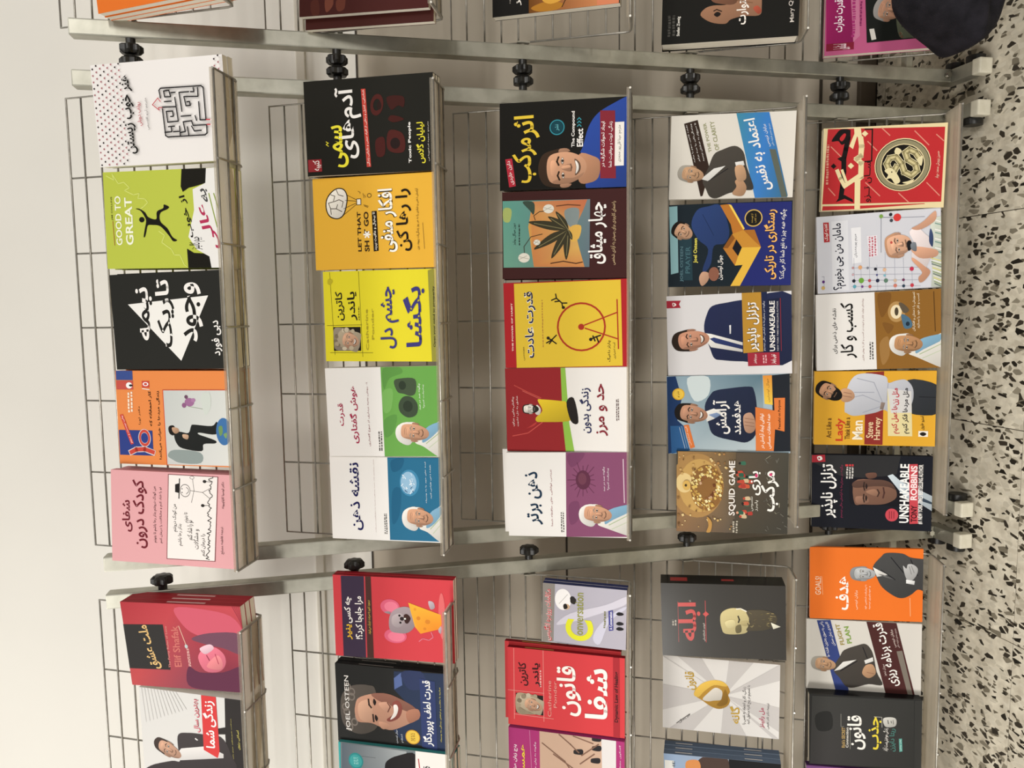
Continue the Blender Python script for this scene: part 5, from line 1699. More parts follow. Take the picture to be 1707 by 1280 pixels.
('P','cover_artwork',[797,137,805,154,784,160,774,145],'#8a6840'),
('P','cover_artwork',[753,142,761,159,739,165,730,150],'#e0c890'),
('P','cover_artwork',[845,140,853,158,831,164,821,149],'#c8a468'),
('P','cover_artwork',[872,243,876,253,865,256,860,248],'#a87c4c'),
('P','cover_artwork',[866,426,871,438,856,442,849,432],'#8a6840'),
('P','cover_artwork',[73,197,77,206,66,209,61,201],'#c8a468'),
('P','cover_artwork',[435,1,445,21,419,28,407,10],'#8a6840'),
('P','cover_artwork',[989,342,996,355,979,360,971,348],'#a87c4c'),
('P','cover_artwork',[791,155,798,171,778,177,769,163],'#6a4c30'),
('P','cover_artwork',[877,430,882,440,869,444,863,435],'#8a6840'),
('P','cover_artwork',[982,417,990,434,969,440,959,425],'#a87c4c'),
('P','cover_artwork',[90,46,95,56,83,59,78,51],'#e0c890'),
('P','cover_artwork',[849,339,856,353,838,357,830,345],'#e0c890'),
('P','cover_artwork',[61,13,66,22,54,25,49,17],'#a87c4c'),
('P','cover_artwork',[217,2,227,22,202,29,190,12],'#8a6840'),
('P','cover_artwork',[166,274,176,294,150,301,138,284],'#e0c890'),
('P','cover_artwork',[326,107,334,124,313,130,303,115],'#8a6840'),
('P','cover_artwork',[813,440,822,458,799,464,789,449],'#c8a468'),
('P','cover_artwork',[979,375,988,394,964,401,953,384],'#c8a468'),
('P','cover_artwork',[173,394,179,406,164,410,157,400],'#e0c890'),
('P','cover_artwork',[798,506,807,526,782,532,771,516],'#8a6840'),
('P','cover_artwork',[909,53,915,65,900,69,893,59],'#6a4c30'),
('P','cover_artwork',[818,433,826,448,806,453,798,440],'#e0c890'),
('P','cover_artwork',[902,307,911,326,886,333,875,316],'#e0c890'),
('P','cover_artwork',[744,405,748,414,737,417,733,409],'#e0c890'),
('P','cover_artwork',[162,365,171,383,148,389,137,374],'#c8a468'),
('P','cover_artwork',[92,489,100,504,81,509,72,496],'#8a6840'),
('P','cover_artwork',[935,21,938,29,929,32,924,25],'#e0c890'),
('P','cover_artwork',[872,362,882,383,855,390,843,372],'#a87c4c'),
('P','cover_artwork',[274,172,281,185,264,190,256,178],'#6a4c30'),
('P','cover_artwork',[932,144,940,159,920,164,912,151],'#8a6840'),
('P','cover_artwork',[261,229,267,241,251,245,244,234],'#a87c4c'),
('P','cover_artwork',[954,57,958,65,948,68,943,61],'#e0c890'),
('P','cover_artwork',[739,37,748,56,724,63,713,46],'#c8a468'),
('P','cover_artwork',[216,118,223,131,206,135,198,124],'#e0c890'),
('P','cover_artwork',[182,339,189,354,170,359,162,346],'#e0c890'),
('E','cover_artwork',[584,91,59.4,36.0],'#d4ac5c',0,0),
('E','cover_artwork',[584,85,17.5,11.6],'#3a3020',0,0),
('S','cover_artwork',[197,279,128,324,13,312,3,274,92,293],'#b98c4c'),
('P','cover_artwork',[1007,540,1011,1018,21,999,1,535],['#5a4e40', '#46443c', '#3c3a34', '#4a4438']),
('S','cover_artwork',[278,632,287,675,244,681,246,638],'#2f5a48'),
('E','cover_artwork',[263,628,15.6,11.3],'#b84a38',0,0),
('S','cover_artwork',[268,639,277,682,234,687,235,645],'#a83c34'),
('E','cover_artwork',[252,634,15.6,11.3],'#2a2420',0,0),
('S','cover_artwork',[453,616,461,659,418,664,420,622],'#c8b08c'),
('E','cover_artwork',[437,612,15.6,11.3],'#b84a38',0,0),
('S','cover_artwork',[885,575,893,617,850,623,853,580],'#3a6a54'),
('E','cover_artwork',[869,570,15.5,11.3],'#2a2420',0,0),
('S','cover_artwork',[720,639,728,682,685,687,688,644],'#2f5a48'),
('E','cover_artwork',[704,634,15.5,11.3],'#2a2420',0,0),
('S','cover_artwork',[733,569,741,612,698,617,700,575],'#a83c34'),
('E','cover_artwork',[717,565,15.5,11.3],'#d89a7c',0,0),
('S','cover_artwork',[751,553,759,595,716,601,718,558],'#b84a38'),
('E','cover_artwork',[735,548,15.5,11.3],'#b84a38',0,0),
('S','cover_artwork',[612,586,620,628,577,634,579,591],'#b84a38'),
('E','cover_artwork',[596,581,15.5,11.3],'#b84a38',0,0),
('S','cover_artwork',[691,568,699,610,656,616,658,573],'#3a6a54'),
('E','cover_artwork',[675,563,15.5,11.3],'#2a2420',0,0),
('S','cover_artwork',[285,588,293,630,250,636,252,593],'#b84a38'),
('E','cover_artwork',[269,583,15.6,11.4],'#2a2420',0,0),
('S','cover_artwork',[596,579,604,622,561,627,563,585],'#c8b08c'),
('E','cover_artwork',[580,575,15.5,11.3],'#b84a38',0,0),
('S','cover_artwork',[380,608,388,651,345,656,347,614],'#3a6a54'),
('E','cover_artwork',[364,604,15.6,11.3],'#2a2420',0,0),
('S','cover_artwork',[659,639,667,681,624,687,627,644],'#b84a38'),
('E','cover_artwork',[644,634,15.5,11.3],'#2a2420',0,0),
('S','cover_artwork',[765,554,773,597,730,602,732,560],'#a83c34'),
('E','cover_artwork',[749,549,15.5,11.3],'#2a2420',0,0),
('S','cover_artwork',[391,605,399,648,356,653,358,610],'#b84a38'),
('E','cover_artwork',[375,600,15.6,11.3],'#2a2420',0,0),
('S','cover_artwork',[602,610,610,653,567,658,569,615],'#c4583c'),
('E','cover_artwork',[586,605,15.5,11.3],'#2a2420',0,0),
('S','cover_artwork',[260,571,269,614,226,619,227,576],'#c8b08c'),
('E','cover_artwork',[244,566,15.7,11.4],'#2a2420',0,0),
('S','cover_artwork',[276,558,284,600,241,606,243,563],'#2f5a48'),
('E','cover_artwork',[260,553,15.7,11.4],'#d89a7c',0,0),
('S','cover_artwork',[598,575,607,617,564,623,566,580],'#a83c34'),
('E','cover_artwork',[583,570,15.5,11.3],'#b84a38',0,0),
('S','cover_artwork',[229,586,238,628,195,634,197,591],'#c8b08c'),
('E','cover_artwork',[214,581,15.7,11.4],'#b84a38',0,0),
('S','cover_artwork',[671,602,679,645,636,650,638,607],'#c8b08c'),
('E','cover_artwork',[655,597,15.5,11.3],'#2a2420',0,0),
('S','cover_artwork',[769,548,777,591,734,596,737,553],'#b84a38'),
('E','cover_artwork',[754,543,15.5,11.3],'#2a2420',0,0),
('S','cover_artwork',[659,563,667,606,624,611,626,568],'#b84a38'),
('E','cover_artwork',[643,558,15.5,11.3],'#b84a38',0,0),
('S','cover_artwork',[742,556,750,599,707,604,709,562],'#2f5a48'),
('E','cover_artwork',[726,551,15.5,11.3],'#b84a38',0,0),
('L','cover_artwork',[281,838,298,868],8.8,'#6a675e'),
('L','cover_artwork',[876,820,925,792],8.8,'#6a675e'),
('L','cover_artwork',[276,885,260,897],8.8,'#85826f'),
('L','cover_artwork',[933,829,946,856],8.8,'#5a574e'),
('L','cover_artwork',[258,935,229,961],8.8,'#6a675e'),
('L','cover_artwork',[643,825,690,844],8.8,'#85826f'),
('L','cover_artwork',[376,849,427,859],8.8,'#6a675e'),
('L','cover_artwork',[698,810,674,822],8.8,'#85826f'),
('L','cover_artwork',[389,925,340,923],8.8,'#85826f'),
('L','cover_artwork',[507,838,489,843],8.8,'#5a574e'),
('L','cover_artwork',[442,808,409,818],8.8,'#6a675e'),
('L','cover_artwork',[892,898,935,913],8.8,'#6a675e'),
('L','cover_artwork',[106,819,61,831],8.8,'#5a574e'),
('L','cover_artwork',[420,805,409,784],8.8,'#5a574e'),
('L','cover_artwork',[116,972,95,1008],8.8,'#6a675e'),
('L','cover_artwork',[767,802,740,798],8.8,'#6a675e'),
('L','cover_artwork',[154,957,160,957],8.8,'#6a675e'),
('L','cover_artwork',[966,839,931,803],8.8,'#85826f'),
('L','cover_artwork',[629,891,673,882],8.8,'#6a675e'),
('L','cover_artwork',[882,899,917,889],8.8,'#6a675e'),
('L','cover_artwork',[282,924,265,899],8.8,'#5a574e'),
('L','cover_artwork',[72,940,88,906],8.8,'#6a675e'),
('L','cover_artwork',[438,878,435,841],8.8,'#85826f'),
('L','cover_artwork',[526,853,488,886],8.8,'#5a574e'),
('L','cover_artwork',[44,816,59,803],8.8,'#6a675e'),
('L','cover_artwork',[348,849,382,821],8.8,'#85826f'),
('T','title_lettering','SQUID GAME',[224,473,898,473,224,539],'#e6e0da',0.012,None,None),
('T','title_lettering','بازی',[482,652,778,652,482,760],'#f0ece6',0.03,None,None),
('T','title_lettering','مرکب',[287,757,784,757,287,919],'#f0ece6',0.03,None,None),
('E','cover_artwork',[738,845,18.8,13.6],'#c83c6c',0,0),
('E','cover_artwork',[723,718,24.0,12.5],'#c83c6c',0,0),
('T','small_lettering','نکسوس',[286,664,463,664,286,694],'#d8d4c8',0.004,None,None),
('T','small_lettering','پلیرز',[287,706,421,706,287,737],'#d8d4c8',0.004,None,None),
('G','small_lettering',[7,506,162,563],'#b8b0a0',2)]},
{'id':20,'loc':(0.2519,1.2302,0.1201),'rot':(-0.4170,0.0037,-0.0156),'w':0.1502,'h':0.2112,'t':0.0166,'bg':'#e3d2a4','spine':'#e3d2a4','label':'red book with cream borders and a round dragon emblem, bottom row','group':'books on the bottom shelf of the middle rack','art':[
('P','cover_artwork',[990,35,952,979,69,978,80,11],'#ba2d31'),
('P','cover_artwork',[55,15,50,302,55,848,48,848,11,303,3,11],'#ba2d31'),
('L','cover_artwork',[975,475,881,543],11.9,'#d88a78'),
('L','cover_artwork',[920,741,747,858],11.9,'#d88a78'),
('L','cover_artwork',[866,915,789,973],11.9,'#d88a78'),
('L','cover_artwork',[821,366,708,444],11.9,'#d88a78'),
('L','cover_artwork',[774,68,651,152],11.9,'#d88a78'),
('L','cover_artwork',[275,57,183,114],11.9,'#d88a78'),
('L','cover_artwork',[327,363,161,483],11.9,'#d88a78'),
('L','cover_artwork',[187,635,74,718],11.9,'#d88a78'),
('L','cover_artwork',[301,856,143,962],11.9,'#d88a78'),
('L','title_lettering',[950,202,866,204,741,190,624,176,464,180,286,173,167,165],57.7,'#161010'),
('S','title_lettering',[841,69,931,107,979,144,971,213,907,218,825,188,794,154,841,124],'#161010'),
('S','title_lettering',[871,135,927,168,917,186,868,175,836,153],'#ba2d31'),
('P','title_lettering',[628,121,666,175,606,194,574,177],'#161010'),
('P','title_lettering',[541,70,574,93,538,117,506,94],'#161010'),
('P','title_lettering',[181,159,101,123,140,195,91,268,129,262,186,193],'#161010'),
('P','title_lettering',[996,250,992,304,900,315,812,333,814,309,889,278,737,248,773,216,921,255],'#e8d8a8'),
('L','title_lettering',[859,308,766,318,649,314,618,280,565,320,397,321,348,284],61.1,'#e8d8a8'),
('P','title_lettering',[917,314,952,340,913,367,878,342],'#e8d8a8'),
('P','title_lettering',[538,210,573,235,535,263,499,237],'#e8d8a8'),
('L','title_lettering',[484,125,389,153,299,188],44.1,'#e8d8a8'),
('L','title_lettering',[294,188,422,320],54.3,'#e8d8a8'),
('L','title_lettering',[486,165,352,201],30.6,'#e8d8a8'),
('L','title_lettering',[347,296,25,302],64.5,'#e8d8a8'),
('L','cover_artwork',[968,339,964,400,585,404,580,350],15.3,'#1c1410'),
('T','small_lettering','ســان تــزو',[88,347,580,347,88,414],'#1c1410',0.006,None,None),
('E','cover_artwork',[525,656,315.9,226.5],'#e3d2a4',0,0),
('E','cover_artwork',[525,656,304.3,218.7],'#1a1612',0,0),
('E','cover_artwork',[525,656,296.1,213.2],'#8d8668',0,0),
('E','cover_artwork',[525,656,249.6,177.5],'#e3d2a4',0,0),
('E','cover_artwork',[525,656,239.6,170.8],'#15120e',0,0),
('L','cover_artwork',[604,783,663,755,700,704,668,673,584,696,522,760,447,773,391,730,436,673,537,647,623,599,610,549,544,528,476,547,457,593,506,608],74.7,'#e0d4a8'),
('L','cover_artwork',[604,783,663,755,700,704,668,673,584,696,522,760,447,773,391,730,436,673,537,647,623,599,610,549,544,528,476,547,457,593,506,608],57.7,'#4a442c'),
('L','cover_artwork',[604,783,663,755,700,704,668,673,584,696,522,760,447,773,391,730,436,673,537,647,623,599,610,549,544,528,476,547,457,593,506,608],44.1,'#b4a878'),
('L','cover_artwork',[604,783,663,755,700,704,668,673,584,696,522,760,447,773,391,730,436,673,537,647,623,599,610,549,544,528,476,547,457,593,506,608],13.6,'#d8cc9c'),
('S','cover_artwork',[462,513,492,564,423,611,329,642,298,604,366,567,360,528,410,543],'#e0d4a8'),
('S','cover_artwork',[674,586,731,601,695,642,647,621],'#e0d4a8'),
('S','cover_artwork',[580,769,618,812,503,805],'#e0d4a8'),
('S','cover_artwork',[311,660,326,704,348,754,292,717],'#e0d4a8'),
('E','cover_artwork',[442,571,8.4,5.7],'#201810',0,0),
('G','small_lettering',[292,26,802,60],'#d89a84',1),
('T','small_lettering','حسین پرورش محمد جواد',[349,918,669,918,349,954],'#ecc8b0',0.0,None,None)]},
{'id':21,'loc':(0.1050,1.2346,0.1196),'rot':(-0.4566,-0.0377,0.0161),'w':0.1452,'h':0.2137,'t':0.0126,'bg':'#cfd0d8','spine':'#cfd0d8','label':'pale grey book with a baby and coloured dots, bottom row','group':'books on the bottom shelf of the middle rack','art':[
('P','cover_artwork',[25,123,932,123,932,260,25,260],'#d9dae0'),
('P','cover_artwork',[922,56,920,103,667,108,665,60],'#ac3034'),
('T','title_lettering','تغذیه کودک',[686,67,903,63,686,100],'#ece8e4',0.01,None,None),
('T','title_lettering','مامان من چی بخورم؟',[38,130,901,130,38,237],'#191a2c',0.018,None,None),
('P','cover_artwork',[828,284,830,364,376,366,366,293],'#e6e6ea'),
('T','small_lettering','مریم پورمهدیان',[444,306,745,306,444,335],'#2a2c3c',0.002,None,None),
('P','cover_artwork',[712,411,713,493,452,500,424,428],'#e2dde4'),
('G','small_lettering',[442,422,700,491],'#b85a68',3),
('L','cover_artwork',[313,283,268,837],4.5,'#a0a2b0'),
('L','cover_artwork',[226,283,183,837],4.5,'#a0a2b0'),
('L','cover_artwork',[150,282,109,836],4.5,'#a0a2b0'),
('L','cover_artwork',[72,281,32,836],4.5,'#a0a2b0'),
('L','cover_artwork',[440,304,25,307],4.5,'#a0a2b0'),
('L','cover_artwork',[345,359,20,362],4.5,'#a0a2b0'),
('L','cover_artwork',[499,429,14,431],4.5,'#a0a2b0'),
('L','cover_artwork',[332,490,8,494],4.5,'#a0a2b0'),
('L','cover_artwork',[485,557,2,560],4.5,'#a0a2b0'),
('L','cover_artwork',[477,632,-5,635],4.5,'#a0a2b0'),
('L','cover_artwork',[399,702,-11,706],4.5,'#a0a2b0'),
('L','cover_artwork',[286,768,-17,773],4.5,'#a0a2b0'),
('L','cover_artwork',[945,529,489,525],7.3,'#8a8c98'),
('L','cover_artwork',[913,657,899,873],7.3,'#a2a4b0'),
('L','cover_artwork',[932,529,916,657],7.3,'#8a8c98'),
('L','cover_artwork',[222,38,221,56,66,54],5.5,'#a0a2b0'),
('E','cover_artwork',[143,301,21.7,13.8],'#1a1c28',0,0),
('E','cover_artwork',[143,362,34.3,21.8],'#6aa03c',0,0),
('E','cover_artwork',[136,429,19.8,12.6],'#b04850',0,0),
('E','cover_artwork',[130,494,23.3,14.8],'#1e2240',0,0),
('E','cover_artwork',[124,561,26.9,17.0],'#5a7a68',0,0),
('E','cover_artwork',[117,635,21.4,13.5],'#c8b09c',0,0),
('E','cover_artwork',[120,701,17.8,11.2],'#6a2c50',0,0),
('E','cover_artwork',[313,354,25.2,16.1],'#d8a070',0,0),
('E','cover_artwork',[300,415,16.2,10.3],'#7a7c88',0,0),
('E','cover_artwork',[279,478,19.7,12.5],'#1a1c28',0,0),
('E','cover_artwork',[263,551,23.2,14.7],'#d8b090',0,0),
('E','cover_artwork',[254,768,26.6,16.7],'#c03050',0,0),
('E','cover_artwork',[70,306,21.7,13.9],'#5aa0b0',0,0),
('E','cover_artwork',[64,369,16.2,10.3],'#6a3c80',0,0),
('E','cover_artwork',[59,431,19.8,12.6],'#c05850',0,0),
('E','cover_artwork',[203,489,12.6,8.0],'#4a4c80',0,0),
('E','cover_artwork',[191,551,16.1,10.2],'#7ab0c0',0,0),
('E','cover_artwork',[53,635,23.2,14.7],'#c87868',0,0),
('E','cover_artwork',[43,702,19.6,12.3],'#2a3c50',0,0),
('E','cover_artwork',[46,769,23.1,14.5],'#c03a48',0,0),
('E','cover_artwork',[154,49,18.2,11.8],'#5a2c78',0,0),
('E','cover_artwork',[74,46,23.7,15.3],'#c8a868',0,0),
('E','cover_artwork',[945,529,24.7,15.8],'#7aa04c',0,0),
('E','cover_artwork',[958,605,21.1,13.5],'#20242c',0,0),
('E','cover_artwork',[883,610,21.2,13.5],'#3a4048',0,0),
('E','cover_artwork',[916,657,47.5,30.2],'#d03a38',0,0),
('E','cover_artwork',[312,295,14.4,9.2],'#b88',0,0),
('E','cover_artwork',[225,294,14.4,9.2],'#c4a0a8',0,0),
('P','portrait',[868,912,891,1010,1,1007,14,919,374,937],'#c9cfc4'),
('L','portrait',[376,920,333,997],10.9,'#d8d078'),
('L','portrait',[351,922,308,997],10.9,'#e8e8e0'),
('L','portrait',[326,924,284,997],10.9,'#8a9a70'),
('L','portrait',[301,927,259,997],10.9,'#5a6a60'),
('L','portrait',[277,929,234,997],10.9,'#e0dccc'),
('L','portrait',[252,931,210,996],10.9,'#d8d078'),
('L','portrait',[227,933,185,996],10.9,'#e8e8e0'),
('L','portrait',[202,935,161,996],10.9,'#8a9a70'),
('L','portrait',[177,937,136,996],10.9,'#5a6a60'),
('L','portrait',[152,939,111,996],10.9,'#e0dccc'),
('L','portrait',[127,941,87,996],10.9,'#d8d078'),
('L','portrait',[102,943,62,996],10.9,'#e8e8e0'),
('L','portrait',[77,945,37,996],10.9,'#8a9a70'),
('L','portrait',[52,947,12,996],10.9,'#5a6a60'),
('L','portrait',[845,955,822,999],14.5,'#e8e8e4'),
('L','portrait',[807,955,784,999],14.5,'#7a9a90'),
('L','portrait',[768,955,746,998],14.5,'#c8d0c0'),
('L','portrait',[730,955,707,998],14.5,'#e8e8e4'),
('L','portrait',[691,955,669,998],14.5,'#7a9a90'),
('L','portrait',[653,954,631,998],14.5,'#c8d0c0'),
('L','portrait',[615,954,592,998],14.5,'#e8e8e4'),
('L','portrait',[576,954,554,998],14.5,'#7a9a90'),
('L','portrait',[538,954,515,998],14.5,'#c8d0c0'),
('L','portrait',[499,954,477,997],14.5,'#e8e8e4'),
('L','portrait',[460,954,438,997],14.5,'#7a9a90'),
('L','portrait',[422,953,400,997],14.5,'#c8d0c0'),
('S','portrait',[720,751,775,812,689,872,586,927,411,920,240,870,299,815,419,766,566,789],'#e8dcdc'),
('S','portrait',[762,768,800,818,855,873,919,917,958,959,862,961,797,917,738,828],'#d8a488'),
('S','portrait',[390,782,275,870,200,914,98,869,76,830,139,820,207,848,356,771],'#d09a7c'),
('S','portrait',[534,761,477,959,390,959,386,827],'#d8a488'),
('S','portrait',[745,916,655,938,515,932,589,905],'#3a4a70'),
('F','portrait',[406,563,725,766],'#dfae90','#c09070','b',-0.15),
('S','portrait',[591,730,614,756,559,772,499,761,492,738],'#16161c'),
('S','portrait',[569,761,583,800,476,805,498,766],'#7a8088'),
('E','portrait',[604,607,17.7,10.1],'#c05048',0,0)]},
{'id':22,'loc':(-0.0430,1.2279,0.1191),'rot':(-0.4686,-0.0286,0.0208),'w':0.1455,'h':0.2157,'t':0.0155,'bg':'#e5e2df','spine':'#d2d0cc','label':'white and brown book with an old man, middle of the bottom row','group':'books on the bottom shelf of the middle rack','art':[
('P','cover_artwork',[997,479,1001,1015,-36,1020,-4,493],'#8a6028'),
('S','cover_artwork',[963,503,972,610,777,586,673,530],'#7a5222'),
('S','cover_artwork',[331,517,417,585,182,595,57,538],'#9c7440'),
('S','cover_artwork',[600,541,558,630,453,585],'#7c5424'),
('T','small_lettering','نقشه های ذهنی برای',[217,134,810,134,217,176],'#1f1c1a',0.006,None,None),
('T','title_lettering','کسب و کار',[154,199,878,199,154,336],'#141210',0.026,None,None),
('T','small_lettering','روشهای تولید فکر و ثروت در کسب و کار با روش فکری',[115,376,922,376,115,393],'#8a5a54',0.0,None,None),
('G','small_lettering',[119,433,357,471],'#4a4642',2),
('E','cover_artwork',[733,653,132.3,68.8],'#b08a54',0,0),
('E','cover_artwork',[733,650,89.4,44.5],'#e6d6b4',0,0),
('E','cover_artwork',[736,653,53.7,15.6],'#4a4030',0,0),
('S','cover_artwork',[698,692,658,747,585,775,523,769,513,719,590,699],'#4a6c84'),
('E','cover_artwork',[573,741,28.6,15.5],'#1c2c3c',0,0),
('S','cover_artwork',[842,670,830,709,747,753,714,709],'#5c5040'),
('T','small_lettering','تصویرش را ذهنتان و افکارتان',[476,778,976,778,476,801],'#efe2c8',0.0,None,None),
('T','small_lettering','کسب و کار خود را بسازید',[509,813,956,813,509,836],'#efe2c8',0.0,None,None),
('L','cover_artwork',[966,944,466,956],11.1,'#5a3c18'),
('S','portrait',[298,790,440,1009,438,1042,-1,1042,1,998,141,812,196,746],'#e4e1da'),
('S','portrait',[361,829,428,1009,363,1020,242,867,193,801],'#7fa9c4'),
('L','portrait',[179,834,299,1009],11.1,'#9fb08a'),
('L','portrait',[126,856,221,1009],9.2,'#b5c0a4'),
('S','portrait',[322,593,412,616,447,694,379,738,210,727,165,688,221,618],'#e2dfda'),
('F','portrait',[193,622,446,856],'#b98a62','#dedad4','bgs',0.12)]},
{'id':23,'loc':(-0.1939,1.2342,0.1181),'rot':(-0.4565,-0.0107,0.0023),'w':0.1429,'h':0.2140,'t':0.0123,'bg':'#d9a332','spine':'#d9a332','label':'yellow book with a thinking bearded man in a pale shirt, bottom row','group':'books on the bottom shelf of the middle rack','art':[
('P','cover_artwork',[983,429,996,578,10,577,13,426],'#8a2e28'),
('S','portrait',[880,770,819,1006,662,1009,651,954,635,1010,430,1013,435,799,569,764],'#32353a'),
('L','portrait',[651,1004,658,864],9.6,'#1c1e22'),
('S','portrait',[479,257,754,272,933,334,971,438,931,588,844,614,875,680,884,753,791,808,662,819,550,803,447,765,440,640,483,582,445,514,411,410,399,328,436,275],'#c3c5ce'),
('L','portrait',[641,302,679,407,586,546],9.6,'#9a9dab'),
('L','portrait',[904,358,848,497,586,569],9.6,'#9a9dab'),
('L','portrait',[716,336,717,499],9.6,'#9a9dab'),
('L','portrait',[838,612,605,604],9.6,'#9a9dab'),
('L','portrait',[443,409,530,559],9.6,'#9a9dab'),
('P','portrait',[586,558,577,592,483,576,492,548],'#8a7a70'),
('P','cover_artwork',[769,607,727,801,131,817,132,619],'#dccf9c'),
('P','cover_artwork',[769,607,732,801,448,808,440,640],'#cfcdcc'),
('S','portrait',[735,219,773,266,726,325,641,337,584,279,612,226],'#c69a7a'),
('L','portrait',[716,249,697,313],7.7,'#8a6450'),
('L','portrait',[669,243,650,314],7.7,'#8a6450'),
('F','portrait',[612,17,845,230],'#c49474','#171210','d',0.5),
('T','small_lettering','Act Like a',[94,106,363,106,94,149],'#5a3a18',0.002,None,None),
('T','title_lettering','Lady',[55,185,364,185,55,263],'#c43a24',0.01,None,None),
('T','small_lettering','Think Like a',[79,262,375,262,79,305],'#5a3a18',0.002,None,None),
('T','title_lettering','Man',[78,324,338,324,78,411],'#f0e6d0',0.014,None,None),
('T','small_lettering','Steve',[102,439,317,439,102,497],'#e6c8a0',0.006,None,None),
('T','small_lettering','Harvey',[78,503,382,503,78,569],'#e6c8a0',0.006,None,None),
('T','title_lettering','مثل زن\u200cها عمل کنیم',[164,645,773,645,164,715],'#b8283c',0.012,None,None),
('T','title_lettering','مثل مردها فکر کنیم',[166,733,773,733,166,794],'#1c1a20',0.012,None,None),
('P','cover_artwork',[128,865,205,865,205,942,128,942],'#eae4d8'),
('S','cover_artwork',[166,874,190,899,176,925,154,926,138,900],'#1c1612'),
('T','small_lettering','استیو هاروی',[221,877,402,877,221,913],'#3a2c14',0.0,None,None)]},
{'id':24,'loc':(-0.3568,1.2341,0.1192),'rot':(-0.4603,-0.0124,0.0020),'w':0.1445,'h':0.2141,'t':0.0120,'bg':'#14161f','spine':'#14161f','label':'black book with a dim face and a red name bar, last in the bottom row','group':'books on the bottom shelf of the middle rack','art':[
('P','cover_artwork',[993,-10,1007,740,753,709,687,479,715,243,897,3],'#2a2a2c'),
('P','cover_artwork',[989,-8,1000,110,901,115,890,0],'#a82c38'),
('S','cover_artwork',[968,45,977,77,935,89,918,57],'#ece8e4'),
('S','cover_artwork',[961,55,950,70,930,58],'#a82c38'),
('T','title_lettering','تزلزل ناپذیر',[134,77,871,77,134,222],'#f0eeec',0.022,None,None),
('T','small_lettering','چگونه در بحران\u200cها به آرامش مالی برسیم',[141,239,868,239,141,270],'#8a2c50',0.0,None,None),
('P','cover_artwork',[847,284,873,284,873,308,847,308],'#c83c40'),
('P','cover_artwork',[848,315,874,315,874,332,848,332],'#c83c40'),
('P','cover_artwork',[849,338,875,338,875,353,849,353],'#c83c40'),
('G','small_lettering',[672,289,839,356],'#d0ccc8',3),
('S','portrait',[661,326,682,362,714,664,527,712,437,782,320,715,332,599,319,365,413,323],'#14121a'),
('S','portrait',[644,362,674,525,656,641,565,700,452,713,384,668,341,587,333,436,348,365],'#7c5a4a'),
('S','portrait',[644,362,674,525,656,641,546,706,581,642,585,526,558,363],'#5c4238'),
('S','portrait',[435,376,439,458,364,482,344,388],'#926c5a'),
('S','portrait',[752,455,769,536,709,542,687,479],'#6a4a3e'),
('L','portrait',[473,443,419,439,366,447],17.4,'#33241f'),
('S','portrait',[462,460,421,472,378,461,420,453],'#2a1e1c'),
('L','portrait',[634,444,581,440,528,448],17.4,'#33241f'),
('S','portrait',[624,461,582,473,540,462,581,454],'#2a1e1c'),
('S','portrait',[506,457,547,527,497,560,453,539],'#9a735e'),
('L','portrait',[543,555,498,569,448,556],15.5,'#3a2822'),
('L','portrait',[569,603,500,611,431,602],19.3,'#4a2f2a'),
('P','portrait',[731,635,756,677,661,745,476,1003,276,1006,377,897,438,805,510,747],'#b9c4cc'),
('P','portrait',[568,769,471,895,392,1004,364,1004,423,873],'#3a4858'),
('E','cover_artwork',[204,676,87.2,53.1],'#bf4550',0,0),
('L','cover_artwork',[250,656,155,657],7.7,'#6a1c28'),
('L','cover_artwork',[251,674,156,675],7.7,'#6a1c28'),
('L','cover_artwork',[252,693,158,694],7.7,'#6a1c28'),
('T','title_lettering','UNSHAKEABLE',[103,737,895,737,103,816],'#f0eeec',0.03,None,None),
('P','cover_artwork',[892,810,898,878,100,892,92,823],'#bf434c'),
('T','title_lettering','TONY',[118,831,345,831,118,882],'#3a1218',0.03,None,None),
('T','title_lettering','ROBBINS',[414,824,873,824,414,878],'#f0dcdc',0.03,None,None),
('T','title_lettering','#1 NEW YORK TIMES BESTSELLING AUTHOR',[95,887,891,887,95,928],'#e4e0dc',0.016,None,None)]},
{'id':25,'loc':(-0.5160,1.2067,1.3622),'rot':(-0.4421,-0.0620,-0.0381),'w':0.1426,'h':0.2159,'t':0.0124,'bg':'#b8444a','spine':'#8e1f28','label':'red novel with a black title square, top row of the left rack','group':'books on the top shelf of the left rack','spine_art':('#c9a0a0',[(0.35,0.65,0.3,0.62)]),'copies':2,'copy_label':'copy behind the red novel with a black title square','art':[
('P','cover_artwork',[999,-27,1002,466,990,1084,-18,997,-4,485,-1,6],['#a8323a', '#b84048', '#c04a52', '#6a2c40', '#8a4250', '#b84a4c']),
('S','cover_artwork',[953,461,951,694,884,917,697,991,588,833,653,608,776,502],'#c8586a'),
('S','cover_artwork',[601,568,678,726,680,978,453,969,507,826,544,679],'#6e4658'),
('S','cover_artwork',[266,512,208,600,226,800,308,979,-6,952,-3,663,47,490],'#5e2c44'),
('S','portrait',[374,604,476,649,517,746,441,820,327,827,231,766,229,649],'#dd7488'),
('S','portrait',[491,627,547,714,500,744,428,668],'#e6c0cc'),
('S','portrait',[280,666,420,760,358,801,257,780],'#e88a90'),
('L','portrait',[413,678,357,696],13.3,'#8a3448'),
('L','portrait',[435,750,322,768],10.0,'#a83c54'),
('P','cover_artwork',[733,-13,752,343,215,356,203,1],'#2d2b2a'),
('T','title_lettering','ملت عشق',[206,175,724,117,226,287],'#dcb678',0.018,None,None),
('T','small_lettering','The Forty Rules of Love',[241,345,733,354,243,369],'#cf8880',0.004,None,None),
('T','small_lettering','Elif Shafak',[253,397,740,407,261,458],'#c87068',0.008,None,None),
('G','small_lettering',[268,515,482,538],'#e4b8b0',2),
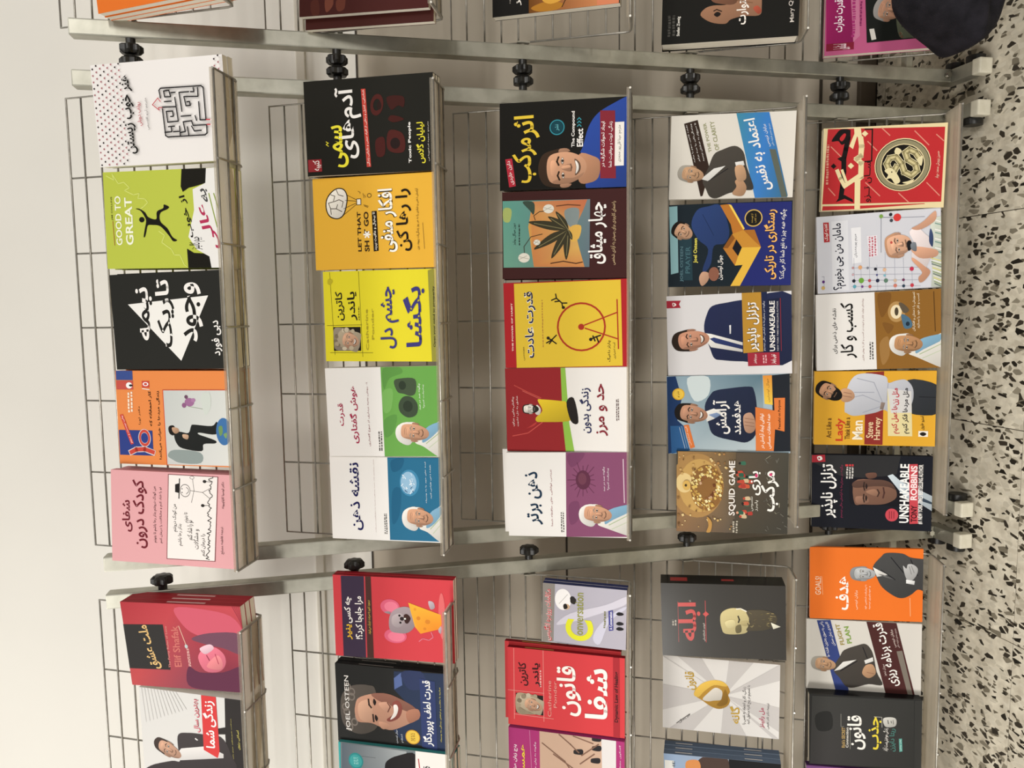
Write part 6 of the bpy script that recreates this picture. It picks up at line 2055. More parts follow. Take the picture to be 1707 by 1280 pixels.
('L','cover_artwork',[742,476,515,518],11.7,'#d4a090'),
('E','cover_artwork',[507,517,23.5,13.1],'#b8c0c0',0,0),
('L','cover_artwork',[998,938,825,991,731,1011],5.0,'#8a2c40'),
('L','cover_artwork',[999,954,826,1001,731,1011],5.0,'#8a2c40'),
('L','cover_artwork',[999,970,827,1011,731,1011],5.0,'#8a2c40'),
('L','cover_artwork',[1000,986,827,1021,731,1011],5.0,'#8a2c40'),
('L','cover_artwork',[1001,1002,828,1032,731,1011],5.0,'#8a2c40'),
('L','cover_artwork',[1002,1018,829,1042,731,1011],5.0,'#8a2c40'),
('L','cover_artwork',[1003,1034,829,1052,731,1011],5.0,'#8a2c40')]},
{'id':26,'loc':(-0.6708,1.2053,1.3610),'rot':(-0.5121,-0.0180,0.0243),'w':0.1452,'h':0.2102,'t':0.0148,'bg':'#d2d0cd','spine':'#d2d0cd','label':'white book with a red title band and a dark-suited man, beside the red novel','group':'books on the top shelf of the left rack','copies':1,'copy_label':'copy behind the white book with a red title band and a dark-suited man','art':[
('L','cover_artwork',[1006,29,602,51],6.6,'#c2c0bd'),
('L','cover_artwork',[1011,59,621,87],6.6,'#c2c0bd'),
('L','cover_artwork',[1016,88,641,123],6.6,'#c2c0bd'),
('L','cover_artwork',[1020,118,660,159],6.6,'#c2c0bd'),
('L','cover_artwork',[1025,148,679,195],6.6,'#c2c0bd'),
('L','cover_artwork',[1030,178,699,231],6.6,'#c2c0bd'),
('L','cover_artwork',[1034,207,718,266],6.6,'#c2c0bd'),
('L','cover_artwork',[1039,237,737,302],6.6,'#c2c0bd'),
('L','cover_artwork',[1043,266,756,337],6.6,'#c2c0bd'),
('L','cover_artwork',[1048,295,775,372],6.6,'#c2c0bd'),
('L','cover_artwork',[1053,324,793,407],6.6,'#c2c0bd'),
('L','cover_artwork',[1057,353,812,442],6.6,'#c2c0bd'),
('P','cover_artwork',[1064,798,1081,1003,187,982,145,781,589,782,577,716,640,713,669,786],'#2c2827'),
('S','portrait',[510,351,543,445,551,574,550,739,375,818,150,806,-10,40,85,59,184,266,201,347,377,337],'#403a3b'),
('P','portrait',[351,368,421,605,362,755,314,752,209,347,239,296],'#dcd8d6'),
('P','portrait',[498,507,479,532,469,521,486,501],'#e8e4e2'),
('P','cover_artwork',[1043,586,1048,719,387,721,304,701,375,577],'#cc3c3c'),
('F','portrait',[229,120,410,368],'#c29880','#3f3430','s',0.35),
('T','title_lettering','بهترین سال',[569,501,945,501,569,560],'#b8324c',0.018,'#efeae6',None),
('T','title_lettering','زندگی شما',[409,591,947,591,409,709],'#f4efea',0.02,None,None),
('T','small_lettering','جملات شورانگیز جیم ران',[325,837,780,837,325,848],'#d8cc6c',0.0,None,None),
('T','small_lettering','اصلانی رزوی',[440,885,655,885,440,911],'#d8cc6c',0.0,None,None)]},
{'id':27,'loc':(-0.5113,1.2237,1.0349),'rot':(-0.4055,-0.0034,0.0090),'w':0.1419,'h':0.2120,'t':0.0096,'bg':'#ca3f47','spine':'#8e1c26','label':'red book with a grey mouse holding cheese, second row of the left rack','group':'books on the second shelf of the left rack','copies':1,'copy_label':'copy behind the red book with a grey mouse holding cheese','art':[
('P','cover_artwork',[993,70,1000,266,-9,260,-29,68],'#3a2d42'),
('P','cover_artwork',[1000,266,1001,277,-7,271,-9,260],'#c0404a'),
('P','cover_artwork',[1001,277,1001,324,-2,326,-7,271],'#4a2d28'),
('T','title_lettering','چه کسی',[415,87,740,87,415,162],'#f2ece6',0.02,None,None),
('T','title_lettering','پنیر',[212,97,399,97,212,157],'#e8b830',0.02,None,None),
('T','title_lettering','مرا جابجا کرد؟!',[223,179,752,179,223,253],'#f2ece6',0.02,None,None),
('T','small_lettering','درمورد تغییر به سرعت نزدیک می\u200cشوند',[291,285,709,285,291,312],'#d8b850',0.0,None,None),
('E','cover_artwork',[566,903,277.6,27.5],'#d8686a',0,0),
('S','portrait',[734,795,728,835,662,846,642,811],'#b8a8b0'),
('S','portrait',[445,876,430,898,354,891,377,872],'#b8a8b0'),
('L','portrait',[243,710,280,740,265,792,305,827,363,811],10.4,'#d8788a'),
('E','portrait',[645,477,92.2,79.8],'#d8607c',0,0),
('E','portrait',[646,486,61.4,56.4],'#e67a92',0,0),
('E','portrait',[293,515,89.3,94.0],'#d8607c',0,0),
('E','portrait',[285,522,61.8,70.5],'#e67a92',0,0),
('S','portrait',[576,426,554,478,588,473],'#9a8a90'),
('S','portrait',[485,465,590,496,647,568,645,638,547,688,427,679,340,619,329,537,357,473],'#a29298'),
('S','portrait',[530,495,571,566,488,599,399,551,428,493],'#b4a6aa'),
('P','portrait',[707,630,582,895,464,899,402,869,338,724,419,679],['#e8b038', '#f0a030', '#e8902c', '#e08828', '#e8922c', '#f0a838']),
('E','portrait',[524,710,23.8,16.2],'#d0802a',0,0),
('E','portrait',[488,785,27.1,20.8],'#d0802a',0,0),
('E','portrait',[401,760,17.0,12.7],'#d0802a',0,0),
('E','portrait',[631,684,17.0,10.5],'#d8902c',0,0),
('E','portrait',[544,554,13.7,9.4],'#1c1618',0,0),
('E','portrait',[459,560,13.7,9.4],'#1c1618',0,0),
('E','portrait',[507,574,23.9,17.6],'#2c2024',0,0),
('S','portrait',[547,589,567,618,518,646,457,624,463,599],'#3c2220'),
('P','portrait',[499,591,518,591,518,607,499,607],'#f0ece8')]},
{'id':28,'loc':(-0.6698,1.2217,1.0401),'rot':(-0.4464,-0.0076,-0.0063),'w':0.1412,'h':0.2120,'t':0.0115,'bg':'#232322','spine':'#151417','label':'black book with a large smiling face, second row of the left rack','group':'books on the second shelf of the left rack','spine_art':('#6a6664',[(0.35,0.55,0.5,0.8)]),'copies':1,'copy_label':'copy behind the black book with a large smiling face','art':[
('P','cover_artwork',[970,513,1022,997,-8,976,110,551,240,482,455,703,741,507],'#26324c'),
('P','cover_artwork',[882,511,961,573,805,581,742,513],'#56689a'),
('S','cover_artwork',[961,573,1003,740,818,782,761,639],'#2c3658'),
('S','portrait',[471,34,637,64,740,154,761,289,699,349,291,362,150,272,129,148,239,51],'#57504a'),
('E','portrait',[715,104,50.3,30.0],'#7a716a',0.35,0),
('E','portrait',[656,139,50.3,30.0],'#7a716a',0.35,0),
('E','portrait',[591,136,50.4,30.0],'#7a716a',0.35,0),
('E','portrait',[538,207,50.3,29.9],'#7a716a',0.35,0),
('E','portrait',[452,78,50.7,30.2],'#7a716a',0.35,0),
('E','portrait',[389,89,50.7,30.2],'#7a716a',0.35,0),
('E','portrait',[341,188,50.6,30.0],'#7a716a',0.35,0),
('E','portrait',[270,153,50.8,30.1],'#7a716a',0.35,0),
('E','portrait',[198,110,50.9,30.2],'#7a716a',0.35,0),
('S','portrait',[474,164,586,198,659,323,678,445,626,564,539,681,423,720,339,641,223,482,242,385,281,300,280,189,365,161],'#c1917a'),
('S','portrait',[678,445,626,564,539,681,423,720,477,620,526,489,578,370,654,311],'#8a5e50'),
('S','portrait',[515,196,568,308,317,301,318,203],'#d4a68c'),
('S','portrait',[310,368,304,435,264,464,219,409,249,375],'#c09078'),
('L','portrait',[582,284,511,288,479,306],21.6,'#33251f'),
('L','portrait',[391,318,303,323],21.6,'#33251f'),
('S','portrait',[598,331,557,351,510,337,549,323],'#241a18'),
('S','portrait',[395,340,354,361,310,348,349,333],'#241a18'),
('S','portrait',[542,369,572,442,523,471,448,445,461,415],'#d09e86'),
('L','portrait',[564,448,514,471,448,449],14.4,'#6a4238'),
('S','portrait',[562,490,605,540,522,574,394,546,328,472,349,436,439,499],'#8a4a42'),
('S','portrait',[536,499,550,526,499,539,406,516,354,467,448,499],'#efe8e2'),
('S','portrait',[475,608,526,705,423,720,337,629],'#a8745e'),
('T','small_lettering','JOEL OSTEEN',[150,77,857,77,150,126],'#e6e2de',0.0,None,None),
('P','cover_artwork',[914,728,890,857,15,861,54,732],'#2d3964'),
('T','title_lettering','قدرت لطف پروردگار',[77,741,893,741,77,841],'#f2eee8',0.018,None,None),
('T','small_lettering','مبارزه با ملالت و ارتقای زندگی به وسیله',[143,886,825,886,143,902],'#d8cc58',0.0,None,None),
('T','title_lettering','POWER OF FAVOR',[144,935,823,935,144,942],'#4a4a4c',0.01,None,None),
('E','cover_artwork',[164,655,92.6,62.7],'#b8862c',0,0),
('E','cover_artwork',[164,655,81.9,55.5],'#dcb84a',0,0),
('G','small_lettering',[115,638,214,677],'#8a6420',3),
('T','small_lettering','جوئل اوستین',[61,509,236,509,61,528],'#c8ccd4',0.0,None,None),
('T','small_lettering','اعظم',[78,553,182,553,78,575],'#c8ccd4',0.0,None,None)]},
{'id':29,'loc':(-0.8087,1.2123,1.0413),'rot':(-0.4493,-0.0030,0.0161),'w':0.1452,'h':0.2100,'t':0.0158,'bg':'#6d7579','spine':'#3f8f90','label':'grey book with teal edges cut by the frame, second row of the left rack','group':'books on the second shelf of the left rack','copies':1,'copy_label':'copy behind the grey book with teal edges cut by the frame','art':[
('P','cover_artwork',[1010,-3,1005,20,-68,1,-73,-24],'#3a9a9a'),
('P','cover_artwork',[990,32,992,356,981,599,224,582,110,7],['#55606a', '#8a9094', '#a0a4a6', '#8a8f94', '#4a545c']),
('E','cover_artwork',[788,152,101.1,65.7],'#2e8688',0,0),
('E','cover_artwork',[788,152,80.2,53.1],'#3f9c9c',0,0),
('G','small_lettering',[745,131,833,176],'#8ac4c0',3),
('S','portrait',[725,404,832,425,918,525,952,677,584,669,533,393],'#201c1e'),
('P','cover_artwork',[858,204,854,204,854,328,858,328],'#4a4e52'),
('P','cover_artwork',[1003,676,1006,943,-46,936,-105,659],'#e0dcd8'),
('L','cover_artwork',[905,700,779,709],14.0,'#a83c40'),
('T','title_lettering','قدرت',[578,740,832,740,578,818],'#221e1e',0.02,None,None),
('P','cover_artwork',[1006,943,1006,992,-39,972,-46,936],'#3f9494')]},
{'id':30,'loc':(-0.5385,1.2240,0.7340),'rot':(-0.4554,0.0189,-0.0047),'w':0.1078,'h':0.1489,'t':0.0117,'bg':'#b0acb8','spine':'#343a66','label':'small silver lavender book with a big yellow letter C, third row of the left rack','group':'books on the third shelf of the left rack','copies':1,'copy_label':'copy behind the small silver lavender book with a big yellow letter C','art':[
('P','cover_artwork',[1001,-6,1011,148,20,138,-2,-4],'#8a847e'),
('P','cover_artwork',[20,138,-3,224,-58,994,-17,512],'#8e8a96'),
('S','cover_artwork',[312,170,526,338,726,754,898,997,785,1015,609,755,389,373],'#ccc8d4'),
('S','cover_artwork',[141,611,389,692,679,919,715,1016,452,807,59,695],'#c8c6d6'),
('T','title_lettering','مکالمات روزمره انگلیسی',[24,17,904,17,24,118],'#b83038',0.02,'#f0e4e0',None),
('E','cover_artwork',[750,248,179.3,98.4],'#efecec',0,0.0),
('S','cover_artwork',[811,344,771,404,687,388,715,337],'#2c2824'),
('E','cover_artwork',[633,290,47.3,40.7],'#c8a888',0,0),
('S','cover_artwork',[661,253,680,286,616,304,587,263],'#201c1a'),
('E','cover_artwork',[778,361,37.7,30.4],'#2a2624',0,0),
('L','cover_artwork',[673,202,840,302],7.2,'#a8a4a0'),
('T','title_lettering','C',[75,282,435,282,75,615],'#dcdc30',0.02,None,None),
('T','small_lettering','onversation',[175,396,888,396,175,494],'#8f9040',0.004,None,None),
('P','cover_artwork',[632,788,649,842,314,851,296,799],'#45458a'),
('T','title_lettering','A Conversation',[317,808,615,801,326,838],'#f0eef4',0.01,None,None),
('S','cover_artwork',[591,879,629,911,612,960,584,961,568,912],'#1f1c20'),
('S','cover_artwork',[428,881,466,913,449,963,422,963,405,914],'#1f1c20'),
('S','cover_artwork',[342,882,379,914,363,964,335,964,319,915],'#1f1c20'),
('G','small_lettering',[329,730,617,767],'#7a7a50',1)]},
{'id':31,'loc':(-0.6803,1.2245,0.7368),'rot':(-0.4661,0.0035,0.0087),'w':0.1460,'h':0.2126,'t':0.0106,'bg':'#cc3d42','spine':'#7e1620','label':'red book with bold white lettering and portrait photo, third row of the left rack','group':'books on the third shelf of the left rack','spine_art':('#b08a4a',[(0.3,0.42,0.6,0.85),(0.5,0.62,0.6,0.85)]),'copies':1,'copy_label':'copy behind the red book with bold white lettering and portrait photo','offs':[(0.006,0.008,0.0)],'art':[
('L','cover_artwork',[993,57,78,55],7.3,'#e08a84'),
('L','cover_artwork',[1074,313,89,315],7.3,'#e08a84'),
('L','cover_artwork',[447,0,453,317],7.3,'#e08a84'),
('L','cover_artwork',[142,53,137,398],7.3,'#e08a84'),
('T','title_lettering','کاترین',[523,94,819,94,523,183],'#2a1214',0.016,None,None),
('T','title_lettering','پاندر',[525,217,828,217,525,293],'#2a1214',0.016,None,None),
('G','small_lettering',[528,280,749,301],'#e8b8b0',1),
('P','portrait',[164,70,417,70,417,310,164,310],'#1f1a16'),
('S','portrait',[400,74,426,155,401,241,321,302,193,289,155,177,173,78],'#a3937a'),
('F','portrait',[204,111,375,301],'#c79c80','#b8a890','wt',0.25),
('E','portrait',[402,241,25.9,18.4],'#a2947c',0,0),
('E','portrait',[173,189,16.9,13.3],'#8f816b',0,0),
('E','portrait',[371,128,28.8,19.3],'#c2b59e',0,0),
('E','portrait',[307,97,20.3,15.7],'#b3a58c',0,0),
('E','portrait',[190,126,29.6,20.6],'#7a6d59',0,0),
('E','portrait',[293,94,19.8,16.9],'#b3a58c',0,0),
('E','portrait',[193,233,23.7,12.9],'#a2947c',0,0),
('E','portrait',[389,147,29.3,13.0],'#7a6d59',0,0),
('E','portrait',[407,182,27.3,20.2],'#c2b59e',0,0),
('E','portrait',[186,131,30.4,21.1],'#8f816b',0,0),
('E','portrait',[207,111,25.9,18.7],'#8f816b',0,0),
('E','portrait',[267,93,23.7,20.6],'#a2947c',0,0),
('E','portrait',[383,140,29.4,15.8],'#a2947c',0,0),
('E','portrait',[325,102,26.9,20.5],'#7a6d59',0,0),
('E','portrait',[382,138,28.1,20.6],'#8f816b',0,0),
('T','small_lettering','Catherine',[161,350,626,350,161,381],'#e0968c',0.0,None,None),
('T','small_lettering','Ponder',[286,401,625,401,286,428],'#e0968c',0.0,None,None),
('T','title_lettering','قانون',[207,429,834,429,207,637],'#f2eae4',0.03,None,None),
('T','title_lettering','شفا',[202,667,841,667,202,857],'#f2eae4',0.032,None,None),
('P','cover_artwork',[1037,903,1036,954,-32,957,-24,906],'#a42a32'),
('T','title_lettering','Dynamic Law of Healing',[193,915,826,915,193,954],'#2c1214',0.02,None,None)]},
{'id':32,'loc':(-0.8332,1.2248,0.7370),'rot':(-0.4756,-0.0030,0.0010),'w':0.1452,'h':0.2129,'t':0.0098,'bg':'#a63270','spine':'#a63270','label':'magenta book with a photo of hands with dark nails, third row of the left rack','group':'books on the third shelf of the left rack','copies':1,'copy_label':'copy behind the magenta book with a photo of hands with dark nails','art':[
('P','cover_artwork',[1038,276,1011,930,-113,927,-274,276],'#d8d4d2'),
('P','cover_artwork',[1038,276,1041,807,626,811,-161,730,-274,276],'#c4a48e'),
('S','portrait',[1016,736,1035,795,1002,809,963,795,962,736,985,726],'#2a2628'),
('S','portrait',[893,735,912,795,879,809,840,794,839,735,862,726],'#2a2628'),
('S','portrait',[732,725,751,785,718,799,679,784,677,725,700,715],'#2a2628'),
('S','portrait',[816,579,836,640,802,654,763,639,761,579,785,569],'#2a2628'),
('L','portrait',[989,447,880,544,785,615],16.9,'#7c5c4c'),
('L','portrait',[754,639,928,783],16.9,'#7c5c4c'),
('L','portrait',[642,626,794,747],16.9,'#7c5c4c'),
('L','portrait',[849,299,650,493,550,541],16.9,'#7c5c4c'),
('L','portrait',[994,568,928,736],16.9,'#7c5c4c'),
('L','portrait',[722,396,558,578],16.9,'#7c5c4c'),
('T','title_lettering','پنج زبان عشق',[376,39,782,39,376,80],'#f0e0e8',0.014,None,None),
('T','title_lettering','همسران',[261,100,794,100,261,154],'#e6d038',0.022,None,None),
('T','small_lettering','چگونه به زبان مورد علاقه',[282,225,853,225,282,247],'#f0dce8',0.0,None,None),
('L','cover_artwork',[993,189,459,202],7.5,'#c878a0'),
('T','small_lettering','گفتگوی حفظ همسران',[444,954,953,954,444,972],'#e8ccdc',0.0,None,None)]},
{'id':33,'loc':(-0.5664,1.2058,0.4379),'rot':(-0.4054,-0.0336,-0.0015),'w':0.1392,'h':0.2196,'t':0.0453,'bg':'#35322e','spine':'#141314','label':'thick black hardcover with a bald bearded head, fourth row of the left rack','group':'books on the fourth shelf of the left rack','hard':1,'gloss':1,'spine_art':('#a83434',[(0.3,0.7,0.78,0.92),(0.4,0.6,0.4,0.5)]),'art':[
('P','cover_artwork',[194,136,753,136,753,139,194,139],'#b84a48'),
('T','title_lettering','ابله',[219,139,747,139,219,319],'#c64f4c',0.035,None,None),
('L','cover_artwork',[774,361,209,362],9.7,'#a84444'),
('P','cover_artwork',[631,364,594,389,554,363,591,339],'#c64f4c'),
('T','small_lettering','فیودور داستایفسکی',[222,336,466,336,222,356],'#d8d0c8',0.004,None,None),
('T','small_lettering','ترجمه سروش حبیبی',[753,224,778,224,753,246],'#d8d0c8',0.0,None,None),
('G','small_lettering',[419,83,500,126],'#b0a89c',2),
('S','portrait',[542,479,628,497,683,565,675,655,611,705,412,703,343,663,332,522,409,489],'#c8ba86'),
('S','portrait',[648,688,671,766,666,844,623,915,539,931,452,897,401,831,386,742,392,686,508,720],'#4c4434'),
('L','portrait',[565,863,562,881],7.7,'#7a6e4c'),
('L','portrait',[546,873,562,891],7.7,'#7a6e4c'),
('L','portrait',[558,863,577,881],7.7,'#5c5238'),
('L','portrait',[591,901,587,919],7.7,'#7a6e4c'),
('L','portrait',[439,726,457,744],7.7,'#98895c'),
('L','portrait',[510,849,514,867],7.7,'#5c5238'),
('L','portrait',[456,783,449,801],7.7,'#5c5238'),
('L','portrait',[521,903,512,920],7.7,'#5c5238'),
('L','portrait',[628,851,628,869],7.7,'#98895c'),
('L','portrait',[627,886,627,904],7.7,'#98895c'),
('L','portrait',[447,716,433,734],7.7,'#7a6e4c'),
('L','portrait',[623,840,610,857],7.7,'#5c5238'),
('L','portrait',[605,802,619,820],7.7,'#5c5238'),
('L','portrait',[544,815,548,833],7.7,'#5c5238'),
('L','portrait',[478,739,489,757],7.7,'#5c5238'),
('L','portrait',[534,873,534,891],7.7,'#7a6e4c'),
('L','portrait',[467,849,456,867],7.7,'#7a6e4c'),
('L','portrait',[528,747,547,765],7.7,'#5c5238'),
('L','portrait',[479,886,463,903],7.7,'#5c5238'),
('L','portrait',[594,877,589,895],7.7,'#98895c'),
('L','portrait',[633,712,616,730],7.7,'#7a6e4c'),
('L','portrait',[485,850,498,868],7.7,'#98895c'),
('L','portrait',[578,623,531,633,493,625],17.4,'#2c2618'),
('S','portrait',[434,602,465,642,371,646,349,607],'#6a6040'),
('S','portrait',[503,642,516,698,479,714,449,686,462,647],'#b0a272'),
('L','portrait',[488,698,441,709,466,720],11.6,'#4c4430'),
('L','portrait',[676,610,683,644,648,688],15.5,'#e8e2d0'),
('P','portrait',[508,881,456,958,420,900],'#dcd8c4'),
('S','portrait',[496,518,529,586,444,597,412,540],'#d8cc98')]},
{'id':34,'loc':(-0.7341,1.2409,0.4260),'rot':(-0.4359,-0.0004,0.0001),'w':0.1452,'h':0.2138,'t':0.0096,'bg':'#d6d3d0','spine':'#d6d3d0','label':'white book with grey rays and a golden heart shape, fourth row of the left rack','group':'books on the fourth shelf of the left rack','art':[
('P','cover_artwork',[521,535,428,1570,98,1525],'#bfbbb9'),
('P','cover_artwork',[521,535,-249,1432,-538,1309],'#bfbbb9'),
('P','cover_artwork',[521,535,-811,1137,-1009,951],'#bfbbb9'),
('P','cover_artwork',[521,535,-1159,726,-1227,509],'#bfbbb9'),
('P','cover_artwork',[521,535,-1221,269,-1140,58],'#bfbbb9'),
('P','cover_artwork',[521,535,-973,-153,-753,-318],'#bfbbb9'),
('P','cover_artwork',[521,535,-451,-458,-132,-543],'#bfbbb9'),
('P','cover_artwork',[521,535,247,-585,603,-575],'#bfbbb9'),
('P','cover_artwork',[521,535,985,-511,1311,-409],'#bfbbb9'),
('P','cover_artwork',[521,535,1625,-255,1862,-84],'#bfbbb9'),
('P','cover_artwork',[521,535,2055,129,2165,338],'#bfbbb9'),
('P','cover_artwork',[521,535,2210,571,2181,779],'#bfbbb9'),
('P','cover_artwork',[521,535,2077,993,1920,1169],'#bfbbb9'),
('P','cover_artwork',[521,535,1688,1331,1430,1447],'#bfbbb9'),
('P','cover_artwork',[521,535,1108,1534,790,1573],'#bfbbb9'),
('S','portrait',[506,271,643,329,713,419,716,504,667,558,585,582,531,568,461,584,381,560,333,494,356,422,425,348],'#b58a38'),
('S','portrait',[506,271,643,329,713,419,716,504,667,558,645,540,650,444,552,360,468,312],'#e2ba54'),
('S','portrait',[445,348,538,396,618,456,587,511,518,517,459,506,440,445,423,397],'#d8d2c8'),
('S','portrait',[459,506,518,517,607,541,525,565,419,560,373,506,386,470],'#8f6a28'),
('T','title_lettering','قانون',[558,191,805,191,558,296],'#b8963c',0.02,None,None),
('T','title_lettering','گانه',[154,581,388,581,154,666],'#b8963c',0.022,None,None),
('T','small_lettering','زندگی، کار و اعتماد به نفس را',[155,686,666,686,155,721],'#3a3634',0.0,None,None),
('T','small_lettering','با تصمیم در پنج ثانیه متحول کنید',[162,726,691,726,162,762],'#3a3634',0.0,None,None),
('T','title_lettering','مل رابینز',[134,830,404,830,134,880],'#a84058',0.01,None,None),
('T','small_lettering','ترجمه دکتر نادر نعیمی',[125,891,470,891,125,918],'#4a4644',0.0,None,None),
('L','cover_artwork',[80,123,225,239],7.8,'#4a4644'),
('T','small_lettering','هنر زندگی',[105,129,233,227,82,154],'#3a3634',0.0,None,None)]},
{'id':35,'loc':(-0.9071,1.2080,0.4383),'rot':(-0.4527,-0.0266,0.0163),'w':0.1452,'h':0.2115,'t':0.0144,'bg':'#8c9db4','spine':'#5f6f86','label':'pale blue and black book at the left end of the fourth row','group':'books on the fourth shelf of the left rack','spine_art':('#d8d4d0',[(0.4,0.55,0.15,0.3),(0.4,0.55,0.75,0.9)]),'copies':2,'copy_label':'copy behind the pale blue and black book at the left end','art':[
('P','cover_artwork',[1004,-16,1060,569,87,580,-22,-22],['#8fa6c4', '#9aa4b4', '#9aa4b4', '#8fa6c4']),
('P','cover_artwork',[1068,563,1096,1015,-25,1005,-107,566],'#17171a'),
('S','cover_artwork',[816,264,998,340,1042,509,974,562,652,552,625,383],'#4a3a34'),
('S','cover_artwork',[920,199,945,303,804,313,787,202],'#d08a50'),
('P','cover_artwork',[-2,7,911,7,911,90,-2,90],'#dcdcd8'),
('T','title_lettering','THE',[714,75,906,75,714,98],'#3a4a5a',0.01,None,None)]},
{'id':36,'loc':(-0.5383,1.2432,0.1240),'rot':(-0.3908,-0.0230,-0.0009),'w':0.1447,'h':0.2066,'t':0.0067,'bg':'#e67328','spine':'#e67328','label':'orange book with a grey man in a suit, bottom row of the left rack','group':'books on the bottom shelf of the left rack','art':[
('T','small_lettering','GOALS!',[337,49,593,49,337,100],'#f4d8bc',0.0,None,None),
('L','cover_artwork',[595,107,340,117],3.9,'#f0c8a0'),
('T','title_lettering','هدف',[133,233,604,233,133,349],'#f4f0ea',0.028,None,None),
('T','small_lettering','برایان تریسی',[145,402,412,402,145,431],'#f6dcc4',0.0,None,None),
('T','small_lettering','به پیشرفت شخصی خود',[150,489,494,489,150,514],'#f6dcc4',0.0,None,None),
('T','small_lettering','و خودباوری برسید',[151,524,476,524,151,544],'#f6dcc4',0.0,None,None),
('L','cover_artwork',[328,889,77,895],7.9,'#f0b080'),
('S','portrait',[740,560,887,633,940,681,937,816,886,889,867,993,862,1023,460,1027,447,955,377,901,326,834,341,760,462,648,596,598],'#474747'),
('P','portrait',[740,562,694,622,639,696,609,598],'#e4e2de'),
('P','portrait',[649,607,642,647,570,770,605,672],'#6a6a6a'),
('L','portrait',[704,634,574,758],9.9,'#14141a'),
('L','portrait',[880,719,673,831],9.9,'#14141a'),
('L','portrait',[857,890,639,953],9.9,'#14141a'),
('S','portrait',[769,824,731,854,789,866,791,909,735,952,639,941,560,893,597,853],'#b4b4b4'),
('L','portrait',[771,897,676,922],7.9,'#7a7a7a'),
('L','portrait',[761,879,656,898],7.9,'#7a7a7a'),
('P','portrait',[581,853,565,929,513,924,529,854],'#e8e8e8'),
('F','portrait',[543,371,748,583],'#b8babc','#8c8e90','gs',0)]},
{'id':37,'loc':(-0.6879,1.2439,0.1205),'rot':(-0.4228,-0.0191,0.0049),'w':0.1446,'h':0.2113,'t':0.0060,'bg':'#cfcbc4','spine':'#cfcbc4','label':'cream book with crossing blue and brown bands, bottom row of the left rack','group':'books on the bottom shelf of the left rack','art':[
('P','cover_artwork',[985,91,998,212,-3,379,-2,260],'#34427c'),
('P','cover_artwork',[1011,525,1024,784,-26,949,-10,698],'#482524'),
('T','small_lettering','راهی به سوی بهترین نقشه ها',[469,182,963,113,480,216],'#ece8e4',0.0,None,None),
('T','small_lettering','کاربردی زمان ممکن',[630,232,967,162,640,260],'#ece8e4',0.0,None,None),
('T','title_lettering','FLIGHT',[648,302,942,252,659,339],'#9a8a4c',0.018,None,None),
('T','title_lettering','PLAN',[673,361,911,328,685,403],'#7c9a44',0.018,None,None),
('T','title_lettering','قدرت برنامه ریزی',[81,725,964,577,135,827],'#ece8e4',0.018,None,None),
('T','small_lettering','برایان تریسی',[652,763,898,727,664,787],'#e4d4cc',0.0,None,None),
('T','small_lettering','مترجم: مهدی قراچه داغی',[649,797,917,763,659,818],'#d0beb8',0.0,None,None),
('T','small_lettering','سوزان نیهوز',[239,684,406,662,252,708],'#d0beb8',0.0,None,None),
('P','cover_artwork',[605,787,619,835,-2,931,-12,889],'#7a7268'),
('S','portrait',[304,239,500,300,583,337,657,447,683,520,605,570,488,595,292,620,119,670,116,548,56,426,65,352,179,295],'#46413c'),
('P','portrait',[275,245,413,325,454,442,300,301],'#e4e2de'),
('L','portrait',[280,301,435,448],10.1,'#14141a'),
('L','portrait',[638,496,444,546],10.1,'#14141a'),
('P','portrait',[450,510,503,583,448,589,402,520],'#e4e2de'),
('S','portrait',[279,492,382,522,398,583,281,611,207,560,222,517],'#b8906f'),
('L','portrait',[284,535,270,596],8.1,'#8a6450'),
('F','portrait',[260,51,473,259],'#c29a78','#a29c92','gs',0.1)]},
{'id':38,'loc':(-0.8315,1.2267,0.1282),'rot':(-0.3882,-0.0163,0.0079),'w':0.1449,'h':0.2071,'t':0.0242,'bg':'#333331','spine':'#101012','label':'dark grey glossy book with white and yellow lettering, bottom row of the left rack','group':'books on the bottom shelf of the left rack','hard':1,'gloss':1,'art':[
('P','cover_artwork',[1021,-14,1039,1007,991,1007,984,934,22,938,31,1018,-9,1018,-106,-18],'#262625'),
('P','cover_artwork',[975,25,984,928,32,938,-11,8],['#3a3a38', '#323230', '#2e2e2c', '#3c3a3a']),
('S','cover_artwork',[708,57,760,190,522,204,490,77],'#242423'),
('T','title_lettering',"Rich's SECRET",[262,292,551,292,262,324],'#b89a60',0.01,None,None),
('T','title_lettering','Connection',[265,330,554,330,265,354],'#d8d4cc',0.012,None,None),
('L','cover_artwork',[739,285,560,286,563,311],6.0,'#8a8880'),
('L','cover_artwork',[568,368,249,370],6.0,'#8a8880'),
('T','title_lettering','قانون',[249,342,729,342,249,508],'#f0ece6',0.024,None,None),
('T','title_lettering','جذب',[264,532,728,532,264,648],'#e2cc40',0.024,None,None),
('L','cover_artwork',[727,580,727,648,585,651],6.0,'#b8b4ac'),
('T','small_lettering','زندگی موهبتی\u200cست آزاد',[251,660,576,660,251,710],'#e4e0da',0.004,None,None),
('T','small_lettering','ریتا دایزن',[254,717,576,717,254,774],'#4a8078',0.006,None,None),
('S','portrait',[705,660,733,710,724,765,667,778,606,760,598,680],'#c4c2bc'),
('L','portrait',[689,701,640,707],10.0,'#2a2a28'),
('L','portrait',[682,729,653,734],8.0,'#2a2a28'),
('L','portrait',[693,747,638,751],8.0,'#5a5a56'),
('P','cover_artwork',[438,800,445,827,264,833,253,806],'#5a9a90'),
('T','small_lettering','چاپ چهارم',[273,811,423,807,279,826],'#e0ece8',0.0,None,None)]},
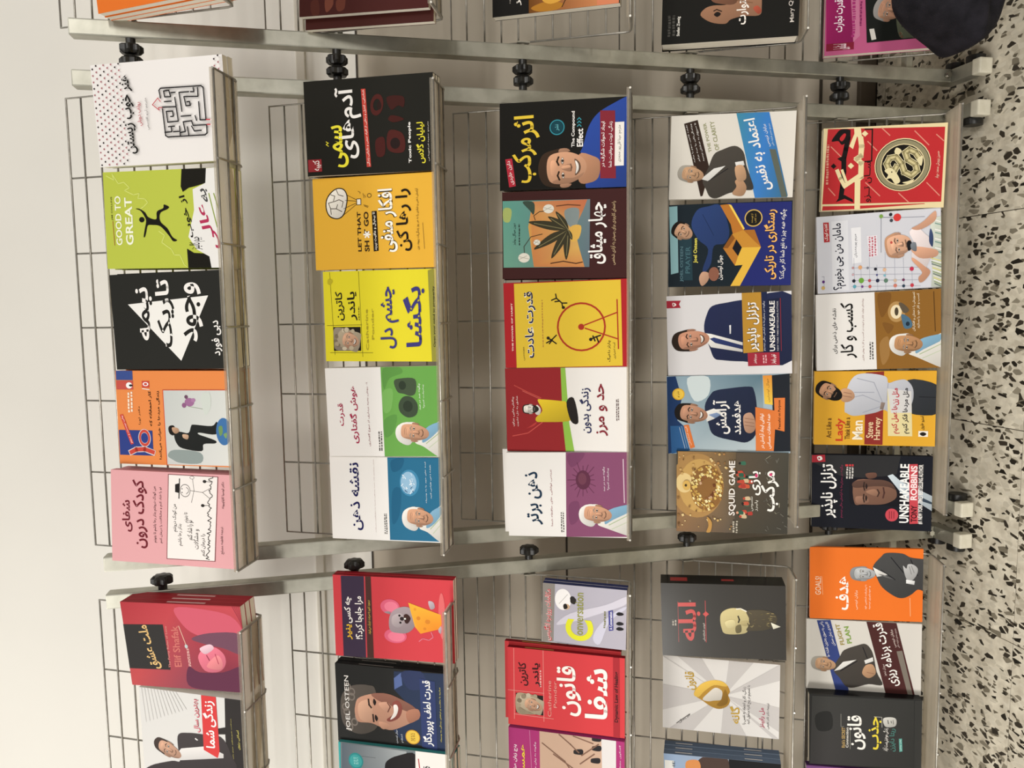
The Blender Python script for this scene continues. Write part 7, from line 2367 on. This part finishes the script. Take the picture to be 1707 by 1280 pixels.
{'id':39,'loc':(0.5261,1.2109,0.4319),'rot':(-0.4359,0.0210,-0.0074),'w':0.1442,'h':0.2262,'t':0.0390,'bg':'#151411','spine':'#100f0e','label':'black hardcover with half a face and cream page edge, on the right rack','group':'books on the fourth shelf of the right rack','hard':1,'art':[
('S','portrait',[307,288,383,322,408,384,411,487,515,545,526,707,335,732,258,713,263,602,234,511,190,471,218,367],'#9c7258'),
('S','portrait',[474,362,416,445,420,548,610,543,631,379],'#7c5440'),
('S','portrait',[304,386,333,411,306,438,274,412],'#1c1412'),
('S','portrait',[342,671,370,701,311,732,274,708],'#a8503c'),
('L','portrait',[344,385,360,406,334,442],12.9,'#2c1c14'),
('T','title_lettering','ماری استوارت',[168,551,813,551,168,641],'#efe8e0',0.016,None,None),
('T','title_lettering','Stefan Zweig',[85,113,311,113,85,142],'#d8d4cc',0.014,None,None),
('G','small_lettering',[82,40,328,108],'#4a4844',2),
('T','small_lettering','Mary Queen',[154,936,547,911,157,975],'#c8c0b8',0.0,None,None),
('L','cover_artwork',[454,526,406,665],6.5,'#6a4a34')]},
{'id':40,'loc':(0.5332,1.2350,0.1288),'rot':(-0.4254,-0.0062,-0.0143),'w':0.1452,'h':0.2017,'t':0.0159,'bg':'#b4567e','spine':'#b4567e','label':'magenta book with a grey-haired face on a dark photo, bottom row of the right rack','group':'books on the bottom shelf of the right rack','art':[
('P','cover_artwork',[1186,-19,1155,197,144,245,140,14],['#ac2468', '#8c1a54', '#7a144a', '#941c5a']),
('P','cover_artwork',[1155,197,1144,268,213,300,144,245],'#bd708f'),
('P','cover_artwork',[1136,321,1031,1041,146,1067,127,885,120,359],'#131613'),
('T','title_lettering','قدرت تجارت',[278,76,671,76,278,168],'#f4e8ee',0.018,None,None),
('G','small_lettering',[189,220,652,268],'#9a2c68',1),
('G','small_lettering',[321,289,626,317],'#7a2454',1),
('P','cover_artwork',[55,14,144,14,144,251,55,251],'#7a1a30'),
('T','small_lettering','استانبول',[62,75,133,75,62,220],'#e4ccd4',0.006,None,None),
('P','cover_artwork',[283,377,285,417,155,439,146,399],'#c8c4bc'),
('S','portrait',[436,600,410,671,279,789,127,885,138,724,165,630],'#4c5040'),
('S','portrait',[223,722,242,733,220,747,205,734],'#8a866c'),
('S','portrait',[378,645,396,656,375,670,360,657],'#8a866c'),
('S','portrait',[226,724,245,735,223,749,208,736],'#5a4434'),
('S','portrait',[230,769,249,780,227,795,212,781],'#6a6c54'),
('S','portrait',[333,760,352,771,330,785,315,772],'#5a4434'),
('S','portrait',[298,696,316,708,294,722,280,709],'#34382c'),
('S','portrait',[198,631,217,642,195,657,180,643],'#6a6c54'),
('S','portrait',[186,731,204,743,183,757,168,743],'#5a4434'),
('S','portrait',[343,790,361,801,339,815,325,802],'#6a6c54'),
('S','portrait',[213,798,232,809,210,823,195,810],'#34382c'),
('S','portrait',[159,639,178,650,156,665,141,651],'#5a4434'),
('S','portrait',[286,641,304,652,283,666,268,653],'#34382c'),
('S','portrait',[171,738,190,749,168,763,153,750],'#34382c'),
('S','portrait',[159,833,177,844,156,859,141,845],'#34382c'),
('S','portrait',[351,726,370,737,348,751,333,738],'#5a4434'),
('S','portrait',[260,763,279,774,257,789,242,775],'#5a4434'),
('S','portrait',[225,736,244,748,222,762,207,748],'#6a6c54'),
('S','portrait',[138,832,157,843,135,857,120,844],'#8a866c'),
('S','portrait',[293,694,311,705,290,720,275,706],'#5a4434'),
('S','portrait',[340,762,359,773,337,788,322,774],'#34382c'),
('S','portrait',[291,690,310,701,288,715,273,702],'#34382c'),
('S','portrait',[198,624,217,635,195,650,180,636],'#5a4434'),
('S','portrait',[378,621,396,632,374,646,359,633],'#5a4434'),
('S','portrait',[337,624,356,635,334,650,319,636],'#6a6c54'),
('S','portrait',[314,781,332,792,311,806,296,793],'#6a6c54'),
('S','portrait',[357,767,375,778,353,792,339,779],'#8a866c'),
('F','portrait',[350,418,642,647],'#b88a70','#8e8a86','gs',0.25)]},
{'id':41,'loc':(0.5328,1.2134,1.0525),'rot':(-0.4346,0.0271,-0.0104),'w':0.1452,'h':0.2144,'t':0.0119,'bg':'#3e1915','spine':'#3e1915','label':'dark brown red book with another copy sticking out, on the right rack','group':'books on the second shelf of the right rack','copies':2,'copy_label':'lower copy sticking out left behind the dark brown red book','offs':[(-0.016,-0.004,0.0)],'art':[
('P','cover_artwork',[1182,14,1070,1001,-8,999,-3,8],['#35130f', '#4a1d1a', '#451a17', '#3c1814']),
('S','cover_artwork',[159,206,240,251,108,272,28,216],'#6a3a2c'),
('S','cover_artwork',[135,295,200,361,56,360,33,305],'#5e3024'),
('S','cover_artwork',[141,94,164,150,19,160,10,104],'#4a221a')]},
{'id':42,'loc':(0.5653,1.2292,0.7426),'rot':(-0.4798,0.0070,0.0021),'w':0.1452,'h':0.2148,'t':0.0170,'bg':'#141210','spine':'#141210','label':'black and orange book with a white page edge, third row of the right rack','group':'books on the third shelf of the right rack','art':[
('P','cover_artwork',[1066,294,979,1006,-2,993,-12,295],['#7a4a18', '#c87840', '#d08858', '#6a4014']),
('S','cover_artwork',[55,312,102,402,103,491,60,568,7,513,6,379],'#b07828'),
('S','cover_artwork',[133,402,175,513,121,568,76,469],'#d8a040'),
('L','cover_artwork',[31,557,103,584,195,579],9.3,'#201408'),
('P','cover_artwork',[364,822,362,997,-2,993,-1,828],'#cc7c58'),
('T','title_lettering','راز',[98,189,260,189,98,236],'#efe8e0',0.02,None,None),
('G','small_lettering',[127,138,269,152],'#8a847c',1)]},
{'id':43,'loc':(0.5353,1.2035,1.3520),'rot':(-0.4508,-0.0652,-0.0017),'w':0.1455,'h':0.2136,'t':0.0126,'bg':'#dc7026','spine':'#dc7026','label':'plain orange book with a pale page edge, top row of the right rack','group':'books on the top shelf of the right rack','copies':2,'copy_label':'copy behind the plain orange book with a pale page edge','art':[
('P','cover_artwork',[1307,148,1262,302,485,241,519,107],'#f0e8de')]},
{'id':44,'loc':(-0.9886,1.2323,0.1186),'rot':(-0.4227,-0.0216,0.0096),'w':0.1452,'h':0.2134,'t':0.0149,'bg':'#76487f','spine':'#4a2c5c','label':'violet book cut by the frame edge, beside the dark grey glossy book','group':'books on the bottom shelf of the left rack','art':[
('P','cover_artwork',[988,-9,1011,1003,812,1005,705,-10],['#8a5a94', '#6a3f74', '#6a3f74', '#7a4a84'])]},
]
for d in BOOKS:
    make_book(d)

# ------------------------------------------------------------------ dark cloth bag hanging over the right rack's lowest row
def cloth_bag():
    rng = random.Random(4)
    outline = [(0.74, 0.29), (0.56, 0.305), (0.495, 0.305), (0.47, 0.285), (0.444, 0.252), (0.428, 0.228), (0.414, 0.215), (0.408, 0.204), (0.41, 0.192), (0.418, 0.18), (0.434, 0.17), (0.45, 0.162), (0.472, 0.154), (0.505, 0.134), (0.57, 0.1), (0.66, 0.08), (0.74, 0.19)]
    bm = bmesh.new()
    n = len(outline)
    cx = sum(p[0] for p in outline) / n
    cz = sum(p[1] for p in outline) / n
    rows = []
    prof = [(0.0, 1.0), (0.02, 1.0), (0.035, 0.97), (0.05, 0.90), (0.06, 0.65), (0.062, 0.3)]
    for side in (1, -1):
        for dy, sc in (prof if side == 1 else prof[1:]):
            rows.append([bm.verts.new((cx + (x - cx) * sc, -side * dy + 0.006 * math.sin(7 * k + 3 * dy * 40), cz + (z - cz) * sc + 0.004 * math.sin(5 * k))) for k, (x, z) in enumerate(outline)])
    front = rows[:len(prof)]
    back = [rows[0]] + rows[len(prof):]
    for seq in (front, back):
        for a, c_ in zip(seq, seq[1:]):
            for k in range(n):
                bm.faces.new((a[k], a[(k + 1) % n], c_[(k + 1) % n], c_[k]))
        bm.faces.new(seq[-1])
    bmesh.ops.recalc_face_normals(bm, faces=bm.faces)
    for f in bm.faces:
        f.smooth = True
    me = bpy.data.meshes.new('cloth_bag')
    bm.to_mesh(me)
    bm.free()
    me.materials.append(MAT['fabric'])
    o = link('cloth_bag', me, None, None, (0, 1.12, 0))
    md = o.modifiers.new('soften', 'SUBSURF')
    md.levels = 2
    md.render_levels = 2
    tag(o, 'dark charcoal cloth bag hanging in front of the magenta book', 'bag')
    return o
cloth_bag()

# the source curve of the lettering has done its work
bpy.data.objects.remove(_fo)
bpy.data.curves.remove(_fc)
